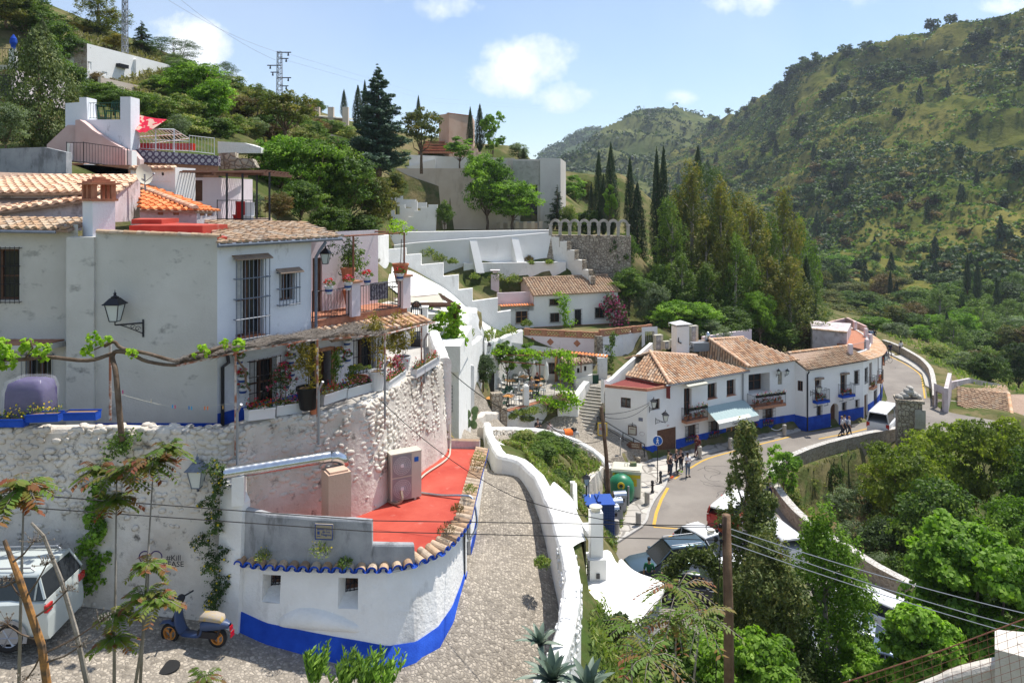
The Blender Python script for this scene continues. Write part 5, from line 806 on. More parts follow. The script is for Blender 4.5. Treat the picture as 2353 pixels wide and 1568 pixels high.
for x_ in(1393,1458):p=F2.sz(*r2(x_,520));lm_(F2.at(p[0],p[1],.3),tP(Vc((*F2.n,0))*-.3),'wall_lamp','small black lantern %s the wall niche picture'%('left of'if x_<1400 else 'right of'),sc=.6)
pL('meter_cover','grey meter cupboard door above the blue base at the row',F2,(*r2(1420,833),*r2(1452,880)),mat='gmt',cat='cupboard')
eo=Vc((*F2.n,0))*.35;e0,e1=V3(20.0,63.2,-14.55)+eo,V3(25.2,65.5,-14.4)+eo;pp,pn=plane(e0,e1,-14.5,.42);k0=hit(*r2(895,268),pp,pn);k1=hit(*r2(1148,250),pp,pn);tl_(h2,[e0,e1,k1,k0],'tile',.27,.36,'front_roof_tiles',15,.06,jit=.65)
q0_=G(*r2(800,385),-14.4);tl_(h2,[q0_,e0,k0],'tile',.27,.36,'hip_roof_tiles',16,.06);rd_(h2,e0+Zv(.06),k0+Zv(.08),'tilep',.15);rd_(h2,k0,k1,'tilep',.14);tl_(h2,[k1+V3(-3,6,-2),k0+V3(-3,6,-2),k0,k1],'tile',.27,.4,'rear_roof_tiles',17,.06)
h3=T('curved_house','long white house curving along the road with small blue tiled balconies','house',(28,66,-20.5));F3r=Fac(E_[0],E_[1]);F3=Fac(E_[1],E_[2])
a_=b2(F3r,1545,572,1572,648,.12);F3r.o=[(.25,.72,a_[2],a_[3],.12)]
dA=b2(F3,1682,548,1730,715,.3);dB=b2(F3,1872,512,1920,672,.3);wA=b2(F3,1977,500,2007,600,.15);wB=b2(F3,1698,764,1730,842,.2);ar=b2(F3,1797,742,1858,888,.5);wC=b2(F3,1886,738,1912,796,.2);wD=b2(F3,1985,718,2007,774,.2);F3.o=[dA,dB,wA,wB,(ar[0],ar[1],-20.5,ar[3],.5),wC,wD]
m=MB();F3r.wall(m,-20.9,(-14.6,-15.25));F3.wall(m,-20.9,(-15.25,-15.0));CV=sM([(32.2,67.8),(35.0,71.0),(37.7,75.4),(39.7,80),(40.9,84.5),(41.2,89)],3);CT=lambda i:-15.0-1.0*min(1,i/9)
fcv=[]
for i in rQ(len(CV)-1):f=Fac(CV[i],CV[i+1]);fcv.append(f)
for i,z0,h_,w in((0,-17.2,1.3,.7),(1,-17.8,2.2,.8),(3,-17.8,2.2,.8),(5,-17.6,1.4,.8),(2,-20,1.5,.9),(4,-20,1.4,.8),(6,-20,1.4,.8),(0,-20.6,2.3,.95),(8,-17.9,2.0,.8)):f=fcv[i];c=f.L*.5;f.o.append((c-w/2,c+w/2,z0,z0+h_,.2))
for i,f in eN(fcv):f.wall(m,-20.9,(CT(i),CT(i+1)))
m.to('wall',M.white2,h3)
m=MB();F3.sB(m,0,ar[0],-20.9,-19.35,0,.03);F3.sB(m,ar[1],F3.L,-20.9,-19.3,0,.03);F3r.sB(m,0,F3r.L,-20.9,-19.3,0,.02)
for i,f in eN(fcv):f.sB(m,0 if i else f.L*.5+.5,f.L+.01,-20.9,-19.35,0,.03)
m.to('blue_base_band',M.blue,h3);wn_(F3r,h3,F3r.o[0],'wood',2)
for o in(dA,dB):wn_(F3,h3,o,'wood',2,name='balcony_door')
for o in(wA,wB,wC,wD):wn_(F3,h3,o,'wood',1,'iron',.03)
m=MB();c=(ar[0]+ar[1])/2;r=(ar[1]-ar[0])/2;F3.sB(m,ar[0],ar[1],-20.5,ar[3]-r*.1,-.49,-.42);m.to('door',M.wood,h3)
m=MB();pts=[F3.at(c+cs(a)*r,ar[3]-r+sn(a)*r,.004)for a in[i*pi/12 for i in rQ(13)]]
for i in rQ(12):a,b=pts[i],pts[i+1];m.pY([a,b,F3.at(c-r if i>=6 else c+r,ar[3],.004)]);m.pY([a,b,b-Vc((*F3.n,0))*.4,a-Vc((*F3.n,0))*.4])
m.to('door_arch',M.white2,h3)
for f in fcv:
 for o in f.o:wn_(f,h3,o,'wood',1,'iron',.05,hb=.4)if o[3]-o[2]<1.6 else door(f,h3,o,'wood',pN=0)
for o,s_ in((dA,31),(dB,32)):
 b=bc_(F3,h3,o[0]-.3,o[1]+.45,o[2],.55,.95,'blue',s_,2,0);m=MB()
 for q in(o[0]-.2,o[1]+.3):m.tB([F3.at(q,o[2]-.2,.4),F3.at(q,o[2]-.45,.45),F3.at(q,o[2]-.5,.3),F3.at(q,o[2]-.6,.05)],.03,5)
 m.to('brackets',M.blg,b);m=MB();m.tB([F3.at(o[0]-.1,o[3]-.1,.15),F3.at(o[1]+.1,o[3]-.1,.15)],.1,8);m.to('rolled_blind',M.owd,h3)
for i in(1,3,8):f=fcv[i];bc_(f,h3,f.L*.5-.6,f.L*.5+.6,-17.8,.4,.95,'brick',40+i,2,0)
m=MB();m.tB([F3.at(.05,-15.3,.3),F3.at(.1,-15.6,.08),F3.at(.1,-20.5,.08)],.06,8);m.tB([F3.at(-.1,-15.15,.33),F3.at(F3.L,-15.0,.33)],.06,6);m.to('gutter',M.iron,h3)
eo=Vc((*F3.n,0))*.35;e0,e1=V3(25.6,64.7,-15.15)+eo,V3(32.4,67.9,-14.95)+eo;pp,pn=plane(e0,e1,-15.1,.42);k0=hit(*r2(1480,368),pp,pn);k1=hit(*r2(1925,315),pp,pn);tl_(h3,[e0,e1,k1,k0],'tileb',.27,.36,'roof_tiles',18,.06);rd_(h3,k0,k1,'tile',.14);tl_(h3,[k1+V3(-2.5,5,-1.6),k0+V3(-2.5,5,-1.6),k0,k1],'tileb',.3,.4,'rear_roof_tiles',19,.06)
m=MB();ct=[Vc((*p,CT(i)+.05))for i,p in eN(CV)];inn=[Vc((p[0]-.9,p[1]+.45,CT(i)+.3))for i,p in eN(CV)];out=[Vc((p[0]+.3,p[1]-.2,CT(i)+.0))for i,p in eN(CV)]
for i in rQ(0,len(CV)-1,1):tl_(h3,[out[i],out[i+1],inn[i+1],inn[i]],'tile',.27,.36,'curved_eave_tiles',50+i,.06,under=0)
m.pz([(p.x+.0,p.y)for p in inn[5:]]+[(36,90),(34,80)],-17,-15.6);m.to('terrace_floor',M.brr,h3)
m=MB();wM(m,[(p.x,p.y)for p in inn],[p.z+.15 for p in inn],-17,.2);m.to('terrace_wall',M.white2,h3)
m=MB()
for i in(0,4,7,10,13):p=inn[min(i,len(inn)-1)];m.box((p.x-.1,p.y,p.z+.55),(.35,.35,1.0))
m.to('terrace_pillars',M.pinkw,h3);rail_([p+V3(-.1,0,.15)for p in inn[::3]],.8,'terrace_railing','gmt',h3,.3)
m=MB();wM(m,[(34.5,86),(41.5,92)],-15.2,-17,.25);wM(m,[(41.5,92),(41.0,86)],-15.1,-17,.25);m.to('pink_terrace_wall',M.pink,h3)
mv=T('mauve_shed','windowless mauve rendered block behind the curved house roof','building',P(1905,800,80));a,b,c=P(1866,800,80),P(1945,806,78),P(1955,800,84);m=MB();m.pz([(a.x,a.y),(b.x,b.y),(c.x,c.y),(a.x+2,a.y+6)],-19,-14.45);m.to('wall',M.mauve,mv);rd_(mv,(a.x,a.y,-14.42),(b.x,b.y,-14.42),'tlo',.15)
bw=MB();wM(bw,[P(*r2(850,260),73)[:2],P(*r2(1000,255),74)[:2],P(*r2(1210,260),76)[:2]],[-13.9,-13.75,-13.7],-17,.3);bw.to('roof_side_wall',M.pinkw,loc=(18,73,-15),lB='low pale wall on the slope behind the corner house roof',cat='wall')
lm_(F3.at(.55,F3.sz(*r2(1677,640))[1],.9),tP(Vc((*F3.n,0))*-.9),'wall_lamp','black lantern on bracket by the drainpipe of the curved house',sc=.95)
lm_(Fa.at(.25,Fa.sz(*r2(460,760))[1],.5),tP(Vc((*Fa.n,0))*-.5),'wall_lamp','upper black lantern at the corner house corner beside the small window',sc=.95)
lm_(Fa.at(.9,Fa.sz(*r2(508,845))[1],1.1),tP(Vc((*Fa.n,0))*-1.1),'wall_lamp','lower black lantern on long bracket above the garage door',sc=1.0)
lm_(Fac(CV[-5],CV[-4]).at(.3,-18.4,1.3),(-1.2,.6,0),'wall_lamp','black double bracket lantern where the curved house meets the road',sc=1.0)
# farmhouse above
fh=T('farmhouse','low white farmhouse with brown tiled roof and pink gable on the upper terrace','house',P(1320,757,76));a,b=P(1226,757,76),P(1419,750,78.5);Fh=Fac(a[:2],b[:2])
def z4(x,y):return((1250+x/2.736)*.68372,(650+y/2.736)*.68372)
def b4(F_,x0,y0,x1,y1,dep=.2):p,q=z4(x0,y0),z4(x1,y1);return F_.hole(*p,*q,dep=dep)
hw=[b4(Fh,1632,970,1716,1028),b4(Fh,1638,1100,1722,1182),b4(Fh,2050,1050,2140,1145)];hd=b4(Fh,1862,1066,1922,1246);zA,zB=Fh.sz(*z4(1487,935))[1],Fh.sz(*z4(2255,895))[1];m=MB();Fh.wall(m,-14.6,(zA,zB))
bk=Vc((-Fh.d.y,Fh.d.x));a2,b2_=Vc(a[:2])+bk*6.5,Vc(b[:2])+bk*6.5;gz=hit(*z4(1340,795),V3(a.x,a.y,0),V3(Fh.d.x,Fh.d.y,0))
m.pY([(a.x,a.y,-14.6),(a.x,a.y,zA),(*(Vc(a[:2])+bk*3.3),zA+1.25),(*a2,zA),(*a2,-14.6)]);m.pY([(*b2_,-14.6),(*b2_,zB),(*(Vc(b[:2])+bk*3.3),zB+1.25),(b.x,b.y,zB),(b.x,b.y,-14.6)]);m.to('wall',M.white2,fh)
m=MB();Fh.sB(m,.0,Fh.L,-14.6,-13.45,0,.03);m.to('tiled_dado',M.brr,fh)
for o in hw:wn_(Fh,fh,o,'wood',2,'iron',.08)
wn_(Fh,fh,hd,'iron',2,'iron',.02,name='barred_door');eo=Vc((*Fh.n,0))*.3
e0,e1=Fh.at(-.2,zA,.3),Fh.at(Fh.L+.2,zB,.3);k0,k1=e0+Vc((*bk,0))*3.6+Zv(1.35),e1+Vc((*bk,0))*3.6+Zv(1.35);tl_(fh,[e0,e1,k1,k0],'tileb',.3,.38,'roof_tiles',61,.065);tl_(fh,[k1+Vc((*bk,0))*3.5-Zv(1.3),k0+Vc((*bk,0))*3.5-Zv(1.3),k0,k1],'tileb',.3,.38,'rear_roof_tiles',62,.065);rd_(fh,k0,k1,'tileb',.15)
Fw=Fac(P2(1150,757,75),a[:2]);ow=b4(Fw,1322,1068,1430,1192,.2);zt=Fw.sz(*z4(1300,1030))[1];m=MB();Fw.wall(m,-14.8,zt);m.pz([tP(Fw.A),tP(Fw.B),tP(Fw.B+bk*5),tP(Fw.A+bk*5)],zt-.6,zt-.02,mit=1);m.to('side_wing',[M.white2,M.brr],fh);wn_(Fw,fh,ow,'wood2',2,'iron',.1)
m=MB();q=Fw.B+bk*.2;p=Fw.A+bk*.2;wM(m,[tP(p),tP(q)],zt+.02,zt-.02,.3);wM(m,[tP(p+bk*1.2),tP(q+bk*1.2)],zt+1.15,zt-.02,.2);m.to('wing_parapet',M.pinkw,fh);tl_(fh,[Fw.at(-.1,zt-.02,.25),Fw.at(Fw.L,zt-.02,.25),Fw.at(Fw.L,zt+.12,-.15),Fw.at(-.1,zt+.12,-.15)],'tileo',.28,.4,'wing_tiles',63,.05)
m=MB();g_=[Vc(a[:2])+bk*.02,Vc(a[:2])+bk*3.3,Vc(a[:2])+bk*7.4];o_=Vc((-.03,0));m.pY([(*(g_[0]+o_),zt),(*(g_[0]+o_),zA-.05),(*(g_[1]+o_),zA+1.2),(*(g_[2]+o_),zA-.5),(*(g_[2]+o_),zt)]);m.to('pink_gable',M.pinkw,fh)
pc=P(*z4(1130,935),79);m=MB();m.box(pc+Zv(1.0),(.85,.7,2.4));m.box(pc+Zv(2.5),(.5,.4,.25));m.box(pc+Zv(2.66),(1.0,.85,.1));m.to('pink_chimney',M.pinkw,loc=pc,lB='small pink chimney on the terrace left of the farmhouse',cat='chimney')
lw=T('lattice_wall','brick lattice parapet wall with tile diamonds below the farmhouse','wall',P(1290,775,70));L0,L1,L2=P(1204,757,71),P(1378,758,69),P(1497,744,72);zt=-12.75
def lat(F_,m,z0,z1,step=.3):
 k=int(F_.L/step)
 for i in rQ(k+1):
  q=i*step
  for s_ in(-1,1):
   q2=q+s_*(z1-z0)
   if 0<=q2<=F_.L:m.bar(F_.at(q,z0,-.06+.02*s_),F_.at(q2,z1,-.06+.02*s_),.07)
lt=MB();br=MB();bs=MB()
for F_ in(Fac(L0[:2],L1[:2]),Fac(L1[:2],L2[:2])):
 z1=-12.72 if F_.A.x<5 else-12.5;z0=z1-.62;lat(F_,lt,z0+.08,z1-.1);F_.sB(br,0,F_.L,z1-.1,z1,-.2,.03);F_.sB(br,0,F_.L,z0,z0+.08,-.2,.03);n=4 if F_.A.x<5 else 3
 for i in rQ(n+1):F_.sB(br,(F_.L-.5)*i/n,(F_.L-.5)*i/n+.5,z0,z1+.03,-.22,.06)
 if F_.A.x<5:F_.wall(bs,-16.2,z0)
lt.to('lattice',M.brick,lw);br.to('brick_frame',M.brick,lw);bs.to('pink_base',M.pinkw,lw)
m=MB();Fq=Fac(L0[:2],L1[:2])
for f in(.1,.32,.64):c=Fq.L*f*1.1;m.pY([Fq.at(c-.35,-13.85,.02),Fq.at(c,-14.2,.02),Fq.at(c+.35,-13.85,.02),Fq.at(c,-13.5,.02)])
m.to('tile_diamonds',M.brr,lw);m=MB();Fq2=Fac(L1[:2],L2[:2]);Fq2.sB(m,-.5,.15,-17,-13,-.2,.25);m.to('masonry_pier',M.masonry,lw)
m=MB();wM(m,[tP(Fq2.A),tP(Fq2.A.lerp(Fq2.B,.5)),tP(Fq2.B)],-13.1,-17.5,.5,.6,wob=.25,seg=.5);m.to('rock_wall',M.white,loc=P(1430,800,69),lB='rough whitewashed rock face beside the stairs under the lattice wall',cat='wall')
ic=Vc(P(1478,750,71.5));m=MB();Fi=Fac(P2(1474,780,70.5),P2(1510,780,71));oi_=(.35,1.35,-15,-12.95,.5);Fi.o=[oi_];Fi.wall(m,-16,-12.5);t_=m.to('niche_wall',M.white2,loc=ic,lB='small white wall with barred arched opening behind the corner house roof',cat='wall');gr_(Fi,t_,*oi_[:4],'wpi',-.1,.2,2)
lm_(P(1407,790,67),(-.9,.4,0),'wall_lamp','black lantern on the brick pier of the lattice wall',sc=1.0)
# road, pavement, kerbs
r3=lambda x,y:((1600+x/2.736)*.68372,(1400+y/2.736)*.68372)
r6=lambda x,y:((2780+x/2.3575)*.68372,(1060+y/2.3575)*.68372)
def gg(u,v,z=-20.5):return G2(u,v,z)
kerb=[gg(*r3(1530,1020)),gg(*r3(1575,960)),gg(*r3(1600,870)),gg(*r3(1650,770)),gg(*r3(1740,650)),gg(*r2(600,1300)),gg(*r2(720,1210)),gg(*r2(860,1130)),gg(*r2(1060,1075)),gg(*r2(1300,1018)),gg(*r2(1480,975)),(25.2,64.6)]
kerb=sM(kerb,4)
right=[(33,20),(26,28),(20.3,36.8),(18.6,41),(17.5,45.5),(17.7,50.5),(18.3,53),(20.2,55.4),(23.3,58.0),(26.5,60.0),(30,61.8),(33.5,63.2)]
rightS=sM(right,4)
farR=[gg(*r6(790,650)),gg(*r6(775,560)),gg(*r6(750,465)),gg(*r6(640,385)),gg(*r6(510,320)),gg(*r6(440,285)),(40,118)]
road=kerb[:1]+kerb+[(25.9,64.3),(32.3,67.3),(35.3,70.6),(38.1,75.2),(40.1,80),(41.3,84.5),(41.6,90),(36,112)]+farR[::-1]+[(47,73),(50,70)]+[(44,66)]+rightS[::-1]+[(8,20),(6.6,30),(5.5,34),(4,38),(3.8,41)]
RZc=lambda x,y:-20.5
dp_('road',road[1:],M.asphalt,0,3,RZc)
lpav=[(4.0,41.3),(4.1,44.5),(4.5,46.8),(5.5,48.8),(6.1,50.6),(6.8,52.8),(8.1,54.8),(9.5,56.5)];pav=kerb+[(25.1,65.3),(20,63.2),(10.6,57.5)]+lpav[::-1]
dp_('pavement',pav,M.paving,.12,2,RZc)
kb=T('kerb',N0,N0,(10,45,-20.5));kb['kind']='structure';m=MB();wM(m,kerb,-20.36,-20.7,.16);m.to('kerb_stone',M.concrete,kb);m=MB();wM(m,[(4.0,41.1),kerb[0]],-20.37,-20.7,.18);m.to('kerb_stone',M.concrete,kb)
def yl(name,pts,w=.13):return drape_flat(name,pts,w,M.ylw,-20.493)
def drape_flat(name,pts,w,mat,z):
 m=MB();Rw=[];pts=[Vc(p)for p in pts]
 for i,p in eN(pts):d=(pts[min(i+1,len(pts)-1)]-pts[max(i-1,0)]).normalized();s=Vc((d.y,-d.x))*w/2;Rw.append([(*(p+s),z),(*(p-s),z)])
 m.gD(Rw);return m.to(name,mat,kind='structure')
yl('road_line',[gg(*r3(1760,650)),gg(*r3(1700,760)),gg(*r3(1655,880)),gg(*r3(1630,1005))],.2)
yl('road_line',[gg(*r2(636,1305)),gg(*r2(672,1278))],.15);yl('road_line',sM([gg(*r2(745,1228)),gg(*r2(880,1155)),gg(*r2(1120,1088)),gg(*r2(1300,1040)),gg(*r2(1500,990))],4),.16)
yl('road_line',sM([(25.9,62.5),(30,64.5),(33.7,66.9),(36.7,70),(38.6,73.5)],4),.15);yl('road_line',[(p[0]-.35,p[1]-.2)for p in sM(farR[:5],4)],.15);yl('road_line',[gg(*r3(1630,1012)),gg(*r3(1930,1030))],.12);yl('road_line',[gg(*r3(1700,1145)),gg(*r3(1890,1035))],.12)
rN=RR(4)
bwl=MB();wM(bwl,[(p[0]-.05,p[1])for p in lpav[1:-1]],[-18.6,-18.5,-18.5,-18.7,-19.1,-19.8],-20.7,.4,.15,wob=.1,seg=.4);bwl.to('pebble_bank_wall',M.pebble,loc=(5.5,49,-20),lB='low whitewashed pebble wall behind the recycling containers',cat='wall')
cr=MB()
for k in rQ(26):
 p=Vc((rN.uniform(11.5,17),rN.uniform(44,57)))if k<20 else Vc((rN.uniform(40,46),rN.uniform(74,90)));a=rN.uniform(0,6.28);pts=[p.copy()]
 for j in rQ(rN.randint(5,12)):a+=rN.uniform(-.8,.8);p=p+Vc((cs(a),sn(a)))*rN.uniform(.25,.5);pts.append(p.copy())
 for i in rQ(len(pts)-1):d=(pts[i+1]-pts[i]).normalized();s=Vc((d.y,-d.x))*.018;cr.pY([(*(pts[i]+s),-20.494),(*(pts[i+1]+s),-20.494),(*(pts[i+1]-s),-20.494),(*(pts[i]-s),-20.494)])
cr.to('road_cracks',mk('crack_tar',(.06,.055,.05)),kind='structure')
sw_=MB();fr=sM(farR[1:6],3);wl_=[gg(*r6(*p),-20.4)for p in((770,520),(735,440),(600,335),(510,265),(430,200))]
m=MB();m.pz([tP(p)for p in farR[1:6]]+[(52.5,103),(51.2,96),(49,87),(44.5,76.8)][::1],-20.7,-20.37);m.to('far_pavement',M.concrete,kind='structure')
rw=T('road_wall','long curving rubble stone parapet between the road and the ravine','wall',(20,50,-20));m=MB();wM(m,rightS,-19.55,-26,-.5,-.0,seg=.6,wob=.04,mit=1);wb_=m.to('wall_body',[M.ma2,M.coping],rw)
fw=T('far_road_wall','curving stone parapet with pale coping beside the far bend of the road','wall',(50,90,-20));m=MB();fp_=sM([G(*r6(830,640),-19.6),G(*r6(826,560),-19.5),G(*r6(800,420),-19.45),G(*r6(730,340),-19.45),G(*r6(640,283),-19.45),G(*r6(540,228),-19.4),G(*r6(430,182),-19.3)],3)
wM(m,[p[:2]for p in fp_],-19.45,-23,-.45,seg=1,wob=.03,mit=1);m.to('wall_body',[M.ma2,M.coping],fw)
# shrine pier, side walls and far roof by the junction
sh=T('brick_shrine','weathered brick shrine pier with broken scrolled top beside the minibus','monument',P(2085,1000,61));c=P(2087,985,60);m=MB();rz=R(-20);m.box(c+Zv(.2),(1.75,1.35,4.2),rz);m.box(c+Zv(2.4),(2.05,1.65,.22),rz);m.to('brick_body',M.masonry,sh)
m=MB();m.oB(*[Vc(x)for x in(c+V3(.05,-.86,.3),(.75,-.2,0),(0,.06,0),(0,0,1.5))]);m.to('panel',M.arch,sh);m=MB()
for k,(x,z,r)in eN(((-.75,2.6,.3),(-.35,2.75,.36),(0,3.05,.42),(.4,2.8,.36),(.75,2.62,.3),(.1,3.35,.22))):m.ell(c+V3(x,0,z),(r,.45,r*.75),8,6)
m.to('broken_crown',M.arch,sh)
gt=T('garden_wall','grey rendered garden wall with iron gate right of the far bend','wall',P(2180,900,72));m=MB();Fg=Fac(P2(2145,900,72),P2(2178,905,70));og=(.25,1.15,-20.6,-18.9,.2);Fg.o=[og];Fg.wall(m,-21.5,-18.2);wM(m,[P2(2178,900,70),P2(2186,870,76)],-18.2,-22,.35);wM(m,[P2(2186,870,78),P2(2230,880,82),P2(2300,890,84)],[-19.6,-20.2,-21.4],-25,.3);m.to('wall_body',M.mauve,gt);gr_(Fg,gt,*og[:4],'iron',-.05,.12,.8,name='gate')
rf=T('valley_house','house below the road with only its large brown tiled hip roof showing','house',P(2280,930,78));a,b,c1,d1=P(2195,932,74),P(2400,1010,62),P(2352,895,84),P(2205,893,82);ap=P(2330,890,76)
tl_(rf,[P(2200,930,72),P(2330,990,66),P(2316,905,73),P(2200,903,76)],'tileb',.32,.42,'roof_tiles',71,.07);tl_(rf,[P(2330,990,66),P(2480,960,70),P(2370,905,76),P(2316,905,73)],'tileb',.32,.42,'side_roof_tiles',72,.07);rd_(rf,P(2200,902,76),P(2316,903,73),'tile',.16);rd_(rf,P(2316,903,73),P(2330,988,66),'tile',.16);tl_(rf,[P(2200,903,76),P(2316,905,73),P(2310,886,80),P(2225,888,81)],'tileb',.32,.42,'back_roof_tiles',73,.07)
m=MB();m.pz([P2(2203,935,72.5),P2(2328,985,66.5),P2(2460,960,70),P2(2380,900,80)],-29,-21.2);m.to('wall',M.gbe,rf)
# stairs beside the corner house
st=T('street_stairs','long flight of cobbled steps with stone nosings beside the corner house','stairs',(5.2,57.5,-19));s0,s1=Vc((5.15,57.3)),Vc((7.35,62.2));n=17;nz_,tr_=MB(),MB();wv=Vc((.91,-.41)).normalized()
for k in rQ(n):f=k/n;p=s0.lerp(s1,f);q=s0.lerp(s1,(k+1)/n);z=-18.95+3.0*(k+1)/n;w=.95-.25*f;tr_.pz([tP(p-wv*w),tP(p+wv*w),tP(q+wv*w),tP(q-wv*w)],z-1.0,z-.01);nz_.pz([tP(p-wv*w-(q-p)*.12),tP(p+wv*w-(q-p)*.12),tP(p+wv*w+(q-p)*.3),tP(p-wv*w+(q-p)*.3)],z-.18,z)
tr_.to('treads',M.cobble2,st);nz_.to('nosings',M.arch,st)
m=MB();m.pz([tP(s1-wv*.8),tP(s1+wv*.8),(8.8,66),(6.9,66.5)],-17,-15.94);m.to('landing',M.cobble2,st)
m=MB();wM(m,[(9.9,56.9),(8.3,57.3),(6.6,58.3),(6.9,60)],[-20.0,-19.2,-18.3,-17.2],-21,.5,.1,wob=.1,seg=.4);m.to('ramp_wall',M.masonry,loc=(8,57.3,-20),lB='low rubble wall of the ramp under the corner house side wall',cat='wall')
m=MB();m.pz([(10.4,57.55),(9.9,57.0),(8.3,57.4),(6.6,58.4),(7.4,58.85)],-21,[-20.0,-20.05,-19.25,-18.4,-18.4]);m.to('ramp',M.cobble2,kind='structure')
rl=[V3(10.2,57.0,-20.1),V3(8.6,57.35,-19.3),V3(6.7,58.3,-18.35)];m=MB()
for i in rQ(2):m.bar(rl[i]+Zv(1),rl[i+1]+Zv(1),.05);m.bar(rl[i]+Zv(.5),rl[i+1]+Zv(.5),.035)
for p in rl+[rl[0].lerp(rl[1],.5)]:m.bar(p,p+Zv(1),.05)
m.to('ramp_handrail',M.iron,loc=(8.6,57.3,-20),lB='thin black handrail along the ramp beside the corner house',cat='railing')
Fsg=Fac((8.95,56.85),(9.95,56.55));t,o=pL('arrow_sign','brown wooden arrow sign with white lettering on the ramp handrail',Fsg,(*r1(1955,1190),*r1(2068,1250)),mat='wood',txt='VENTA Y\nCUEVAS',ts=.16,tmat='cream');m=MB();m.pY([Fsg.at(o[0],o[3],.015),Fsg.at(o[0],o[2],.015),Fsg.at(o[0]-.25,(o[2]+o[3])/2,.015)]);m.to('arrow_tip',M.wood,t)
Fy=Fac((6.55,57.55),(7.55,57.35));pL('yellow_map_sign','yellow and grey tourist board with red arrow beside the stairs',Fy,(*r1(1663,1010),*r1(1752,1130)),mat='yellow',inner='gmt',txt='<-',ts=.6,tmat='red');m=MB();p=Fy.at(.5,-20,-.05);m.tB([p,p+Zv(2.6)],.03,5);m.to('sign_post',M.iron,loc=p,lB='thin dark post holding the yellow tourist board',cat='post')
# garden walls around the green slope
aw_=T('arc_wall','curving whitewashed pebble wall around the green slope','wall',(2,54,-17));AP=sM([(-1.6,44.2,-13.9),(-1.3,47.5,-14.9),(-.2,51,-16),(2,53.8,-17),(4.2,53.6,-17.6),(5.4,52.9,-18.0),(6.2,52.2,-18.5),(6.6,51.4,-19.0)],4)
m=MB();wM(m,[p[:2]for p in AP],[p[2]+.05 for p in AP],[p[2]-3.2 for p in AP],.5,.1,wob=.06,seg=.4,round_=1,mit=1);m.to('wall_body',[M.pebble,M.white],aw_,sM=1);m=MB();rN=RR(2)
for i in rQ(len(AP)-1):
 a,b=Vc(AP[i]),Vc(AP[i+1]);d=b-a;L=d.length;d.normalize();nn=V3(d.y,-d.x,0).normalized()
 for k in rQ(int(L*34)):p=a+d*L*rN.random()+nn*.05;p.z-=rN.uniform(.1,1.9);m.ell(p,(.11,.05,.07),6,4,rot=Mx.Rotation(at2(d.y,d.x),3,'Z'))
m.to('wall_stones',M.pebble,aw_,sM=1)
iw=MB();IP=sM([(-1.1,43.5,-14.4),(.6,41,-14.7),(1.7,38,-14.6),(2.6,35,-14.7),(3.4,33.4,-15.1)],3);wM(iw,[p[:2]for p in IP],[p[2]for p in IP],[p[2]-2.5 for p in IP],.35,.25,wob=.12,seg=.4,round_=1);iw.to('inner_wall',M.white,loc=(1,40,-15),lB='low irregular white wall between the lane and the green slope',cat='wall',sM=1)
ws_=[(1.5,31.5),(2,34.6),(2.75,34.9),(2.9,32.5),(3.3,30.8),(3.3,28.8),(2.7,27),(2,25),(1.55,25.5),(1.4,28)]
dp_('whitewashed_slope',ws_,M.white,.25,.5,kind='structure')
m=MB();wM(m,[p[:2]for p in sM([(2.95,36.2),(2.9,34.5),(3.4,32.6),(4.1,31.2)],3)],[-14.0,-14.2,-14.6,-15,-15.4,-15.8,-16,-16.2,-16.3,-16.4][:10],-18.5,.22,.1,wob=.05,round_=1,seg=.3);m.to('spur_wall',M.white,loc=(3.4,33,-16),lB='thin white curving spur wall with tall pointed end above the bins',cat='wall',sM=1)
m=MB();m.box((2.98,36.4,-15.0),(.24,.24,1.9));m.to('white_post',M.white,loc=(2.98,36.4,-15.6),lB='slim white masonry post standing at the tip of the spur wall',cat='post')
m=MB();m.box((3.1,29.6,-13.6),(.75,.7,.8),.1);m.to('white_block',M.white2,loc=(3.1,29.6,-14),lB='small white masonry box on the whitewashed slope',cat='block')
cv=T('cave_house','white vaulted cave house roof with tall square chimney below the lane','house',(4.6,26.5,-15));m=MB();Rw=[]
Q=[[P(1335,1290,28.5),P(1395,1262,29.5),P(1425,1300,29.3),P(1520,1345,27.5)],[P(1330,1350,26.5),P(1400,1340,26.8),P(1455,1352,26.6),P(1500,1375,26.3)],[P(1345,1405,24.8),P(1400,1405,24.9),P(1450,1405,24.9),P(1470,1412,24.8)],[P(1385,1450,23.5),P(1405,1455,23.5),P(1430,1462,23.5),P(1445,1455,23.6)]]
Rw=[sM([tP(p)for p in r],4)for r in Q];Rw=[list(x)for x in zip(*[sM([r[i]for r in Rw],4)for i in rQ(len(Rw[0]))])]
Rw=[[Vc(p)for p in r]for r in Rw];m.gD(Rw);m.gD([[p for p in Rw[-1]],[V3(p.x,p.y,-21)for p in Rw[-1]]]);m.gD([[r[-1]for r in Rw],[V3(r[-1].x,r[-1].y,-21)for r in Rw]]);m.gD([[r[0]for r in Rw],[V3(r[0].x,r[0].y,-21)for r in Rw]]);m.gD([[p for p in Rw[0]],[V3(p.x,p.y,-21)for p in Rw[0]]]);m.to('roof_vault',M.white2,cv,sM=1)
m=MB();ed=sM([tP(P(1425,1290,29.5)),tP(P(1445,1310,29)),tP(P(1470,1325,28.5)),tP(P(1518,1345,27.5)),tP(P(1506,1378,26.4)),tP(P(1478,1412,24.9)),tP(P(1450,1458,23.6))],4);m.tB(ed,.13,7);m.to('roof_rim',M.white,cv,sM=1)
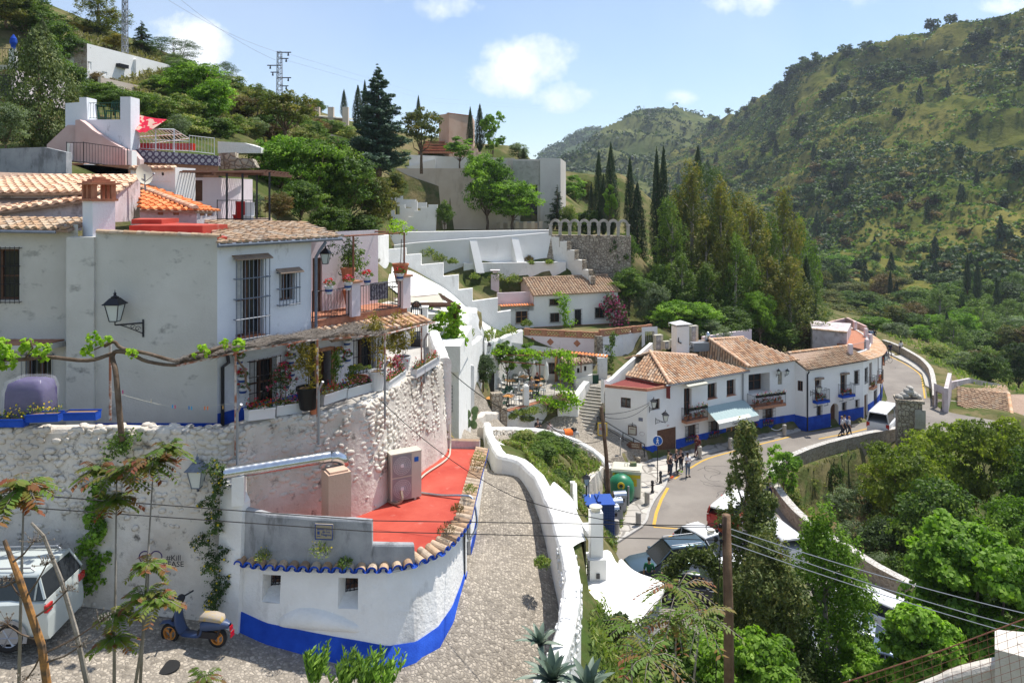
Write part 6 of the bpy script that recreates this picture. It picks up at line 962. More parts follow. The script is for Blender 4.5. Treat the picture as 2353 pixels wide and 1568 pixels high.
c=P(1370,1330,27.3);m=MB();m.box(c+Zv(.1),(.62,.6,1.5),.1);m.oB(c+V3(-.33,-.3,.85),(.64,.06,0),(-.04,.6,0),(0,0,.02));m.box(c+V3(-.02,.05,1.55),(.46,.44,1.9),.1);m.to('chimney',M.white2,cv);m=MB();m.lt_([(.16,0),(.2,.12),(.24,.14),(.24,.18),(.12,.2)],c+V3(-.02,.05,2.5),12);m.to('chimney_cap',M.cream,cv);m=MB();m.box(c+V3(.02,-.32,.28),(.13,.05,.17),.1);m.to('vent_hole',M.dark,cv)
# café terrace
cf=T('cafe_building','small white café house with mossy tiled roof at the back of the terrace','house',P(1250,870,66));Fc=Fac(P2(1128,870,66.5),P2(1318,860,66));dc=Fc.bx(*r1(1210,460),*r1(1272,566))+(.2,);Fc.o=[dc];m=MB();Fc.wall(m,-17,(-12.9,-13.8));Fb_=Fac(P2(1318,860,64),P2(1361,860,64))
wq=[Fb_.bx(*r1(1473,508),*r1(1497,553))+(.3,),Fb_.bx(*r1(1538,490),*r1(1560,537))+(.3,)];Fb_.o=wq;Fb_.wall(m,-17.3,(-14.7,-14.5));m.pY([(*Fb_.A,-17),(*Fc.B,-17),(*Fc.B,-13.8),(*Fb_.A,-14.6)]);wM(m,[P2(1322,865,63.2),P2(1361,860,63)],[-15.6,-15.2],-18.5,.3,.2,wob=.04,seg=.3)
m.pz([P2(1372,840,64.5),P2(1395,840,64.5),P2(1395,840,66),P2(1372,840,66)],-17,-14.1);m.to('wall',M.white,cf);wn_(Fc,cf,dc,'wood',2,name='door_opening')
for o in wq:wn_(Fb_,cf,o,'wood',1)
oc=P(*r1(1283,520),65.6);m=MB();m.box(oc,(.75,.05,2.6),1.2);m.to('open_door_leaf',M.wood2,cf);tl_(cf,[P(*r1(1385,480),63.2),P(*r1(1622,450),63.2),P(*r1(1560,400),65.5),P(*r1(1290,368),66.5)],'tileb',.3,.36,'roof_tiles',81,.07,rF=.03,jit=.6);tl_(cf,[P(*r1(1180,352),66.2),P(*r1(1750,412),64.5),P(*r1(1750,398),65.2),P(*r1(1180,338),67)],'tileo',.3,.36,'coping_tiles',82,.06)
m=MB();Fgt=Fac(P2(1361,890,63),P2(1375,890,63));Fgt.sB(m,0,Fgt.L,-16.6,-15.2,0,.05);gtt=m.to('garden_gate',M.dgreen,loc=Fgt.at(.3,-16),lB='narrow green garden gate with white bars at the top of the stairs',cat='gate');gr_(Fgt,gtt,0,Fgt.L,-15.2,-14.3,'blg',.02,.1,.9)
m=MB();fl_=[P2(1151,946,56.2),P2(1282,911,60.5),P2(1362,895,63),P2(1372,850,66),P2(1318,855,66.4),P2(1128,868,66.5),P2(1108,900,60)];m.pz(fl_,-19.5,-16.42);m.to('cafe_floor',M.paving,kind='structure')
ct_=T('terrace_wall','whitewashed wall with hanging plants and small tiled doorway under the café','wall',P(1215,960,58));W0,W1,W2=P(1151,946,56.1),P(1282,911,60.4),P(1327,920,59.3);Fw1=Fac(W0[:2],W1[:2]);od=Fw1.bx(*r1(1195,838),*r1(1262,1000))+(.35,);Fw1.o=[(od[0],od[1],-19.2,od[3],.35)];m=MB();Fw1.wall(m,-19.6,-16.45);wM(m,[tP(Vc(W1[:2])+Vc((-.1,-1.2))),W2[:2],(5.5,60.5),(6.4,62)],[-16.7,-16.9,-16.2,-15.6],-19.6,.5,.2,wob=.2,seg=.5);m.to('wall_body',M.white,ct_)
gr_(Fw1,ct_,*Fw1.o[0][:4],'dgreen',-.1,.12,.9,name='green_door_grille');m=MB();wM(m,[W0[:2],W1[:2]],-16.36,-16.47,.3,.05);m.to('brick_coping',M.brr,ct_);tl_(ct_,[Fw1.at(od[0]-.6,-16.55,.55),Fw1.at(od[1]+1.2,-16.45,.55),Fw1.at(od[1]+1.2,-16.2,-.2),Fw1.at(od[0]-.6,-16.3,-.2)],'tile',.28,.36,'door_hood_tiles',83,.06)
rail_([Fw1.at(.2,-16.4,-.15),Fw1.at(2.6,-16.4,-.15)],1.2,'terrace_railing','iron',ct_,.16);rail_([Fw1.at(2.9,-16.4,-.15),Fw1.at(6.0,-16.4,-.15)],1.2,'terrace_railing','iron',ct_,.16)
m=MB();p=Fw1.at(2.75,-16.4,-.15);m.box(p+Zv(.75),(.42,.42,1.5),.3);m.ell(p+Zv(1.5),(.2,.2,.15));m.to('white_pillar',M.white,ct_);m=MB();p=Fw1.at(-.35,-16.4,-.15);m.box(p+Zv(.1),(.85,.6,2.9),.3);m.box(p+V3(.5,-.1,-.7),(.5,.6,2.4),.3);m.to('brick_pier',M.masonry,ct_)
m=MB();wM(m,[(-2.6,50.5),(-1.9,53.4),(-.9,55.7)],[-15.2,-15.6,-16.2],-19.5,.5,.1,wob=.12,seg=.4,round_=1);m.to('low_pebble_wall',M.pebble,loc=(-2,53,-16),lB='low whitewashed pebble wall left of the café terrace wall',cat='wall',sM=1)
cb=T('corner_block','tall narrow white house corner with square black window grille','house',(-3.6,40,-12));m=MB();Fq=Fac(P2(1012,980,40),P2(1054,980,40));oq=Fq.bx(*r1(222,662),*r1(328,905))+(.25,);Fq.wall(m,-15.5,-9.4);m.pY([(*Fq.B,-15.5),(*(Fq.B+Vc((.2,8))),-15.5),(*(Fq.B+Vc((.2,8))),-9.4),(*Fq.B,-9.4)])
a,b=P(995,848,39.7),P(1057,848,39.7);m.pz([a[:2],b[:2],(b.x+.3,46),(a.x,46)],-9.45,-8.05);m.to('wall',M.white,cb);m=MB();Fq.sB(m,oq[0]+.05,oq[1]-.1,oq[2]+.1,oq[3]-.25,.0,.03);m.to('dark_window',M.dark,cb);gr_(Fq,cb,*oq[:4],'iron',.12,.22,.2)
bw_=T('lane_wall','white wall with beer crates at the back of the lower lane','wall',(-3,52,-14));m=MB();wM(m,[(-4.2,52.5),(-2.7,53.2)],[-11.8,-12.2],-17,.4,wob=.1,seg=.4);m.to('wall_body',M.white,bw_)
crw=P(1071,948,50.5)
for k,(mt,lb)in eN((('redf','lower red plastic bottle crate in the lane'),('redf','upper red plastic bottle crate of the stack'),('x','black crate tower behind the red crates'))):
 mm=M.tlight if k<2 else M.black;m=MB();x=crw+V3(0 if k<2 else-.55,0 if k<2 else .3,.17+.33*k if k<2 else .7);w,hh=(.42,.3)if k<2 else(.5,1.5)
 for s_ in(-1,1):m.box(x+V3(s_*w/2,0,0),(.03,.34,hh));m.box(x+V3(0,s_*.17,0),(w,.03,hh))
 m.box(x-Zv(hh/2-.02),(w,.34,.03));m.box(x+V3(0,-.18,hh*.1),(w*.3,.02,hh*.2));m.to('bottle_crate',mm,loc=x,lB=lb,cat='crate',gQ='crates in the lane')
ra=T('upper_cafe_wall','white rendered retaining wall with scalloped top behind the café','wall',P(1150,800,62));m=MB();wM(m,sM([P2(1057,800,50),P2(1080,800,53),P2(1108,770,58)],3),[-9.9,-10.2,-10.4,-10.6,-10.8,-10.9,-10.95],-17,.4,wob=.08,seg=.5,round_=1);wM(m,sM([P2(1108,780,58),P2(1112,770,60),P2(1150,765,64),P2(1201,755,69)],3),[-11.2,-11.3,-11.5,-11.7,-12,-12.2,-12.3,-12.3,-12.4,-12.4],-17,.4,wob=.08,seg=.5,round_=1);m.to('wall_body',M.white,ra,sM=1);lm_(P(1121,808,61),(0,.5,0),'wall_lamp','small lantern on the white retaining wall behind the café',sc=1.1)
sp=T('stepped_wall','thick white wall descending in large steps to the farmhouse','wall',P(1050,700,64))
st_px=[(893,932,571),(932,967,584),(967,1018,606),(1018,1053,633),(1053,1085,664),(1085,1143,688),(1143,1173,715)]
ft=lambda u:60+(u-890)/320*12;m=MB()
for i,(u0,u1,v)in eN(st_px):a,b=P(u0,v,ft(u0)),P(u1,v,ft(u1));dd=.5+.004*i;m.pz([(a.x,a.y),(b.x,b.y),(b.x,b.y+dd),(a.x,a.y+dd)],-16,(HZ-v)/F*(a.y+b.y)/2)
m.to('wall_body',M.white,sp);ws2=[P2(885,640,50),P2(900,640,60),P2(1040,700,65.5),P2(1140,758,69),P2(1120,775,60),P2(1050,775,55),P2(1000,730,50)];dp_('whitewashed_bank',ws2,M.white,.12,.6,kind='structure')
m=MB();wM(m,[P2(846,600,55),P2(872,600,57),P2(893,600,60),P2(884,600,79)],[P(0,543,55).z,P(0,541,57).z,P(0,540,60).z,-3.7],-9,.4,wob=.04,seg=1);m.to('back_white_wall',M.white,loc=P(870,640,57),lB='plain white wall behind the balcony pots with streaky shadows',cat='wall')
wp=T('terrace_retaining_wall','broad white retaining wall with two sloping buttresses','wall',P(1100,600,82));m=MB();a,b=P(883,610,78),P(1268,600,84);Fr=Fac(a[:2],b[:2]);m.pz([P2(883,575,80),P2(1268,575,86),P2(1268,575,87),P2(883,575,81)],-9,-3.95)
topl=[(905,563),(960,557),(1055,550),(1120,546),(1180,541),(1235,536),(1266,534)];wM(m,[Fr.at(Fr.su(u),0)[:2]for u,v in topl],[Fr.sz(u,v)[1]for u,v in topl],-9.5,.5,wob=.03,seg=1.5)
for(u0,v0,u1,v1)in((1084,546,1100,602),(1180,541,1200,600)):p,q=Fr.su(u0),Fr.su(u1);zt=Fr.sz(u0,v0)[1];zb=-8.3;w=.8;A0_,B0_,C0_,D0_=Fr.at(p-.3,zt,-.1),Fr.at(p+w-.3,zt,-.1),Fr.at(p+w+.2,zb,1.5),Fr.at(p-.1+.2,zb,1.5);E_b,F_b=Fr.at(p-.3,zb,-.1),Fr.at(p+w-.3,zb,-.1);m.pY([A0_,B0_,C0_,D0_]);m.pY([A0_,D0_,E_b]);m.pY([B0_,F_b,C0_])
m.to('wall_body',M.white2,wp)
m=MB();zt=-7.05;Ft=Fac(P2(1065,610,80),P2(1300,608,82));m.pz([tP(Ft.A),tP(Ft.B),P2(1300,600,86),P2(1065,600,82)],-10.5,-7.35);wM(m,[tP(Ft.A),tP(Ft.B)],-7.3,-10.6,.35,.05,wob=.05,seg=1);m.to('lower_white_wall',M.white,loc=P(1200,640,80),lB='lower white terrace wall dotted with tufts above the farmhouse roof',cat='wall')
rs=T('right_stepped_wall','white wall stepping down beside the stone wall under the arches','wall',P(1310,600,80));m=MB();q_=[z4(*p)for p in((1640,400),(1720,440),(1790,520),(1860,610),(1930,700),(1990,760),(2010,790))]
for i in rQ(len(q_)-1):(u0,v0),(u1,v1)=q_[i],q_[i+1];y0,y1=84-i*.8,84-(i+1)*.8;a,b=P(u0,v0,y0),P(u1,v0,y1);m.pz([(a.x,a.y),(b.x,b.y),(b.x+.1,b.y+.8),(a.x+.1,a.y+.8)],-11,(a.z+b.z)/2)
m.to('wall_body',M.white,rs);m=MB();
for i in rQ(len(q_)-1):(u0,v0),(u1,v1)=q_[i],q_[i+1];y0=84-i*.8;a,b=P(u0,v0,y0),P(u1,v0,y0-.8);m.box(((b.x)+.25,b.y+.4,(a.z+b.z)/2-.55),(.5,.9,1.1))
m.to('stone_ends',M.masonry,rs)
ac=T('stone_arcade','row of grey stone arches crowning the rubble wall','arcade',P(1355,545,84));m=MB();Fx=Fac(P(*z4(1640,385),84)[:2],P(*z4(2352,385),83)[:2]);zb=Fx.sz(*z4(1900,385))[1];n=8;pt=Fx.L/n
for i in rQ(n+1):
 q=pt*i;Fx.sB(m,q-.18,q+.18,zb,zb+1.15,-.2,.2);Fx.sB(m,q-.25,q+.25,zb+1.1,zb+1.25,-.24,.24)
 if i<n:
  c_=q+pt/2;ri,ro=pt/2-.2,pt/2+.08;Rw=[]
  for k in rQ(13):a=pi*k/12;Rw.append([Fx.at(c_-cs(a)*r,zb+1.2+sn(a)*r*1.02,o)for r,o in((ri,.2),(ro,.2),(ro,-.2),(ri,-.2))])
  m.gD(Rw,cZ=1)
m.to('arches',M.arch,ac);m=MB();wM(m,[tP(Fx.at(-.6,0))[:2],tP(Fx.at(Fx.L*.55,0))[:2],tP(Fx.at(Fx.L+.3,0,.3))[:2]],[zb]*3,-14,1.2,.9,wob=.03,seg=1);m.to('rubble_wall',M.masonry,ac)
zs2=T('zigzag_stairs','white crow stepped stair walls climbing in zigzag to the cedar','stairs',P(940,525,86));m=MB()
for(pts,Y0,dY,zb_)in(([(1000,531),(1005,470),(984,470),(984,476),(966,476),(966,484),(950,484),(950,498),(937,498),(937,512),(925,512),(925,531)],86,.5,0),([(876,535),(876,487),(890,487),(890,483),(905,483),(905,493),(918,493),(918,470),(930,470),(930,478),(945,478),(945,462),(958,462),(958,530)],87.5,.5,0),([(880,470),(880,440),(900,440),(900,450),(925,450),(925,458),(955,458),(955,465),(980,465),(980,480)],90,.4,0)):
 f=[P(u,v,Y0)for u,v in pts];b_=[p+V3(0,dY,0)for p in f];m.pY(f);m.pY(b_[::-1])
 for i in rQ(len(f)):j=(i+1)%len(f);m.pY([f[j],f[i],b_[i],b_[j]])
m.to('stair_walls',M.white2,zs2)
mu=T('beige_hall','large beige concrete hall with dark glazed recess on the hill','building',P(1200,528,95));m=MB();Fm=Fac(P2(1178,528,95),P2(1240,528,95));a,b,c_=P(1180,528,95),P(1240,528,95.5),P(1284,528,99);om=(Fm.su(1195),Fm.L-.3,-3.3,1.4,1.2);Fm.o=[om];Fm.wall(m,-5,4.7);m.pz([(b.x,b.y-.8),(c_.x,c_.y-3.2),(c_.x+1.5,c_.y+8),(b.x,b.y+8)],-5,4.85);m.pz([(a.x-3,a.y+.6),(b.x,b.y+.6),(b.x,b.y+8),(a.x-3,a.y+8)],3.5,4.6);m.to('wall',M.gbe,mu)
m=MB();Fm.sB(m,om[0],om[1],om[2],om[3],-1.19,-1.1);m.to('dark_glazing',M.dark,mu);m=MB();Fm.sB(m,0,Fm.L,1.42,4.5,0,.12);m.to('panel_band',M.arch,mu)
m=MB()
for k in rQ(6):p=P(1152+k*18,517,92.6);m.box(p,(.45,.15,.9))
m.to('niches',M.beige,mu)
bt=T('beige_retaining_wall','tall beige rendered retaining wall under the terrace trees','wall',P(1000,460,96));m=MB();pth=sM([P2(905,460,97),P2(980,460,97.5),P2(1070,460,96),P2(1130,460,95.8),P2(1182,460,95.8)],4);wM(m,pth,[3.6,3.6,3.62,3.6,3.62,3.6,3.6,3.6,3.6,4.2,4.8,5.0,5.0,4.9,4.9,4.9,4.9][:len(pth)],-6,.6,.5,seg=2,wob=.05);m.to('wall_body',M.beige,bt);m=MB();wM(m,[P2(1140,520,93.5),P2(1235,520,93.5)],-3.4,-6,1.6);m.to('plinth',M.beige,bt)
up=T('pink_hilltop_house','salmon coloured cube house with terracotta edge on the hilltop','house',P(1045,340,112));m=MB();a,b,c_=P(1008,345,110),P(1030,345,107),P(1085,345,111);Fu=Fac(b[:2],c_[:2]);zt=P(1060,272,109).z;Fu.o=[Fu.bx(1034,297,1049,305)+(.2,)];Fu.wall(m,5.5,zt+.5);m.pY([(a.x,a.y,5.5),(b.x,b.y,5.5),(b.x,b.y,zt+.5),(a.x,a.y,zt+.6)]);m.pz([(b.x+.1,b.y+.05),(c_.x,c_.y+.05),(c_.x,c_.y+7),(a.x,a.y+5)],5.5,zt+.46);m.to('wall',M.peach,up);wn_(Fu,up,Fu.o[0],'black',1)
m=MB();Fu.sB(m,-.1,Fu.L+.1,zt+.5,zt+.6,-.3,.1);m.to('terracotta_edge',M.brr,up);m=MB()
for k in rQ(5):a,b=P(960+k*4,352-k*6,104+k*1.2),P(1040,352-k*6,103+k*1.2);m.oB(a,b-a,(0,1.2,0),(0,0,.25))
m.to('terrace_steps',M.brr,up);m=MB();wM(m,[P2(940,385,101),P2(1100,380,101)],[5.6,5.2],3,.4);wM(m,[P2(925,385,100.5),P2(960,385,100.5),P2(1000,385,100.5)],[3.9,4.3,5],3,.4);m.to('white_garden_wall',M.white2,up)
m=MB()
for k in rQ(5):p=P(1083+k*9,345-8+k*8,104);m.box((p.x,p.y,p.z-.5),(.65,2.5,1.3))
m.to('stepped_edge',M.peach,up)
# buildings of the left hillside
z1=lambda x,y:(x*.2499,y*.2499)
z2=lambda x,y:(588+x*.2499,y*.2499)
r0=lambda x,y:(x*.2499,341.9+y*.2499)
def flat(m,px,Y,dY,mi=0):
 Ys=Y if is_(Y,(list,tP))else[Y]*len(px);f=[P(u,v,y)for(u,v),y in zip(px,Ys)];b=[p+V3(0,dY,0)for p in f];m.pY(f,mi);m.pY(b[::-1],mi)
 for i in rQ(len(f)):j=(i+1)%len(f);m.pY([f[j],f[i],b[i],b[j]],mi)
tr1=T('tiled_house','house with broad pale curved tiles and mauve gable behind the white house','house',P(150,500,25));tl_(tr1,[P(-40,443,24.6),P(268,441,24.6),P(322,404,28.6),P(-40,394,29)],'tilep',.3,.4,'roof_tiles',91,.07)
m=MB();a,b=P(262,441,24.9),P(322,405,28.4);m.pY([a,P(262,510,24.9),P(322,508,28.4),b]);m.pY([P(-40,446,24.9),P(-40,520,24.9),P(262,510,24.9),P(262,441,24.9)]);m.to('mauve_wall',M.mauve,tr1);rd_(tr1,P(222,462,24),P(322,404,28.6),'tilep',.12)
tl_(tr1,[P(-40,490,23.5),P(188,460,24),P(188,452,25),P(-40,452,25)],'tilep',.3,.4,'lower_roof_tiles',92,.07);m=MB();m.pY([P(-40,488,23.8),P(-40,530,23.8),P(188,530,24.2),P(188,458,24.2)]);m.to('lower_mauve_wall',M.mauve,tr1)
os_=T('orange_roof_house','low mauve outbuilding with bright orange tiled roof','house',P(400,505,27));e0,e1,e2=P(321,481,26.8),P(449,484,26.8),P(501,486,28.4);tl_(os_,[e0,e1,P(322,433,30.2)],'tileo',.28,.38,'roof_tiles',93,.07);tl_(os_,[e1,e2,P(324,422,31.4),P(322,433,30.2)],'tileo',.28,.38,'right_roof_tiles',94,.07);rd_(os_,e1+Zv(.08),P(322,431,30.2),'tilep',.12)
Fo=Fac(P2(321,500,27),P2(452,500,27));Fo2=Fac(P2(452,500,27),P2(498,500,28.3));Fo.o=[Fo.bx(362,484,375,494)+(.1,),Fo.bx(398,485,411,494)+(.1,)];Fo2.o=[Fo2.bx(459,488,472,496)+(.1,),Fo2.bx(476,488,489,496)+(.1,)];m=MB();Fo.wall(m,-1.6,P(0,481,27).z);Fo2.wall(m,-1.6,P(0,482,27).z);m.to('wall',M.mauve,os_);m=MB()
for F_ in(Fo,Fo2):
 for o in F_.o:F_.sB(m,*o[:4],-.09,-.05)
m.to('vent_slots',M.brick,os_)
ds=T('satellite_dish','round beige satellite dish on the roof corner above the orange tiles','dish',P(333,425,27));c=P(332,400,27);m=MB();rt=Mx.Rotation(R(62),3,'Z')@Mx.Rotation(R(80),3,'X');Rw=[]
for k in rQ(6):r=.34*k/5;Rw.append([c+rt@Vc((cs(a)*r,sn(a)*r*1.12,-.09*(1-(k/5)**2)))for a in[j*pi/10 for j in rQ(20)]])
m.gD(Rw,cZ=1);m.to('dish',M.cream,ds,sM=1);m=MB();m.bar(c,c+V3(0,.05,-.6),.05);m.bar(c+Zv(-.3),c+V3(.42,-.2,-.05),.025);m.ell(c+V3(.43,-.2,0),(.06,.04,.04));m.to('feed_arm',M.gmt,ds)
wt=T('white_outbuilding','low white house with wooden window between orange roof and pergola','house',P(360,430,31));Fv=Fac(P2(300,430,31),P2(402,430,31));Fv.o=[Fv.bx(342,417,393,440)+(.2,)];m=MB();Fv.wall(m,-1.5,P(0,384,31).z);m.pz([tP(Fv.A+Vc((0,.02))),tP(Fv.B+Vc((0,.02))),tP(Fv.B+Vc((.3,1.3))),tP(Fv.A+Vc((0,1.3)))],-1.5,P(0,384.5,31).z);m.to('wall',M.white2,wt);wn_(Fv,wt,Fv.o[0],'wood',2);tl_(wt,[Fv.at(0,P(0,386,31).z,.2),Fv.at(Fv.L,P(0,386,31).z,.2),Fv.at(Fv.L,P(0,383,31).z,-.3),Fv.at(0,P(0,383,31).z,-.3)],'tilep',.28,.3,'coping_tiles',95,.04)
pr=T('pergola_room','pale pink room with dark doorway under a weathered slat pergola','house',P(460,500,33));Fp=Fac(P2(401,490,33),P2(508,490,33));Fp.o=[Fp.bx(425,414,465,462)+(.3,)];m=MB();Fp.wall(m,-1.8,P(0,408,33).z);m.pY([(*Fp.B,-1.8),(Fp.B.x+.35,Fp.B.y+3,-1.8),(Fp.B.x+.35,Fp.B.y+3,.8),(*Fp.B,.8)]);m.to('wall',M.pinkw,pr);m=MB();o=Fp.o[0];Fp.sB(m,*o[:4],-.29,-.2);m.to('dark_doorway',M.wood,pr)
m=MB();zt=P(0,396,32).z
for k in rQ(22):x0=P(399,0,32).x;x1=P(621,0,32).x;m.tB([(x0,31.3+k*.17,zt+.05*(k%2)),(x1,31.3+k*.17,zt-.04+.05*(k%3))],.035,4)
for x in(x0,(x0+x1)/2,x1):m.box((x,33,zt-.1),(.09,4,.12))
m.to('slat_roof',M.wood,pr);m=MB()
for u in(401,521,557,590,619):p=P(u,500,31.4 if u!=590 else 34);m.bar((p.x,p.y,-1.7),(p.x,p.y,zt),.07)
m.to('posts',M.iron,pr);rail_([P(499,506,31.5),P(620,506,31.5)],.85,'terrace_railing','iron',pr,.2);m=MB();m.pz([P2(495,506,31),P2(625,506,31),P2(625,506,35),P2(495,506,35)],-2.2,P(0,506,31.4).z);m.to('terrace_slab',M.owd,pr)
for k,(u,v)in eN(((548,497),(570,499))):m=MB();m.box(P(u,v,32)+Zv(.05),(.4,.4,.06));m.box(P(u,v,32)+V3(0,.2,.35),(.4,.05,.6));m.box(P(u,v,32)+Zv(-.2),(.34,.34,.45));m.to('plastic_chair',M.tlight if k==0 else M.wpl,loc=P(u,v,32),lB=('red'if k==0 else 'white')+' plastic chair behind the pergola terrace railing',cat='chair')
ptm=bpy.data.materials.new('patterned_tiles');ptm.use_nodes=1
def _pt():nt=ptm.node_tree;N=nt.nodes;L=nt.links;b=N['Principled BSDF'];tc=N.new('ShaderNodeTexCoord');v=N.new('ShaderNodeTexVoronoi');v.inputs['Scale'].default_value=3;v.inputs['Randomness'].default_value=0;L.new(tc.outputs['Object'],v.inputs['Vector']);w=N.new('ShaderNodeMath');w.operation='SINE';w2=N.new('ShaderNodeMath');w2.operation='MULTIPLY';w2.inputs[1].default_value=26;L.new(v.outputs['Distance'],w2.inputs[0]);L.new(w2.outputs[0],w.inputs[0]);r=N.new('ShaderNodeValToRGB');r.color_ramp.elements[0].color=(.09,.06,.11,1);r.color_ramp.elements[0].position=.35;r.color_ramp.elements[1].color=(.52,.48,.5,1);r.color_ramp.elements[1].position=.6;L.new(w.outputs[0],r.inputs[0]);L.new(r.outputs[0],b.inputs['Base Color'])
_pt()
tt=T('tiled_terrace','terrace parapet clad in dark patterned tiles with white railings','terrace',P(400,385,38));m=MB();flat(m,[z1(1210,1370),z1(2005,1432),z1(2005,1525),z1(1285,1492),z1(1210,1430)],37.5,.3);m.to('patterned_parapet',ptm,tt);m=MB();flat(m,[z1(1280,1490),z1(1870,1512),z1(1870,1570),z1(1280,1570)],37.7,.3);m.to('pink_wall',M.pinkw,tt);m=MB();m.pz([P2(300,370,37.6),P2(502,370,37.6),P2(502,370,42),P2(300,370,42)],.5,2.0);m.to('terrace_floor',M.brick,tt)
a,b,c_=P(*z1(1225,1372),37.7),P(*z1(1740,1400),37.7),P(*z1(1970,1425),37.7);rail_([a,b],.55,'white_railing','wpi',tt,.16);rail_([b,c_],.85,'tall_white_railing','wpi',tt,.16);m=MB();A0_,B0_,C0_,D0_=P(*z1(1205,1185),37.8),P(*z1(1600,1190),37.8),P(*z1(1740,1275),41),P(*z1(1300,1330),41)
for k in rQ(14):f=k/13;m.bar(A0_.lerp(B0_,f),D0_.lerp(C0_,f),.04)
for f in(0,.5,1):m.bar(A0_.lerp(D0_,f),B0_.lerp(C0_,f),.05)
for q in(A0_,B0_,P(*z1(1430,1190),37.8)):m.bar(q,V3(q.x,q.y,2),.06)
m.to('canopy_frame',M.wpi,tt)
q=[P(*z1(1220,1038),38.5),P(*z1(1535,1098),38.2),P(*z1(1400,1185),37.3),P(*z1(1208,1172),37.5)];m=MB();Rw=[]
for i in rQ(13):f=i/12;a,b=q[0].lerp(q[1],f),q[3].lerp(q[2],f);Rw.append([a.lerp(b,g)+Vc((0,0,-.16*sn(pi*f)*(.4+g)-.03*sn(f*20)*g))for g in[j/6 for j in rQ(7)]])
m.gD(Rw);m.to('sun_cloth',mk('red_patterned_cloth',(.62,.015,.05),(.66,.42,.33),sc=2.2,lo=.5,hi=.53,det=2),loc=q[0],lB='red and pink patterned cloth stretched over the tiled terrace',cat='awning')
m=MB();m.box(P(*z1(1500,1350),38.3),(3.2,.4,.35));m.to('red_planter',M.tlight,loc=P(375,340,38.3),lB='long red plastic trough behind the white terrace railing',cat='planter')
ph=T('pink_stair_house','pink and white house with curved stair wall and roof terrace pillars','house',P(230,385,36));m=MB();flat(m,[z1(600,950),z1(728,940),z1(728,895),z1(795,895),z1(803,1100),z1(1105,1100),z1(1105,890),z1(1200,890),z1(1200,1400),z1(600,1400)],37,.9);m.to('white_block',M.wh2,ph);m=MB();flat(m,[z1(692,1500),z1(692,1103),z1(730,1100),z1(775,1130),z1(850,1195),z1(1000,1290),z1(1150,1378),z1(1150,1520)],36.4,.5);flat(m,[z1(1212,1380),z1(1285,1465),z1(1285,1600),z1(1212,1600)],36.2,.4);flat(m,[z1(430,1500),z1(430,1330),z1(620,1150),z1(692,1150),z1(692,1500)],36.8,.5);m.to('pink_stair_wall',M.pink,ph)
m=MB();flat(m,[z1(1165,1385),z1(1210,1385),z1(1210,1570),z1(1165,1570)],35.6,.5);flat(m,[z1(770,1505),z1(1180,1555),z1(1180,1600),z1(770,1600)],34,.3);flat(m,[z1(612,1315),z1(640,1315),z1(640,1470),z1(612,1470)],36,.3);m.to('white_trim',M.white2,ph);m=MB();flat(m,[z1(610,1500),z1(770,1500),z1(770,1570),z1(610,1570)],34,.4);m.pz([P2(150,375,34),P2(300,388,34),P2(300,388,36.4),P2(150,375,36.4)],.5,1.42);m.to('brick_step',M.brr,ph)
rail_([P(*z1(612,1500),34.1),P(*z1(768,1500),34.1),P(*z1(1172,1556),34.1)],.95,'black_railing','iron',ph,.135);rail_([P(*z1(805,1098),37.2),P(*z1(1108,1098),37.2)],.82,'green_railing','dgreen',ph,.14)
for k,(x,lb)in eN(((870,'dark green plastic table on the pink house roof terrace'),(1040,'dark green lattice back garden chair on the roof terrace'))):
 m=MB();c=P(*z1(x,1098),38.2)
 if k==0:m.lt_([(.55,.68),(.55,.72)],c,14);[m.bar(c+V3(a*.4,b*.3,0),c+V3(a*.3,b*.3,.68),.06)for a in(-1,1)for b in(-1,1)]
 else:m.box(c+Zv(.42),(.55,.5,.05));[m.bar(c+V3(-.25+.1*i,.25,.42),c+V3(-.25+.1*i,.35,.95),.04)for i in rQ(6)];m.tB([c+V3(-.28,.28,.5),c+V3(-.2,.36,.98),c+V3(.2,.36,.98),c+V3(.28,.28,.5)],.03,5);[m.bar(c+V3(a*.25,b*.22,0),c+V3(a*.22,b*.2,.42),.05)for a in(-1,1)for b in(-1,1)]
 m.to('garden_table'if k==0 else 'garden_chair',M.dgreen,loc=c,lB=lb,cat='table'if k==0 else 'chair')
m=MB();flat(m,[(-40,343),(100,338),(152,350),(152,400),(-40,400)],31,.4);m.to('old_grey_wall',M.gyp,loc=P(50,395,31),lB='old grey stained wall behind the pale tiled roof',cat='wall')
lh2=T('long_white_house','long low white house with grass on its roof high on the hillside','house',P(300,190,65));A1,B1=P(200,100,60),P(392,150,70);Bx=Vc(A1[:2])+(Vc(B1[:2])-Vc(A1[:2]))*1.45;Fl_=Fac(A1[:2],Bx);zt=12.35
Fl_.o=[Fl_.bx(*z1(806,568),*z1(840,642))+(.2,),Fl_.bx(*z1(935,660),*z1(985,692))+(.2,),Fl_.bx(*z1(1115,712),*z1(1185,745))+(.2,),Fl_.bx(*z1(1255,695),*z1(1395,785))+(.2,)];m=MB();Fl_.wall(m,8.0,zt);m.pz([tP(Fl_.A+Vc((-.02,.1))),tP(Fl_.B+Vc((-.02,0))),tP(Fl_.B+Vc((-5,3))),tP(Fl_.A+Vc((-6,1)))],8,zt-.02);m.to('wall',M.white2,lh2)
for o in Fl_.o:wn_(Fl_,lh2,o,'dgreen',2)
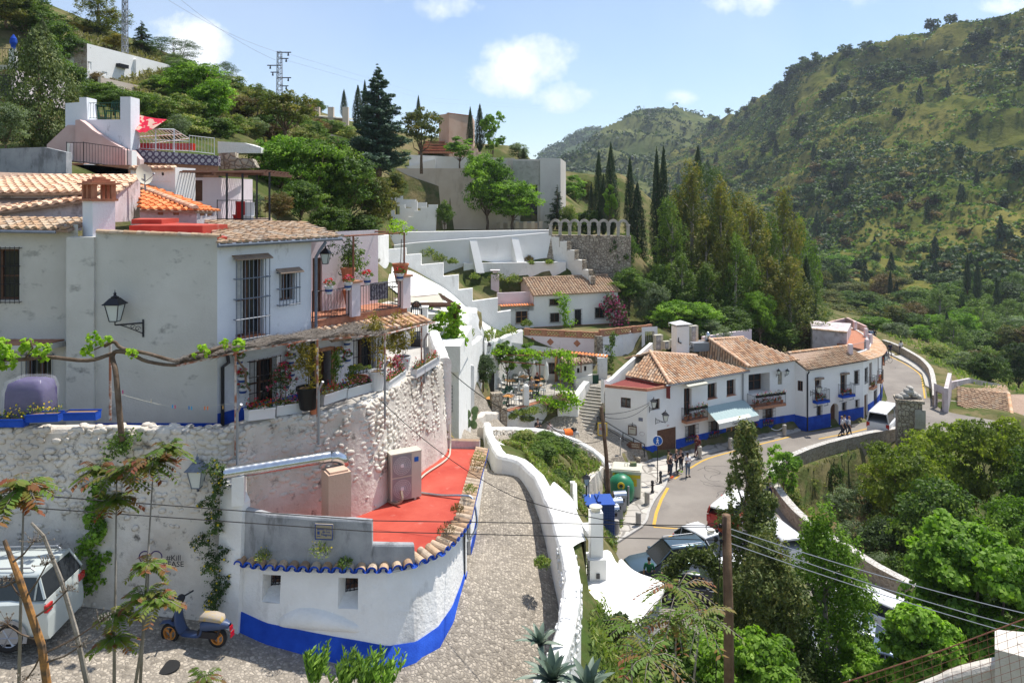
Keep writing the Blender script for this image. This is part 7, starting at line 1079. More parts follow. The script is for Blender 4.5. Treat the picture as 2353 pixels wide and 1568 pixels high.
m=MB();flat(m,[(170,98),(200,100),(200,162),(170,160)],60,1);m.to('block_end_wall',M.ma2,lh2);m=MB();Fl_.sB(m,3.2,4.3,11.0,11.3,0,.35);m.to('wall_light',M.black,lh2);m=MB();Fl_.sB(m,5.3,5.6,8.5,12.0,0,.25);m.to('white_flue',M.white2,lh2);m=MB();wM(m,[P(*z1(925,700),58)[:2],P(*z1(1530,800),64)[:2]],[9.3,9.0],7.5,.3);m.to('block_wall',M.beige,loc=P(300,185,60),lB='tan block boundary wall in front of the long white house',cat='wall')
eh=T('edge_house','house at the photo edge with iron balcony and blue lamp urn','house',P(15,225,44));m=MB();flat(m,[(-60,158),(34,160),(32,228),(-60,228)],44,5);m.to('wall',M.pinkw,eh);m=MB();flat(m,[(-60,172),(20,172),(20,222),(-60,222)],43.9,.08);m.to('window',M.dark,eh);m=MB();m.pz([P2(-60,160,43),P2(38,162,43),P2(36,160,45),P2(-60,160,45)],7.35,7.6);m.to('balcony_slab',M.cream,eh);rail_([P(-40,155,43.1),P(25,156,43.1)],1.1,'balcony_railing','iron',eh,.16);m=MB();c=P(31,156,43.2);m.box(c+Zv(.5),(.32,.32,1.1));m.to('blue_edged_pillar',M.white2,eh);m=MB();m.lt_([(.1,1.08),(.14,1.3),(.2,1.45),(.17,1.7),(.08,1.85),(.02,1.95)],c,10);m.to('blue_urn',M.blue,eh)
def lT(name,lab,c,h,w0,w1,mat='gmt',n=14,arms=()):
 t=T(name,lab,'mast',c);c=Vc(c);m=MB()
 def q(f):w=w0+(w1-w0)*f;return[c+V3(x*w/2,y*w/2,h*f)for x,y in((-1,-1),(1,-1),(1,1),(-1,1))]
 for k in rQ(n):
  a,b=q(k/n),q((k+1)/n)
  for i in rQ(4):m.bar(a[i],b[i],.07);m.bar(a[i],b[(i+1)%4],.045);m.bar(b[i],b[(i+1)%4],.045)
 m.to('lattice',M[mat],t)
 for z,x0,x1 in arms:
  a=MB();a.bar(c+V3(x0,0,z),c+V3(x1,0,z),.12)
  for x in(x0,x1):
   if abs(x)>.5:a.tB([c+V3(x*.75,0,z),c+V3(x*.75,0,z-.5)],[.06,.14],6)
  a.to('crossarm',M.iron,t)
 return t
lT('lattice_mast','tall slim grey lattice mast beside the long white house',P(287,122,66),9,.36,.3);lT('power_pylon','steel lattice power pylon with staggered arms on the ridge',P(642,245,108),8,.75,.55,n=10,arms=((7.9,-.3,1.7),(6.0,-1.8,.3),(4.2,-.3,1.7),(7.0,0,1.3),(5.0,-1.3,0),(3.0,0,1.3)))
lT('ridge_pylon','tiny lattice pylon on the middle hill top',P(1479,268,955),14,3,.6,n=6)
hp_=T('hilltop_pergola','beige pillared pergola with pale slatted canopy on the ridge','pergola',P(730,272,98));m=MB();zt=P(0,252,98).z
for x in(95,300,400,560,690,825):p=P(*z2(x,1090),97);m.box((p.x,p.y,zt-1.1),(.75,.6,2.6))
m.to('pillars',M.beige,hp_);m=MB();m.oB(P(*z2(0,930),95)+Zv(-1.3),Vc((P(*z2(850,1010),97)-P(*z2(0,930),95))),(0,5,.5),(0,0,.14));m.to('canopy',M.cream,hp_);m=MB();wM(m,[P2(600,270,97.5),P2(800,275,97.5)],P(0,271,97.5).z,6,.3);m.to('low_wall',M.pink,hp_)
m=MB();flat(m,[(742,312),(760,308),(785,315),(805,335),(815,362),(742,362)],80,.5);m.to('cream_retaining_wall',M.beige,loc=P(780,360,80),lB='curved cream retaining wall left of the blue cedar',cat='wall')
m=MB();c=P(529,209,88);m.box(c+Zv(.3),(.75,.7,1.6));m.box(c+Zv(1.15),(.85,.8,.12));m.box(c+Zv(1.4),(.7,.65,.3));m.to('white_chimney',M.white2,loc=c,lB='lone white chimney poking above the hillside bushes',cat='chimney')
m=MB();flat(m,[(503,352),(540,350),(540,362),(580,365),(590,385),(503,390)],40,.5);m.to('ruined_brick_wall',M.masonry,loc=P(545,388,40),lB='ruined brown brick wall at the end of the tiled terrace',cat='wall')
m=MB();flat(m,[(500,325),(560,328),(600,340),(600,352),(500,352)],44,2);m.to('white_cave_house',M.white,loc=P(545,350,44),lB='small white cave house front half hidden by shrubs',cat='house')
# trees
PR={}
def pX(k,v=0):
 key=(k,v)
 if key in PR:return PR[key]
 s=100+sum(map(ord,k))*3+v*17;kw=dict(lab=N0);f={'green':lambda:br_(s,10,4.2,.18,34,15000,.3,'green'),'mid':lambda:br_(s,10,4.2,.18,34,15000,.3,'mid'),'acacia':lambda:br_(s,10,4.2,.1,50,24000,.24,'acacia',clr=(.18,.3)),'darkb':lambda:br_(s,10,4.2,.12,30,13000,.3,'dark'),'sparse':lambda:br_(s,10,4.4,.3,30,6000,.32,'olive',tK=.25,clr=(.16,.27),sE=.35),'rusty':lambda:br_(s,10,4.4,.12,30,10000,.34,'rusty'),'olive':lambda:br_(s,10,4.2,.1,34,13000,.32,'olive'),'gold':lambda:br_(s,10,4,.1,26,10000,.32,'gold'),'silver':lambda:br_(s,10,4.4,.05,30,12000,.3,'silver'),'bush':lambda:br_(s,10,6,.0,30,11000,.5,'weed',tK=.1,name='shrub'),'bushg':lambda:br_(s,10,6,.0,30,11000,.5,'mid',tK=.1),'cyp':lambda:sP(s,10,1,7000,.22,'cypress'),'cypg':lambda:sP(s,10,2.2,12000,.26,'cyg',wob=.22,rA=.14,pw=.7),'con':lambda:cF(s,10,3,14000,.24,'dark',tiers=20),'cedar':lambda:cF(s,10,3,40000,.26,'cedar',tiers=30,rag=.2,pw=.7,droop=.05),'plume':lambda:pU(s,10,2.2,13000,.2,'olive'),'plumeg':lambda:pU(s,10,2.4,12000,.2,'mid'),'pine':lambda:br_(s,10,4.4,.15,44,18000,.22,'dark',clr=(.18,.3),asp=.25),'young':lambda:br_(s,10,3.4,.2,26,7000,.34,'green',tK=.15,clr=(.18,.3),sE=.3),'vinec':lambda:br_(s,10,4,.3,20,4500,.4,'vine',tK=.14,sE=.35)}[k];t=f();PR[key]=t;t['_w']={'cyp':1,'cypg':2.2,'con':3,'cedar':3,'plume':2.2,'plumeg':2.4,'young':3.4,'sparse':4.4,'rusty':4.4,'pine':4.4,'gold':4,'silver':4.4,'bush':6,'bushg':6,'vinec':4}.get(k,4.2);PR[(k,v,'used')]=0;return t
def pC(k,v,loc,sx,sz,rz,lab,gQ=N0,name='tree',cat='tree'):
 t=pX(k,v)
 if PR.get((k,v,'used')):r=dup(t)
 else:r=t;PR[(k,v,'used')]=1
 r.name=name;r.location=loc;r.scale=(sx,sx,sz);r.rotation_euler.z=rz;r['label']=lab;r['category']=cat
 if gQ:r['group']=gQ
 elif 'group'in r:del r['group']
 return r
TI=[0]
def tr(k,u,vt,vb,Y,hw,lab,v=0,gQ=N0,name=N0,cat=N0,dz=0):TI[0]+=1;p=P(u,vb,Y);w=pX(k,v)['_w'];nm=name or{'cyp':'cypress_tree','cypg':'cypress_tree','con':'conifer_tree','cedar':'cedar_tree','pine':'pine_tree','bush':'shrub','bushg':'shrub'}.get(k,'leafy_tree');return pC(k,v,(p.x,p.y,p.z+dz),hw/F*Y/w,(vb-vt)/F*Y/10,TI[0]*2.4,lab,gQ,nm,cat or{'shrub':'shrub'}.get(nm,'tree'))
tr('cypg',88,62,352,40,76,'wide bushy olive green conifer left of the pink stair house',0);tr('cypg',97,45,180,42,22,'narrow dark cypress spire rising behind the bushy conifer',1);tr('silver',12,228,350,33,48,'grey green leafy bush below the edge house balcony')
for i,(k,u,vt,vb,Y,hw,lb)in eN((('mid',60,-25,110,66,70,'leafy tree in the hillside corner above the edge house'),('mid',130,45,175,60,60,'green tree leaning against the grey block end wall'),('bushg',168,150,215,54,36,'rounded green bush under the block end wall'),('mid',100,80,240,52,60,'green tree behind the olive conifer'),('olive',15,-20,60,64,60,'bronze tree at the very top corner of the hillside'),('plume',228,-16,96,76,62,'tall golden green eucalyptus on the skyline above the long white house'),('gold',180,42,95,74,32,'low golden bush left of the skyline eucalyptus'),('gold',262,74,118,70,28,'small golden bush beside the lattice mast base'),('con',325,52,150,74,62,'dark spreading conifer right of the lattice mast'),('pine',400,78,162,80,64,'dark pine on the skyline above the roof of the long white house'),('pine',515,138,212,90,42,'dark wind shaped pine near the lone white chimney'),('green',440,128,262,56,72,'large fresh green tree covering the end of the long white house'),('green',492,180,300,54,56,'green tree stepping down right of the large fresh one'),('bushg',232,186,240,48,48,'green bush in front of the long white house wall'),('bushg',305,205,268,47,56,'wide green bush above the red cloth'),('mid',262,205,262,44,50,'leafy bush directly behind the green terrace railing'),('bush',360,215,285,50,56,'yellowish shrub below the tan block wall'),('silver',150,170,245,50,40,'grey shrub behind the pink house pillar'),('bush',430,262,325,50,55,'dry shrub on the slope right of the red cloth'),('silver',405,255,330,47,30,'pale prickly shrub beside the white canopy frame'),('bushg',500,268,335,52,50,'dark shrub above the small cave front'),('bush',560,268,330,58,44,'yellow green shrub left of the bronze sumac'),('olive',540,220,290,66,50,'bronze shrub on the slope below the lone chimney'),('sparse',592,200,300,62,48,'thin bronze tree in front of the pylon foot'),('sparse',655,195,335,58,78,'wide open bronze sumac with visible branches on the slope'),('bush',708,285,345,66,40,'grassy shrub under the hilltop pergola'),('mid',728,228,268,100,22,'round green tree growing through the hilltop pergola'),('bush',785,278,330,84,42,'dry shrub on the bank above the cream wall'))):tr(k,u,vt,vb,Y,hw,lb,i%2)
for i,(k,u,vt,vb,Y,hw,lb)in eN((('green',640,305,470,46,72,'fresh green tree left in the garden grove behind the pergola room'),('green',722,298,500,48,88,'tallest fresh green tree of the garden grove'),('mid',800,345,540,50,80,'broad green tree of the grove nearest the cedar'),('olive',862,385,545,52,58,'bronze edged tree hanging over the white zigzag stairs'),('olive',905,392,470,55,34,'reddish leafy branch end in front of the zigzag stairs'),('mid',690,410,525,41,62,'lower leafy tree above the old tiled roof'),('rusty',640,440,510,38,36,'low reddish shrub beside the pergola terrace'),('bushg',760,470,545,44,50,'shadowy shrub behind the weedy tile roof'),('bushg',828,490,552,50,46,'dark green undergrowth at the foot of the garden grove'),('silver',560,430,510,38,44,'grey green cactus like bush behind the pergola posts'))):tr(k,u,vt,vb,Y,hw,lb,i%2)
rN=RR(21);n=0
while n<75:
 u=rN.uniform(120,860);vt_=np.interp(u,[100,200,400,560,760,860],[60,100,150,215,285,330]);v=vt_+rN.uniform(6,150);Y=np.interp(v-vt_,[0,150],[np.interp(u,[100,400,760],[66,76,92]),52]);p=P(u,v,Y)
 if u<330 and v>200 or 195<u<400 and v<vt_+75:continue
 z=H(p.x,p.y);s_=rN.uniform(.5,1.15);kk=rN.randrange(4);pC(['bush','bushg','silver','rusty'][kk],n%2,(p.x,p.y,z-.4),s_*.28,s_*.22,n,'low %s shrub dotted over the left hillside'%('yellowish','green','grey','reddish')[kk],'shrubs on the left hillside','shrub','shrub');n+=1
tr('cyp',790,206,274,100,8,'lone dark cypress at the right end of the hilltop pergola');tr('cyp',822,196,300,74,12,'slender cypress at the left shoulder of the blue cedar',1);tr('cyp',838,186,300,75,10,'taller slender cypress tucked into the blue cedar');tr('cedar',868,156,392,68,82,'tall blue green cedar dominating the hilltop',0)
tr('sparse',968,232,390,92,56,'open bronze leafed tree right of the blue cedar',0);tr('cyp',961,220,300,96,7,'thin cypress behind the open bronze tree');tr('young',1056,308,386,98,38,'small bright yellow green tree on the white terrace');tr('cyp',1080,246,345,108,8,'narrow cypress touching the salmon cube house');tr('cyp',1102,240,350,108,12,'thicker cypress right of the salmon cube house',1);tr('young',1132,242,390,106,34,'light feathery poplar behind the two cypresses',1);tr('silver',1192,325,372,112,26,'pale feathery tree above the beige hall roof');tr('con',1203,335,368,110,12,'small conifer tip above the beige hall roof')
tr('green',1118,345,530,91,62,'tall fresh green tree against the beige retaining wall',0);tr('green',1178,400,530,90,66,'broad fresh green tree in front of the dark glazing',1);tr('mid',1021,462,530,86,22,'bushy upright shrub beside the white zigzag stairs',name='shrub');tr('con',1280,428,520,93,30,'dark conifer at the right corner of the beige hall');tr('young',1322,395,490,125,34,'light green tree behind the arcade',0);tr('olive',1345,410,495,130,26,'bronze tree behind the arcade beside the light green one');tr('bush',1305,470,540,92,26,'leafy shrub glimpsed through the left arches');tr('bushg',1350,480,545,95,40,'bright green bank behind the middle arches');tr('young',1400,415,540,88,20,'sapling with reddish leaves rising behind the arches')
for i,(u,vt,vb,hw,Y)in eN(((1358,420,545,9,97),(1375,348,545,13,96),(1403,332,550,18,95),(1386,400,545,11,93),(1447,362,560,14,96),(1464,420,640,22,92),(1508,345,620,15,98),(1524,338,640,16,97),(1603,335,420,10,104),(1852,590,790,22,93))):tr('cyp',u,vt,vb,Y,hw,['thin cypress at the left edge of the dark cypress row','tall cypress second in the row behind the arches','broadest and tallest cypress behind the arches','short cypress squeezed between two tall ones','pointed cypress right of the tallest pair','bushy cypress beside the last arch','left one of the twin spires by the big pine','right one of the twin spires by the big pine','dark spire peeping over the big round pine','dark conifer at the far end of the bronze poplars'][i],i%2)
tr('pine',1625,352,660,98,84,'large round crowned pine behind the bronze poplars');tr('pine',1560,400,660,94,48,'darker pine left of the large round one',1)
for i,(k,u,vt,vb,Y,hw,lb)in eN((('plume',1590,400,720,90,50,'tallest bronze poplar in front of the round pine'),('plume',1655,430,760,88,46,'bronze poplar second in the tall row'),('plumeg',1545,480,720,87,40,'greener poplar at the left end of the bronze row'),('plume',1722,480,780,90,44,'bronze poplar in the middle of the row'),('plume',1800,462,800,94,42,'bronze poplar with sharp golden tip near the road end'),('plumeg',1690,560,790,84,40,'dark green poplar in front of the middle ones'),('plume',1812,610,820,84,44,'golden topped lower poplar closest to the mauve shed'),('plumeg',1762,520,800,92,40,'slim green poplar between two bronze ones'),('plumeg',1620,620,770,83,40,'low green poplar above the corner house roofs'),('plumeg',1875,660,800,96,44,'green tree behind the mauve shed'),('plume',1622,520,780,86,42,'short bronze poplar in front of the tallest one'),('plume',1762,600,800,85,42,'bronze poplar low in front of the sharp tipped one'),('plumeg',1568,600,770,82,44,'green poplar above the barred arch niche'),('plumeg',1838,520,800,97,34,'dark green poplar at the right end of the bronze row'),('plume',1690,470,770,93,44,'bronze poplar behind the middle of the row'))):tr(k,u,vt,vb,Y,hw*1.3,lb,i%2)
for i,(k,u,vt,vb,Y,hw,lb)in eN((('bushg',1428,530,650,84,38,'ivy covered bush over the rubble wall beside the arches'),('mid',1445,610,720,80,46,'leafy bush behind the farmhouse roof'),('silver',1490,640,760,79,44,'pale twiggy shrub right of the farmhouse'),('green',1545,680,780,77,56,'bright green bush above the barred arch niche'),('green',1610,690,790,77,52,'fresh green bush behind the rooftop chimney'),('mid',1680,700,800,78,54,'green bush above the balcony house roof'),('green',1745,665,795,80,40,'light green upright tree behind the balcony house'),('bushg',1520,600,720,84,40,'dark bush under the twin spires'),('mid',1790,730,815,82,46,'green bush right behind the curved house roof'),('silver',1640,730,800,75,40,'grey cactus like shrub beside the roof units'),('rusty',1850,740,805,84,36,'brownish shrub at the left side of the mauve shed'))):tr(k,u,vt,vb,Y,hw,lb,i%2)
rN=RR(11);cnt=0
for row,(Y,v0,v1)in eN(((285,560,640),(262,580,655),(240,600,675),(215,628,700),(190,650,730),(168,680,770),(148,705,810),(132,740,850),(118,790,890)),-3):
 u=1885+row*14
 while u<2420:
  k=rN.choice(['olive','rusty','olive','mid','sparse']if(u<2120 and-1<row<4)or u>2250 and row>3 else['mid','green','silver','darkb','mid','plumeg']);hw=rN.uniform(30,48)*(1+.08*row);vb=v1+rN.uniform(-8,8)
  if not(row>=4 and u<2160):tr(k,u,v0+rN.uniform(-12,25),vb,Y+rN.uniform(-6,6),hw,{'o':'bronze','r':'reddish brown','s':'pale open crowned','m':'mid green','g':'fresh green','d':'dark green','p':'tall green'}[k[0]]+' tree of the wooded valley floor beyond the road',int(rN.random()*2),'trees on the valley floor');cnt+=1
  u+=hw*1.25
for i,(u,vt,vb,Y,hw)in eN(((2045,620,700,195,6),(2175,715,790,140,8),(2222,590,670,190,8),(2245,600,690,185,9),(2290,640,730,170,8),(1998,748,800,130,6),(2230,830,930,112,9),(2250,850,940,110,8))):tr('cyp',u,vt,vb,Y,hw,'narrow cypress standing among the valley trees',i%2,'cypresses on the valley floor')
for i,(k,u,vt,vb,Y,hw,lb)in eN((('silver',2062,738,790,108,34,'round grey green olive bush behind the far road wall'),('green',2010,722,775,112,40,'bright green bush left of the olive bush'),('green',2112,745,800,108,30,'bright green bush right of the olive bush'),('bushg',1965,730,772,112,30,'low bush behind the terrace people'),('bush',2150,790,850,98,40,'weedy bank shrub beside the far wall'),('silver',2200,800,880,95,40,'prickly pear thicket right of the far wall'),('mid',2270,800,905,92,50,'green tree behind the valley house roof'),('darkb',2340,780,905,95,50,'dark tree at the right of the valley house roof'))):tr(k,u,vt,vb,Y,hw,lb,i%2)
for i,(k,u,vt,vb,Y,hw,lb)in eN((('acacia',2085,985,1330,50,120,'largest round acacia just outside the road parapet'),('acacia',2190,925,1250,56,110,'acacia with yellow green top behind the largest one'),('acacia',2300,935,1280,54,110,'broad acacia at the right side below the valley house'),('mid',2160,1090,1400,44,120,'shaded acacia in the hollow of the ravine'),('darkb',2035,1180,1380,46,70,'dark bush at the foot of the largest acacia'),('green',2330,1120,1420,40,100,'yellow green leafy tree above the big near linden'),('mid',2400,1000,1300,48,90,'acacia half outside the picture'),('silver',1935,1105,1220,52,46,'grey oleander bush on the brown ravine bank'),('silver',1965,1190,1320,47,50,'lower grey bush near the parapet in the ravine'),('bush',1862,1062,1140,57,34,'yellow green broom on the ravine bank'),('bushg',1905,1060,1130,58,34,'small green bush above the broom'),('young',1800,1010,1180,50,46,'thin sapling with reddish leaves inside the bend of the parapet'),('bush',1820,1120,1190,52,36,'dry undergrowth at the sapling foot'),('silver',2015,1265,1370,42,46,'grey bush beyond the near part of the parapet'),('bushg',2075,1270,1400,41,60,'deep green bush beyond the near parapet'))):tr(k,u,vt,vb,Y,hw,lb,i%2)
m_=[((29,57),3.0),((33,52),3.5),((37,47),3.6),((31,46),2.6),((42,55),3.5)]
for i,((x,y),w)in eN(m_):pC('bushg'if i%2 else 'darkb',i%2,gp(x,y,-.3),w/5,.35,i,'shadowy undergrowth bush in the ravine hollow','undergrowth in the ravine','shrub','shrub')
def nr_(fn,sQ,u,vt,vb,Y,hw,**kw):p=P(u,vb,Y);H_=(vb-vt)/F*Y;W_=hw/F*Y;return fn(sQ,H_,W_,loc=tP(p),**kw)
nr_(br_,501,2245,1125,1700,27,185,base=.0,m=110,n=80000,leaf=.17,mat='green',tK=.2,name='linden_tree',lab='big bright leafed tree filling the lower right corner',clr=(.16,.27),asp=.8)
nr_(br_,502,2120,1370,1700,23,95,base=.0,m=60,n=34000,leaf=.15,mat='green',tK=.12,name='leafy_tree',lab='lower leafy tree in front of the white taxi tail',clr=(.18,.3),asp=.8)
nr_(pU,503,1893,1215,1800,26,108,n=60000,leaf=.13,mat='green',m=90,bz=.0,name='leafy_tree',lab='bright leafy tree between the cypress and the taxi')
nr_(br_,504,1985,1470,1720,24,95,base=.0,m=50,n=22000,leaf=.13,mat='green',tK=.12,name='leafy_tree',lab='leafy tree hiding the bonnets of the cars at the lower edge',clr=(.18,.3))
nr_(pU,505,1716,995,1760,29,72,n=60000,leaf=.15,mat='cyg',m=90,bz=.0,name='cypress_tree',cat='cypress',lab='tall ragged cypress in front of the road')
nr_(pU,506,1765,1262,1800,25,108,n=60000,leaf=.13,mat='cyg',m=90,bz=.0,name='cypress_tree',cat='cypress',lab='lower broad cypress right of the wooden pole')
nr_(sP,508,1655,1330,1760,24,50,n=14000,leaf=.16,mat='cyg',wob=.2,rA=.14,lab='low side spire of cypress left of the wooden pole',pw=.5)
nr_(br_,507,1730,1440,1700,19,130,base=.0,m=40,n=22000,leaf=.12,mat='green',tK=.1,name='leafy_bush',cat='bush',lab='glossy bright bush at the lower edge behind the pole',clr=(.16,.26),asp=.7)
nr_(br_,509,1560,1420,1700,20,110,base=.0,m=34,n=16000,leaf=.13,mat='mid',tK=.1,name='leafy_bush',cat='bush',lab='green bush under the tree of heaven beside the cave house',clr=(.16,.26),asp=.6)
nr_(br_,510,1420,1395,1500,22.5,34,base=.1,m=16,n=4000,leaf=.07,mat='dark',tK=.05,name='rose_bush',cat='bush',lab='dark climbing rose against the white cave house',clr=(.2,.34))
mb=MB();rN=DR(8);pts=sM([tP(P(1662,1345,25)),tP(P(1640,1300,25)),tP(P(1600,1278,25)),tP(P(1560,1290,25.2)),tP(P(1535,1322,25.3))],6);C=np.array(pts)[rN.choice(len(pts),3500)]+rN.normal(0,.13,(3500,3))
t=T('drooping_branch','arched drooping cypress branch over the parked cars','branch',pts[0]);mb.tB(pts,[.05-.0015*i for i in rQ(len(pts))],5);mb.to('wood',M.bark,t);fin('leaves',lfm('leaves',C,rN.normal(size=(3500,3)),.16,rN.random(3500)*.8,rN,.35),LM.cyg,t)
cP(21,[([P(1548,1640,15),P(1552,1480,15),P(1556,1352,15)],[(P(1556,1350,15),1.5),(P(1553,1430,15),1.3)]),([P(1450,1640,15.4),P(1452,1500,15.4),P(1450,1440,15.4)],[(P(1450,1440,15.4),1.2)]),([P(1585,1640,14),P(1600,1500,14),P(1610,1420,14.2)],[(P(1610,1420,14.2),1.3)]),([P(1500,1640,13.5),P(1495,1560,13.5),P(1490,1500,13.5)],[(P(1490,1505,13.5),1.3)])],lab='tree of heaven with drooping feathery fronds beside the wooden pole',fR=16,fl=.62,lf=.13,name='tree_of_heaven',tip=.1)
cP(22,[([P(262,1640,11.5),P(264,1400,11.5),P(268,1090,11.6)],[(P(268,1092,11.6),.95),(P(225,1080,11.7),.75),(P(262,1150,11.6),.7)]),([P(318,1640,11.3),P(332,1400,11.4),P(352,1080,11.5)],[(P(352,1062,11.5),.9),(P(385,1030,11.6),.7),(P(320,1070,11.5),.8)])],lab='slender young tree of heaven with two tall stems before the pebble wall',fR=22,fl=.55,lf=.115,name='tree_of_heaven')
cP(23,[([P(300,1640,11),P(338,1400,11.1),P(342,1300,11.2)],[(P(342,1300,11.2),.7),(P(330,1375,11.1),.9),(P(365,1380,11),.7)]),([P(262,1640,11.1),P(262,1450,11.1),P(264,1410,11.1)],[(P(264,1412,11.1),.8),(P(262,1470,11),.7)])],lab='shorter tree of heaven with reddish tips above the cobbles',fR=20,fl=.5,lf=.11,name='tree_of_heaven')
cP(24,[([P(40,1700,10.5),P(50,1300,10.5),P(55,1130,10.6)],[(P(55,1120,10.6),1.0),(P(20,1150,10.6),.7)])],lab='reddish tree of heaven top at the photo edge above the parked car',fR=22,fl=.55,lf=.14,name='tree_of_heaven')
cP(25,[([P(470,1700,10),P(468,1560,10)],[(P(468,1560,10),.8)])],lab='tiny red tipped seedling at the bottom edge of the cobbled lane',fR=12,fl=.42,lf=.085,name='tree_of_heaven')
rN=DR(3)
for k,(u,vt,hw)in eN(((720,1492,48),(790,1505,55),(880,1500,60),(840,1520,50))):
 C=[];N_=[];T_=[];p0=P(u,1600,9.5)
 for j in rQ(16):
  a=rN.uniform(0,6.28);q=rN.uniform(0,hw/F*9.5);top=p0+Vc((cs(a)*q,sn(a)*q,(1600-vt)/F*9.5*rN.uniform(.75,1.02)))
  for i in rQ(34):f=rN.uniform(.35,1);b=rN.uniform(0,6.28);C.append(p0.lerp(top,f));T_.append((cs(b)*.9,sn(b)*.9,.8));N_.append((cs(b),sn(b),.2))
 C=np.array([list(c)for c in C])+np.array(T_)*.03;me=lfm('oleander',C,np.array(N_)+[0,-.6,.8],.11,rN.uniform(0,1,len(C)),rN,.2,np.array(T_));o=fin('oleander_bush',me,LM.green,N0,p0);tag(o,['slim oleander sprigs leftmost at the bottom edge','oleander clump with upright leaves second along the bottom edge','widest oleander clump below the round blue corner','low oleander sprigs between two taller clumps'][k],'bush')
def aG(u,v,Y,r,n,lab,sQ):
 rN=RR(sQ);c=P(u,v,Y);m=MB();t=T('agave_plant',lab,'plant',c)
 for k in rQ(n):
  a=k*2.4;el=.25+1.1*k/n;L=r*rN.uniform(.8,1.1);d=Vc((cs(a)*cs(el),sn(a)*cs(el),sn(el)));sd=d.cross(Zv(1)).normalized();Rw=[]
  for i in rQ(7):f=i/6;w=r*.11*(.7+1.2*f-1.9*f*f);p=c+d*L*f+Vc((0,0,-.3*L*f*f*(1 if rN.random()<2 else 0)));up=sd.cross(d);Rw.append([p-sd*w+up*w*.35,p-up*.01,p+sd*w+up*w*.35])
  m.gD(Rw,0,rN.random())
 m.to('blades',mk('agave_skin',(.2,.27,.2),tint=[(.07,.11,.08),(.13,.18,.13),(.24,.29,.22)],rF=.45),t,sM=1)
aG(1268,1565,15,.85,22,'large blue grey agave at the bottom edge beside the lane parapet',1);aG(1350,1590,14.5,.85,20,'second agave with broad curved blades at the bottom edge',2);aG(1240,1480,17.5,.7,16,'smaller agave below the bright parapet bend',3)
for k,(u,v,Y,n)in eN(((1075,985,46,9),)):
 if not n:continue
 m=MB();c=P(u,v,Y);rng2=RR(k)
 for j in rQ(n):m.ell(c+Vc((rng2.uniform(-.5,.5),rng2.uniform(-.2,.2),.25+.12*j)),(.24,.06,.3),8,5,rot=Mx.Rotation(rng2.uniform(-1.3,1.3),3,'Z')@Mx.Rotation(rng2.uniform(-.5,.5),3,'Y'))
 m.to('prickly_pear',mk('cactus_skin',(.1,.16,.06),(.16,.22,.09),sc=4),loc=c,lB='prickly pear cactus behind the end of the red roof',cat='plant')
rN=RR(77);kinds=[('pineD',110),('shrubG',80),('rust',60),('spire',44)];far={}
def fX(k):
 if k not in far:far[k]={'pineD':lambda:br_(900,6,3.2,.05,12,900,.75,'dark',tK=0,name='far_tree'),'shrubG':lambda:br_(901,4.5,3,.0,10,700,.7,'mid',tK=0,name='far_tree'),'rust':lambda:br_(902,4.5,3,.0,10,800,.65,'rusty',tK=0,name='far_tree'),'spire':lambda:sP(903,9,1.3,600,.8,'cypress',name='far_cypress',tK=.2)}[k]();far[k]['_u']=0
 return far[k]
lab_={'pineD':('dark rounded pine on the scrubby mountainside','pines on the mountainside'),'shrubG':('green bushy tree on the mountainside','green trees on the mountainside'),'rust':('rust coloured bush on the lower mountainside','rusty bushes on the mountainside'),'spire':('narrow dark cypress on the mountainside','cypresses on the mountainside')}
nv,nu=MT.shape[:2];ridge_row=int(nv*3/4)
def inview(p):u=CX+F*p[0]/p[1];v=HZ-F*p[2]/p[1];return-20<u<2400 and-30<v<1000 and not(u<1860 and v>330+(u-1300)*.3 and p[1]<450)
for k,n in kinds:
 c=0;tries=0
 while c<n and tries<6000:
  tries+=1;b=int(rN.uniform(.08,.93)*nu);a=int((rN.uniform(.02,.45)if k=='rust'else(rN.choice([rN.uniform(.05,.74),rN.uniform(.6,.75)])if k=='pineD'else rN.uniform(.03,.7)))*nv);p=MT[a,b]
  if not inview(p):continue
  t=fX(k);r=t if not t['_u']else dup(t);t['_u']=1;s=rN.uniform(.7,1.5)*(1.25 if k=='pineD'else 1)*(.75 if p[1]<300 else 1);r.location=(p[0],p[1],p[2]-.8);r.scale=(s*rN.uniform(.9,1.3),s,s*rN.uniform(.8,1.1));r.rotation_euler.z=rN.uniform(0,6);tag(r,lab_[k][0],'tree',lab_[k][1]);c+=1
def sC(name,V,n,size,r0_,a0,a1,sQ,mat,sp=1.8,k=9):rg=DR(sQ);nv,nu=V.shape[:2];a=rg.uniform(a0,a1,n)*(nv-2);b=rg.uniform(.03,.97,n)*(nu-2);ai,bi=a.astype(int),b.astype(int);c=V[ai,bi]+(V[ai+1,bi]-V[ai,bi])*(a-ai)[:,N0]+(V[ai,bi+1]-V[ai,bi])*(b-bi)[:,N0];d=np.array([noise.noise(V3(x*.02,y*.02,sQ))for x,y in c[:,:2]]);c=c[d>-.12];n=len(c);sz=rg.uniform(.4,1.3,n)*r0_*(c[:,1]/400)**.5;C=np.repeat(c,k,0);S_=np.repeat(sz,k);dd=rg.normal(size=C.shape);dd/=np.linalg.norm(dd,axis=1,keepdims=1);dd[:,2]=abs(dd[:,2]);C=C+dd*S_[:,N0]*np.array([1.2,1.2,.8]);tt=np.clip(np.repeat(rg.uniform(.1,.7,n),k)+rg.normal(0,.1,len(C)),0,1);fi2=fin(name,lfm(name,C,dd+rg.normal(0,.4,dd.shape),size*1.0,tt,rg,.8),LM[mat]);tag(fi2,'low scrub covering the hillside','scrub',kind='stuff')
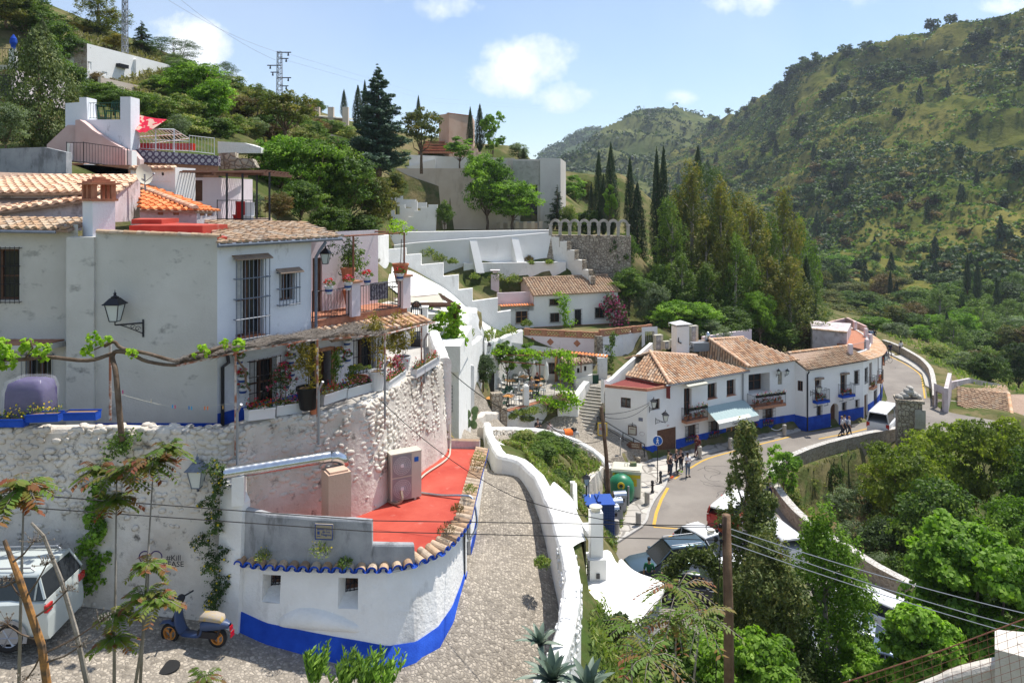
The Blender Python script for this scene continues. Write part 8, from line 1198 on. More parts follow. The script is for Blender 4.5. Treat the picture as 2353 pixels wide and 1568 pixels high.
sC('mountain_scrub',MT,17000,1.5,1.6,.01,.76,1,'dark');sC('mountain_grass',MT,12000,1.3,1.2,.01,.76,2,'mid',k=5);sC('mid_hill_scrub',M2,2500,3,3.2,.02,.7,3,'dark',k=8);sC('distant_hill_scrub',M3,2200,5,5,.05,.55,4,'dark',k=7)
def mD(name,poly_,n,size,mat,sQ,hgt=.25,lab='weedy grass growing on the slope'):
 rg=DR(sQ);pl_=np.array(poly_);lo,hi=pl_.min(0),pl_.max(0);q=rg.uniform(lo,hi,(n*3,2));ins=np.zeros(len(q),bool);k=len(pl_)
 for i in rQ(k):(x0,y0),(x1,y1)=pl_[i],pl_[(i+1)%k];c=((y0>q[:,1])!=(y1>q[:,1]));ins^=c&(q[:,0]<(x1-x0)*(q[:,1]-y0)/((y1-y0)or 1e-9)+x0)
 q=q[ins][:n];d=np.array([noise.noise(V3(x*.9,y*.9,sQ))for x,y in q]);q=q[d>-.15];n=len(q);z=Hn(q[:,0],q[:,1]);C=np.c_[q,z+rg.uniform(0,hgt,n)];T_=rg.normal(0,.5,(n,3));T_[:,2]+=1;o=fin(name,lfm(name,C,rg.normal(size=(n,3)),size,np.clip(rg.uniform(0,1,n)*.6+.4*(d[d>-.15]+.3),0,1),rg,.3,T_),LM[mat]);tag(o,lab,'grass',kind='stuff')
gpoly=[(-.8,44.5),(.2,49.5),(2,53.2),(4.4,52.8),(6.8,50.6),(7.6,48.5),(6.2,43.5),(5.2,39),(5.0,36),(3.6,35.3),(2.2,37.5),(.8,41.5)]
mD('slope_weeds',gpoly,16000,.28,'weed',5,.35,'tall weeds and grass filling the walled green slope');mD('slope_dry_grass',gpoly,7000,.3,'dry',6,.3,'dry grass on the walled green slope')
for i,(x,y,s)in eN(((.8,47.5,1.2),(2.2,50.5,1.3),(3.2,48,1.5),(4.3,50.8,1.1),(5.4,47.5,1.2),(1.8,45,1.2),(3.6,44.5,1.3),(5.0,43.5,1.3),(2.6,41,1.0),(4.2,40.5,1.2),(5.2,38.2,1.2),(1.2,43.2,.8))):pC('bushg'if i%3 else 'bush',i%2,gp(x,y,-.25),s/6*.85,.1*s,i*2.1,'leafy green shrub growing on the walled slope','shrubs on the walled slope','shrub','shrub')
mD('hillside_grass',[P2(150,300,50),P2(560,300,55),P2(900,330,80),P2(820,250,95),P2(400,140,78),P2(150,60,72)],26000,.45,'dry',7,.4,'dry grass on the left hillside');dp_('ravine_soil',[(19.3,45),(19.2,50),(21.4,54.2),(27.2,58.7),(34,61.6),(38,56),(30,48),(24,40),(21.6,38)],M.soil,.08);mD('ravine_grass',[(18.5,46),(21,55),(28,60),(34,62),(40,56),(32,44),(22,38)],5000,.35,'dry',8,.3,'dry grass on the ravine bank')
mD('bank_grass',[(1.9,13),(2.3,22),(3.5,26.3),(5,26),(5.5,22),(6,13)],9000,.22,'weed',9,.4,'weeds on the bank below the lane parapet');mD('far_bank_grass',[(52,90),(54,100),(53,112),(75,112),(75,80),(50,76)],9000,.5,'weed',10,.3,'green grass bank behind the far road wall')
# vehicles
def rotz(a):return Mx.Rotation(a,3,'Z')
def vh_(name,lab,cat,loc,rz,L,Wd,Hh,col,kind='hatch',glass='glass',extra=N0,belt=N0,wr=.33,clad=N0):
 t=T(name,lab,cat,loc,N0,rz,local=1);hw=Wd/2;zl=.2;bl=belt or Hh*.6;body=MB()
 if kind=='van':top=[(-.5,.75*bl),(-.49,bl),(-.3,bl),(.2,bl),(.34,bl),(.46,bl*.86),(.5,bl*.6)];gh=[(-.485,bl,Hh*.97),(-.46,bl,Hh),(.0,bl,Hh),(.26,bl,Hh*.99),(.44,bl,bl+.02)]
 elif kind=='suv':top=[(-.5,.62*bl),(-.488,bl*.98),(-.3,bl),(.1,bl),(.2,bl*.98),(.42,bl*.9),(.485,bl*.78),(.5,bl*.55)];gh=[(-.485,bl,bl+.02),(-.43,bl,Hh*.985),(-.2,bl,Hh),(.0,bl,Hh*.985),(.2,bl,bl+.01)]
 elif kind=='sedan':top=[(-.5,.7*bl),(-.485,bl*1.0),(-.33,bl*1.04),(.1,bl),(.22,bl*.95),(.42,bl*.82),(.49,bl*.62),(.5,bl*.5)];gh=[(-.36,bl,bl+.03),(-.17,bl,Hh*.98),(-.02,bl,Hh),(.08,bl,Hh*.97),(.26,bl,bl*.96)]
 else:top=[(-.5,.65*bl),(-.485,bl*1.02),(-.3,bl*1.02),(.1,bl),(.24,bl*.94),(.42,bl*.8),(.49,bl*.62),(.5,bl*.5)];gh=[(-.485,bl,bl+.05),(-.36,bl,Hh*.95),(-.12,bl,Hh),(.06,bl,Hh*.97),(.3,bl,bl*.95)]
 Rw=[]
 for i,(x,z)in eN(top):e=(1-abs(x*2)**7*.14);w=hw*e;Rw.append([V3(x*L,y,zz)for y,zz in((-w*.9,zl),(-w,zl+.14),(-w*1.0,z*.72),(-w*.96,z*.94),(-w*.86,z),(w*.86,z),(w*.96,z*.94),(w,z*.72),(w,zl+.14),(w*.9,zl))])
 body.gD(Rw,cZ=1);body.pY(Rw[0]);body.pY(Rw[-1][::-1]);b=body.to('body',col,t,sM=0);me=b.data;me.shade_smooth()
 try:me.set_sharp_from_angle(angle=R(38))
 except Exception:pass
 g=MB();Rw=[]
 for x,z0,z1 in gh:f=max(0,(z1-z0)/(Hh-z0));wb,wt=hw*.86,hw*(.84-.16*f);Rw.append([V3(x*L,y,zz)for y,zz in((-wb,z0-.02),(-wt,z1-.015),(wt,z1-.015),(wb,z0-.02))])
 g.gD(Rw,cZ=1);g.to('windows',M[glass],t);r=MB();rr=[(x,z1)for x,z0,z1 in gh if z1>bl+.3*(Hh-bl)];Rw=[]
 for x,z1 in[(rr[0][0]-.008,rr[0][1]-.01)]+rr+[(rr[-1][0]+.008,rr[-1][1]-.01)]:w=hw*.69;Rw.append([V3(x*L,y,z1+zz)for y,zz in((-w*1.03,-.06),(-w*1.02,.0),(-w*.7,.03),(0,.04),(w*.7,.03),(w*1.02,0),(w*1.03,-.06))])
 r.gD(Rw);r.pY(Rw[0]);r.pY(Rw[-1][::-1]);r.to('roof',col,t,sM=1);p=MB()
 for s in(-1,1):
  for i in rQ(len(gh)):
   x,z0,z1=gh[i]
   if z1>bl+.3*(Hh-bl):
    if i>0 and not(gh[i-1][2]>bl+.3*(Hh-bl)):p.bar((gh[i-1][0]*L,s*hw*.87,gh[i-1][2]if gh[i-1][2]<bl+.1 else bl),(x*L,s*hw*.69,z1),.05)
    if i+1<len(gh)and not(gh[i+1][2]>bl+.3*(Hh-bl)):p.bar((gh[i+1][0]*L,s*hw*.87,gh[i+1][2]),(x*L,s*hw*.69,z1),.04)
    if 0<i<len(gh)-1:p.bar((x*L+.0,s*hw*.865,bl),(x*L,s*hw*.695,z1),.035)
  if kind in('van',):p.bar((gh[0][0]*L,s*hw*.87,bl),(gh[0][0]*L,s*hw*.7,Hh*.97),.09)
 p.to('pillars',col,t);ar=MB()
 for x in(-.31,.31):
  for s in(-1,1):
   w=MB();Rr=Mx.Rotation(R(90),3,'X');c=Vc((x*L,s*(hw-.11),wr));ring=lambda rad,y:[c+Vc((cs(a)*rad,s*y,sn(a)*rad))for a in[k*pi/9 for k in rQ(18)]];w.gD([ring(wr*.66,-.1),ring(wr*.96,-.1),ring(wr,-.05),ring(wr,.07),ring(wr*.95,.115),ring(wr*.66,.115),ring(wr*.64,.07)],cZ=1);wo=w.to('wheel',M.tyre,t,sM=1);q=MB();q.pY(ring(wr*.66,.05));q.to('hub_disc',M.black,wo);q=MB()
   for k in rQ(6):a=k*pi/3;q.bar(c+V3(0,s*.09,0),c+Vc((cs(a)*wr*.62,s*.09,sn(a)*wr*.62)),.06)
   q.gD([ring(wr*.6,.085),ring(wr*.67,.1)],cZ=1);q.to('rim',M.rim,wo);ar.pY([Vc((x*L+cs(a)*wr*1.22,s*(hw+.004),wr+sn(a)*wr*1.2))for a in[k*pi/10 for k in rQ(-1,12)]][::s])
 ar.to('wheel_arches',M[clad or 'black'],t);m=MB()
 for s in(-1,1):m.box((-.493*L,s*hw*.78,bl*.82),(.07,hw*.26,.16 if kind!='van'else .4))
 m.to('tail_lights',M.tlight,t);m=MB()
 for s in(-1,1):m.box((.47*L,s*hw*.7,bl*.66),(.12,hw*.36,.15))
 m.to('headlights',M.hlight,t);m=MB()
 for s in(-1,1):m.box((.14*L,s*(hw+.07),bl+.06),(.14,.2,.13))
 m.to('mirrors',col,t);m=MB()
 for s in(-1,1):
  for x in(-.18,.08):m.box((x*L,s*(hw+.002),bl*.8),(.16,.02,.03))
 m.to('door_handles',M[clad or 'gmt'],t);m=MB();m.box((.497*L,0,.42),(.03,hw*1.2,.3));m.box((0,0,.26),(L*.9,Wd*.99,.12));m.to('grille_and_sills',M.black,t)
 if kind=='suv':
  m=MB()
  for s in(-1,1):m.tB([(-.4*L,s*hw*.6,Hh+.02),(-.38*L,s*hw*.6,Hh+.09),(.0,s*hw*.6,Hh+.09),(.02*L,s*hw*.6,Hh+.02)],.02,5)
  m.to('roof_rails',M.gmt,t)
 if extra=='taxi':
  m=MB();m.box((.02*L,0,Hh+.1),(.16,.42,.14));m.to('taxi_sign',M.cream,t);m=MB();q=[V3(.02*L+.3,s,0)for s in(1,)];w=hw*1.004
  for s in(-1,1):m.pY([(.1*L,s*w,.35),(.17*L,s*w,.35),(.08*L,s*w,bl*.9),(.01*L,s*w,bl*.9)][::s]);m.pY([(-.12*L+cs(a)*.26,s*(w+.004),bl*.62+sn(a)*.26)for a in[k*pi/8 for k in rQ(16)]][::-s])
  m.to('green_markings',mk('teal_decal',(.0,.2,.16)),t)
  for s in(-1,):tx_('TAXI',.14,(-.12*L,s*(w+.008),bl*.62),(1,0,0),(0,0,1),.004,off=.004).to('decal_lettering',M.white2,t)
  tx_('TAXI',.11,(.02*L-.085,0,Hh+.1),(0,-1,0),(0,0,1),.003,off=.003).to('sign_lettering',M.iron,t)
 return t
def at_(u,v):p=G(u,v,-20.49);return(p.x,p.y,-20.49)
def hd(x,y):return at2(y,x)
vh_('parked_car','pale silver green compact with roof rails parked under the pebble wall','car',(-12.75,17.55,H(-12.7,17.5)+.07),R(183),4.25,1.8,1.66,pm('pale_green_silver_paint',(.56,.6,.57),.25,.15),'suv',belt=1.13,wr=.35,clad='gmt')
vh_('parked_suv','blue grey off road car with silver sills facing the cave house','car',at_(1533,1322),hd(-1,-.22),4.5,1.85,1.8,pm('steel_blue_paint',(.09,.14,.18),.25,.4),'suv',belt=1.05,wr=.38,clad='gmt')
vh_('parked_car','dark grey hatchback with red tail light in front of the blue off road car','car',at_(1592,1372),hd(1,-.12),4.2,1.75,1.48,pm('dark_grey_paint',(.05,.055,.065),.25,.4),'hatch')
vh_('taxi','white taxi hatchback with roof sign behind the blue off road car','taxi',at_(1630,1285),hd(.5,-.86),4.3,1.78,1.5,pm('white_car_paint',(.78,.78,.78),.2),'hatch',extra='taxi')
vh_('taxi','white taxi with round green door badge near the stone parapet','taxi',at_(1985,1425),hd(-.72,.69),4.45,1.78,1.5,pm('taxi_white_paint',(.8,.8,.8),.2),'hatch',extra='taxi')
vh_('parked_car','silver saloon with red tail light below the badged taxi','car',at_(1965,1508),hd(-.86,.5),4.5,1.8,1.46,pm('silver_car_paint',(.45,.48,.54),.25,.5),'sedan');vh_('parked_car','blue grey saloon at the lower edge beside the silver saloon','car',at_(2030,1560),hd(-.86,.5),4.4,1.78,1.46,pm('blue_grey_car_paint',(.16,.2,.28),.25,.5),'sedan');vh_('parked_car','white car mostly hidden by leaves at the lower edge','car',at_(1850,1560),hd(-.86,.5),4.4,1.78,1.46,pm('white_car_paint',(.78,.78,.78),.2),'sedan')
vh_('minibus','white minibus half hidden behind the tall cypress by the parapet','minibus',(14.7,42.2,-20.49),hd(-.22,.97),4.5,1.9,2.0,pm('bus_white_paint',(.78,.78,.78),.25),'van',belt=1.35,wr=.36);v_=vh_('minibus','red minibus with white roof half hidden left of the tall cypress','minibus',(13.7,45.6,-20.49),hd(.62,.78),4.4,1.85,2.0,pm('bus_red_paint',(.45,.04,.03),.3),'van',belt=1.5,wr=.36)
[c.data.materials.__setitem__(0,M.wpl)for c in v_.children if c.name.startswith('roof')]
vh_('minibus','white minibus driving past the brick shrine','minibus',at_(2032,990),hd(.62,.78),5.2,1.95,2.25,pm('van_white_paint',(.78,.78,.78),.25),'van',belt=1.35,wr=.36)
sc_o=Vc((-7.75,18.1,H(-7.75,18.1)+.08));t=T('scooter','blue scooter with orange wheels and torn yellow seat by the pebble wall','scooter',sc_o,N0,R(171),local=1);blp=pm('scooter_blue',(.045,.075,.16),.45)
for x,nm in((.66,'wheel'),(-.6,'wheel')):
 w=MB();c=V3(x,0,.235);ring=lambda r,y:[c+Vc((cs(a)*r,y,sn(a)*r))for a in[k*pi/10 for k in rQ(20)]];w.gD([ring(.17,-.05),ring(.225,-.05),ring(.24,0),ring(.225,.05),ring(.17,.05)],cZ=1);wo=w.to('wheel',M.tyre,t,sM=1);q=MB();q.gD([ring(.14,-.035),ring(.175,-.035),ring(.175,.035),ring(.14,.035)],cZ=1)
 for k in rQ(3):a=k*2.09+.4;q.bar(c,c+Vc((cs(a)*.15,0,sn(a)*.15)),.05)
 q.to('orange_rim',M.orangep,wo)
m=MB();Rw=[]
for x,z,w in((.95,.42,.04),(.86,.52,.08),(.66,.56,.09),(.5,.5,.1)):Rw.append([V3(x,-w,z-.05),V3(x,0,z),V3(x,w,z-.05)])
m.gD(Rw);Rw=[]
for x,z,w in((.36,1.0,.1),(.42,.8,.18),(.4,.55,.2),(.3,.33,.18),(.2,.26,.16),(-.12,.25,.15),(-.2,.3,.14),(-.26,.5,.13)):Rw.append([V3(x+.03,-w,z),V3(x,-w*.6,z-.03),V3(x,w*.6,z-.03),V3(x+.03,w,z),V3(x+.05,0,z+.01)])
m.gD(Rw,cZ=1);Rw=[]
for x,z0,z1,w in((-.2,.42,.6,.13),(-.4,.46,.68,.16),(-.7,.5,.66,.14),(-.92,.52,.6,.07)):Rw.append([V3(x,-w,z0),V3(x,-w*.9,z1),V3(x,w*.9,z1),V3(x,w,z0)])
m.gD(Rw,cZ=1);m.to('bodywork',blp,t,sM=1);m=MB();Rw=[]
for x,z,w in((-.16,.72,.12),(-.2,.78,.15),(-.5,.79,.17),(-.72,.76,.14),(-.76,.68,.1)):Rw.append([V3(x,-w,z-.1),V3(x,-w*.8,z),V3(x,w*.8,z),V3(x,w,z-.1)])
m.gD(Rw,cZ=1);m.pY(Rw[0]);m.pY(Rw[-1][::-1]);m.to('torn_seat',mk('torn_seat_vinyl',(.4,.34,.27),(.5,.36,.12),sc=7,lo=.5,hi=.58),t,sM=1);m=MB();m.tB([(.38,0,.95),(.3,0,1.12)],.035,6);m.tB([(.25,-.32,1.13),(.33,-.1,1.12),(.33,.1,1.12),(.25,.32,1.13)],.02,6);m.ell((.38,0,1.1),(.1,.12,.09));m.tB([(.3,.28,1.13),(.32,.32,1.3)],.01,4);m.ell((.32,.33,1.32),(.02,.07,.05));m.to('handlebar',M.iron,t)
m=MB();m.tB([(.42,0,.9),(.62,0,.5),(.66,0,.24)],.035,6);m.box((-.35,0,.3),(.5,.16,.16));m.tB([(-.75,.08,.6),(-.62,.08,.3)],.03,6);m.to('engine_and_fork',M.iron,t);m=MB();m.tB([(-.1,-.14,.2),(-.3,-.16,.24),(-.62,-.16,.36)],[.03,.06,.06],8);m.to('exhaust',M.zinc,t);m=MB();m.box((-.95,0,.5),(.03,.12,.1));m.to('tail_light',M.tlight,t);m=MB();m.box((-.98,0,.36),(.02,.16,.13));m.to('number_plate',M.tlight,t)
# people
def skin(name,chains,mat,par,sub=1):
 vs,rs,es,idx=[],[],[],{}
 def vi(p,r):
  k=tP(round(c,4)for c in p)
  if k not in idx:idx[k]=len(vs);vs.append(k);rs.append(r)
  return idx[k]
 for ch in chains:
  prev=N0
  for p,r in ch:
   i=vi(p,r)
   if prev is not N0 and prev!=i:es.append((prev,i))
   prev=i
 me=bpy.data.meshes.new('sk');me.from_pydata(vs,es,[]);ob=bpy.data.objects.new('sk',me);S.collection.objects.link(ob);md=ob.modifiers.new('s','SKIN');md.use_smooth_shade=1;lay=me.skin_vertices[0].data
 for i,r in eN(rs):lay[i].radius=(r,r)if is_(r,(int,float))else r
 lay[0].use_root=1
 if sub:ob.modifiers.new('u','SUBSURF').levels=sub
 dg=bpy.context.evaluated_depsgraph_get();out=bpy.data.meshes.new_from_object(ob.evaluated_get(dg));out.name=name;bpy.data.objects.remove(ob);bpy.data.meshes.remove(me);out.materials.clear();return fin(name,out,mat,par,sM=1)
SK=[mk('skin_light',(.5,.3,.22),rF=.6),mk('skin_tan',(.36,.2,.13),rF=.6)];CL={}
def cl(c):
 if c not in CL:CL[c]=mk('cloth_%d'%len(CL),c,tP(min(1,x*1.25)for x in c),sc=6,rF=.9)
 return CL[c]
def pn_(lab,loc,rz,sH=(.03,.03,.035),pT=(.03,.04,.06),hair=(.02,.015,.01),h=1.74,sk=0,pose='stand',shoes=(.05,.05,.05),gQ=N0,bag=N0,sV=1,hat=N0,lH=0,dress=0):
 t=T('person',lab,'person',loc,gQ,rz,local=1);k=h/1.75;V_=lambda x,y,z:(x*k,y*k,z*k);hip,ch,nk=(0,0,.95),(0,.0,1.32),(0,.01,1.48);arms={};legs={}
 if pose=='sit':base=.48;hip=(0,0,base);ch=(0,.05,base+.38);nk=(0,.04,base+.53)
 elif pose=='lean':hip=(0,.1,.78);ch=(0,.12,1.15);nk=(0,.08,1.31)
 zc=ch[2];headz=nk[2]+.07
 for s in(-1,1):
  sh=(s*.19,ch[1],zc+.1)
  if pose=='phone'or(pose in('armup','photo')and s>0):el,ha=(s*.25,ch[1]-.04,zc-.16),(s*.08,ch[1]-.3,zc-.02)
  elif pose=='photo':el,ha=(s*.25,ch[1]-.2,zc),(s*.06,ch[1]-.28,zc+.22)
  elif pose=='armup':el,ha=(s*.42,ch[1]-.02,zc+.14),(s*.16,ch[1]-.06,zc+.34)
  elif pose=='lean':el,ha=(s*.24,ch[1]-.05,zc-.16),(-s*.02,ch[1]-.2,zc-.02)
  elif pose=='sit':el,ha=(s*.25,ch[1]-.06,zc-.2),(s*.1,ch[1]-.34,zc-.14)
  else:el,ha=(s*.26,.03,zc-.2),(s*.27,-.06,zc-.45)
  hd_=(ha[0]*1.02,ha[1]-.05,ha[2]-.06 if pose in('stand','walk')else ha[2]+.03);arms[s]=(sh,el,ha,hd_);a=(s*.1,hip[1],hip[2]-.04)
  if pose=='sit':kn,an,to_=(s*.12,-.42,base-.0),(s*.12,-.45,.09),(s*.13,-.62,.04)
  elif pose=='walk':kn,an,to_=(s*.1,-.12 if s>0 else .05,.5),(s*.1,-.2*s-.0+(.12 if s<0 else 0),.09 if s>0 else .14),(s*.1,-.2*s-.18+(.12 if s<0 else 0),.04)
  elif pose=='lean':kn,an,to_=(s*.1,-.1,.45),(s*.09,-.28-.08*s,.09),(s*.1,-.44-.08*s,.04)
  else:kn,an,to_=(s*.11,-.02,.5),(s*.12,.02,.09),(s*.14,-.15,.04)
  legs[s]=(a,kn,an,to_)
 hx_=(0,nk[1]-.01,headz+.02);hy=(0,nk[1]-.02,headz+.11);ht=(0,nk[1]-.01,headz+.19);c=lambda p:V_(*p);chains=[[(c(hip),.12*k),(c((0,(hip[1]+ch[1])/2,(hip[2]+ch[2])/2)),.115*k),(c(ch),(.15*k,.11*k)),(c(nk),.055*k),(c(hx_),.07*k),(c(hy),.088*k),(c(ht),.06*k)]]
 for s in(-1,1):
  sh,el,ha,h4=arms[s];chains.append([(c(ch),(.15*k,.11*k)),(c(sh),.06*k),(c(el),.042*k),(c(ha),.028*k),(c(h4),.032*k)])
  for f in rQ(4):chains.append([(c(h4),.032*k),(c((h4[0]+(f-1.5)*.018,h4[1]-.035,h4[2]-.05)),.009*k)])
  a,kn,an,to_=legs[s];chains.append([(c(hip),.12*k),(c(a),.085*k),(c(kn),.055*k),(c(an),.038*k),(c(to_),.035*k)])
 skin('body',chains,SK[sk],t);g=.014;chs=[[(c((hip[0],hip[1],hip[2]-.02)),.13*k+g),(c((0,(hip[1]+ch[1])/2,(hip[2]+ch[2])/2)),.122*k+g),(c(ch),(.158*k+g,.118*k+g)),(c((nk[0],nk[1],nk[2]-.04)),.07*k)]]
 for s in(-1,1):
  sh,el,ha,h4=arms[s];e=Vc(el)if sV else Vc(sh).lerp(Vc(el),.25);ch2=[(c(ch),(.158*k+g,.118*k+g)),(c(sh),.068*k+g*.5),(c(tP(e)),.05*k+g*.6)]
  if sV==2:ch2.append((c(tP(Vc(el).lerp(Vc(ha),.9))),.04*k))
  chs.append(ch2)
 skin('shirt',chs,cl(sH),t);chs=[]
 for s in(-1,1):a,kn,an,to_=legs[s];chs.append([(c(hip),.13*k+g),(c(a),.095*k+g),(c(kn),.068*k),(c(tP(Vc(kn).lerp(Vc(an),.9))),.05*k)])
 skin('trousers',chs,cl(pT),t);m=MB()
 for s in(-1,1):a,kn,an,to_=legs[s];a1,t1=Vc(c(an)),Vc(c(to_));mid=(a1+t1)/2;mid.z=min(a1.z,t1.z)+.02;m.ell(mid-Zv(.01),(.05,.14,.055),8,5)
 m.to('shoes',cl(shoes),t,sM=1);m=MB();hc=Vc(c(hy));m.ell(hc+V3(0,.022,.025),(.098*k,.105*k,.108*k),10,7)
 if lH:m.ell(hc+V3(0,.06,-.09),(.11*k,.07*k,.17*k),8,6)
 if hair:m.to('hair',cl(hair),t,sM=1)
 m=MB();m.ell(hc+V3(0,-.095*k,-.01),(.014,.02,.018),6,4);[m.ell(hc+V3(s*.09*k,0,-.01),(.012,.02,.03),6,4)for s in(-1,1)];m.to('nose_and_ears',SK[sk],t)
 if hat:m=MB();m.lt_([(.1,.07),(.1,.13),(.06,.15),(.01,.155)],hc,10);m.box(hc+V3(0,-.13,.075),(.16,.12,.015));m.to('cap',cl(hat),t)
 if bag:m=MB();m.ell(Vc(c(ch))+V3(0,.2,-.06),(.16,.1,.22),8,6);m.to('backpack',cl(bag),t,sM=1)
 return t
def pa(lab,x,y,rz,z=-20.38,**k):return pn_(lab,(x,y,z),R(rz),**k)
def pr2(lab,x,y,rz,z=-20.38,**k):p=G(*r2(x,y),z);return pn_(lab,tP(p),R(rz),**k)
pr2('man in black tee and cap with raised arm and orange shoes',607,1296,60,pose='armup',shoes=(.8,.12,.02),hat=(.02,.02,.02));pr2('man in mustard shirt half hidden behind the capped man',592,1268,60,pose='stand',sH=(.38,.3,.14));pr2('bald man in dark vest with folded hands',648,1258,80,pose='phone',hair=N0,sV=0,sk=0);pr2('young man in black tee with neon yellow shoes',684,1250,-60,shoes=(.5,.8,.02));pr2('man in white tee and jeans standing on the road',733,1290,20,z=-20.5,sH=(.7,.7,.7),pT=(.12,.16,.22),sk=1,pose='phone')
pr2('woman in maroon clothes leaning on a stone bollard',803,1135,-40,sH=(.12,.03,.025),pT=(.08,.02,.02),hair=(.25,.07,.03),pose='lean',lH=1,sV=2)
for i,(x,y,lb,kk)in eN(((1905,957,'tallest of three walkers behind the parapet, white shirt',dict(sH=(.7,.7,.7))),(1884,968,'walker with light hair at the front of the three behind the parapet',dict(sH=(.68,.66,.64),hair=(.3,.2,.1))),(1938,970,'walker with grey backpack last of the three behind the parapet',dict(sH=(.7,.7,.72),hair=(.25,.12,.06),bag=(.2,.24,.32))))):pr2(lb,x,y+22,75,z=-20.5,pose='walk',**kk)
p=P(2075,965,67);pa('person taking a photograph behind the brick shrine',p.x,67,0,-20.5,pose='photo')
for lb,x,y,kk in(('man in dark coat walking away on the far pavement',494,322,dict(sH=(.02,.025,.05),pose='walk',bag=(.02,.02,.04))),('woman in pale top and jeans leaning on the far road wall',580,303,dict(sH=(.55,.52,.5),pT=(.04,.06,.12),lH=1))):q=G(*r6(x,y),-20.38);pa(lb,q.x,q.y,180,**kk)
for i,(x,lb)in eN(((292,'person in pale top on the upper terrace, first of four'),(318,'person in dark blue top on the upper terrace, second of four'),(345,'person in pale blue top on the upper terrace, third of four'),(370,'person in black top on the upper terrace, last of four'))):q=P(*r6(x,142),97);pn_(lb,(q.x,q.y,q.z-1.1),R(150),sH=[(.5,.42,.4),(.03,.04,.1),(.3,.38,.5),(.03,.03,.03)][i])
q=G(*r6(462,365),-20.45);t=T('bicycle','bicycle ridden beside the curved house','bicycle',q,N0,R(-60),local=1);m=MB()
for x in(-.5,.5):m.tB([(x+cs(a)*.34,0,.34+sn(a)*.34)for a in[k*pi/8 for k in rQ(17)]],.02,4,cap=0)
m.to('wheels',M.tyre,t);m=MB();[m.bar(a,b,.035)for a,b in(((-.5,0,.34),(-.1,0,.35)),((-.1,0,.35),(-.2,0,.85)),((-.2,0,.8),(.35,0,.8)),((.35,0,.95),(.5,0,.34)),((-.1,0,.35),(.36,0,.75)),((-.5,0,.34),(-.18,0,.75)))];m.to('frame',M.iron,t)
pn_('cyclist in dark blue top riding beside the curved house',(q.x,q.y+.02,q.z+.4),R(-150),sH=(.03,.04,.09),pose='sit')
q=P(1897,1240,41.3);pa('man in pale blue shirt with dark backpack by the parapet',q.x,q.y,150,-20.5,sH=(.45,.5,.62),bag=(.03,.04,.12),pose='walk');q=P(1862,1235,42.2);pa('grey haired man in grey shirt looking over the parapet',q.x,q.y,150,-20.5,sH=(.4,.42,.42),hair=(.35,.33,.3));q=P(1768,1165,49.6);pa('person in white and black sitting by the parapet beside the cypress',q.x,q.y,100,-20.5,sH=(.6,.6,.62),pT=(.03,.04,.1));q=P(1880,1240,41.9);m=MB();m.box((q.x,q.y,-20.0),(.4,.5,.35));m.lt_([(.1,-.05),(.1,0)],(q.x,q.y,-20.4),8);m.ell((q.x,q.y+.1,-19.75),(.25,.28,.22));m.to('stroller',M.tlight,loc=(q.x,q.y,-20.4),lB='red pushchair beside the grey haired man',cat='pushchair')
q=G(1487,1345,-20.5);pa('man in green and black shirt between cave house and blue car',q.x,q.y-.5,170,-20.5,sH=(.02,.12,.06));q=G(1527,1375,-20.5);pa('bare armed person beside the man in green',q.x,q.y-.2,170,-20.5,sH=(.4,.25,.18),sV=0)
t=T('donkey','pale grey donkey with orange blanket and dark saddle near the steps','donkey',(4.1,55.6,H(4.1,55.6)+.02),N0,R(190),local=1);D=[(-.75,0,1.05),(-.45,0,1.0),(0,0,.95),(.4,0,1.0),(.72,0,1.2),(.98,0,1.35),(1.12,0,1.38),(1.4,0,1.15)]
chs=[[(D[0],.17),(D[1],.25),(D[2],.27),(D[3],.24),(D[4],.15),(D[5],.11),(D[6],.12),(D[7],.07)]]
for s in(-1,1):chs+=[[(D[3],.24),((.42,s*.13,.75),.1),((.42,s*.13,.45),.05),((.43,s*.13,.12),.035),((.46,s*.13,.03),.05)],[(D[1],.25),((-.52,s*.13,.78),.13),((-.62,s*.13,.52),.06),((-.58,s*.13,.14),.035),((-.55,s*.13,.03),.05)],[(D[6],.12),((1.1,s*.08,1.52),.035),((1.06,s*.13,1.68),.012)]]
chs.append([(D[0],.17),((-.92,0,.95),.03),((-.98,0,.6),.04)]);skin('body',chs,mk('donkey_hair',(.36,.34,.32),(.5,.47,.44),sc=5),t);m=MB();Rw=[]
for x in(-.42,-.1,.2):Rw.append([Vc((x,sn(a)*.36,.98+cs(a)*.34))for a in[(-1.7+3.4*k/8)for k in rQ(9)]])
m.gD(Rw);m.to('orange_blanket',cl((.75,.16,.03)),t,sM=1);m=MB();m.ell((-.55,0,1.28),(.25,.25,.12));m.ell((-.75,-.2,1.05),(.1,.12,.2));m.to('saddle',M.black,t,sM=1)
q=P(1235,985,56.2);g_=H(q.x,56.2);pn_('man in black drinking beside the donkey',(q.x,56.0,g_),R(20),pose='phone');pn_('child in white top beside the donkey head',(q.x+.9,56.4,g_),R(30),sH=(.5,.4,.38),h=1.35)
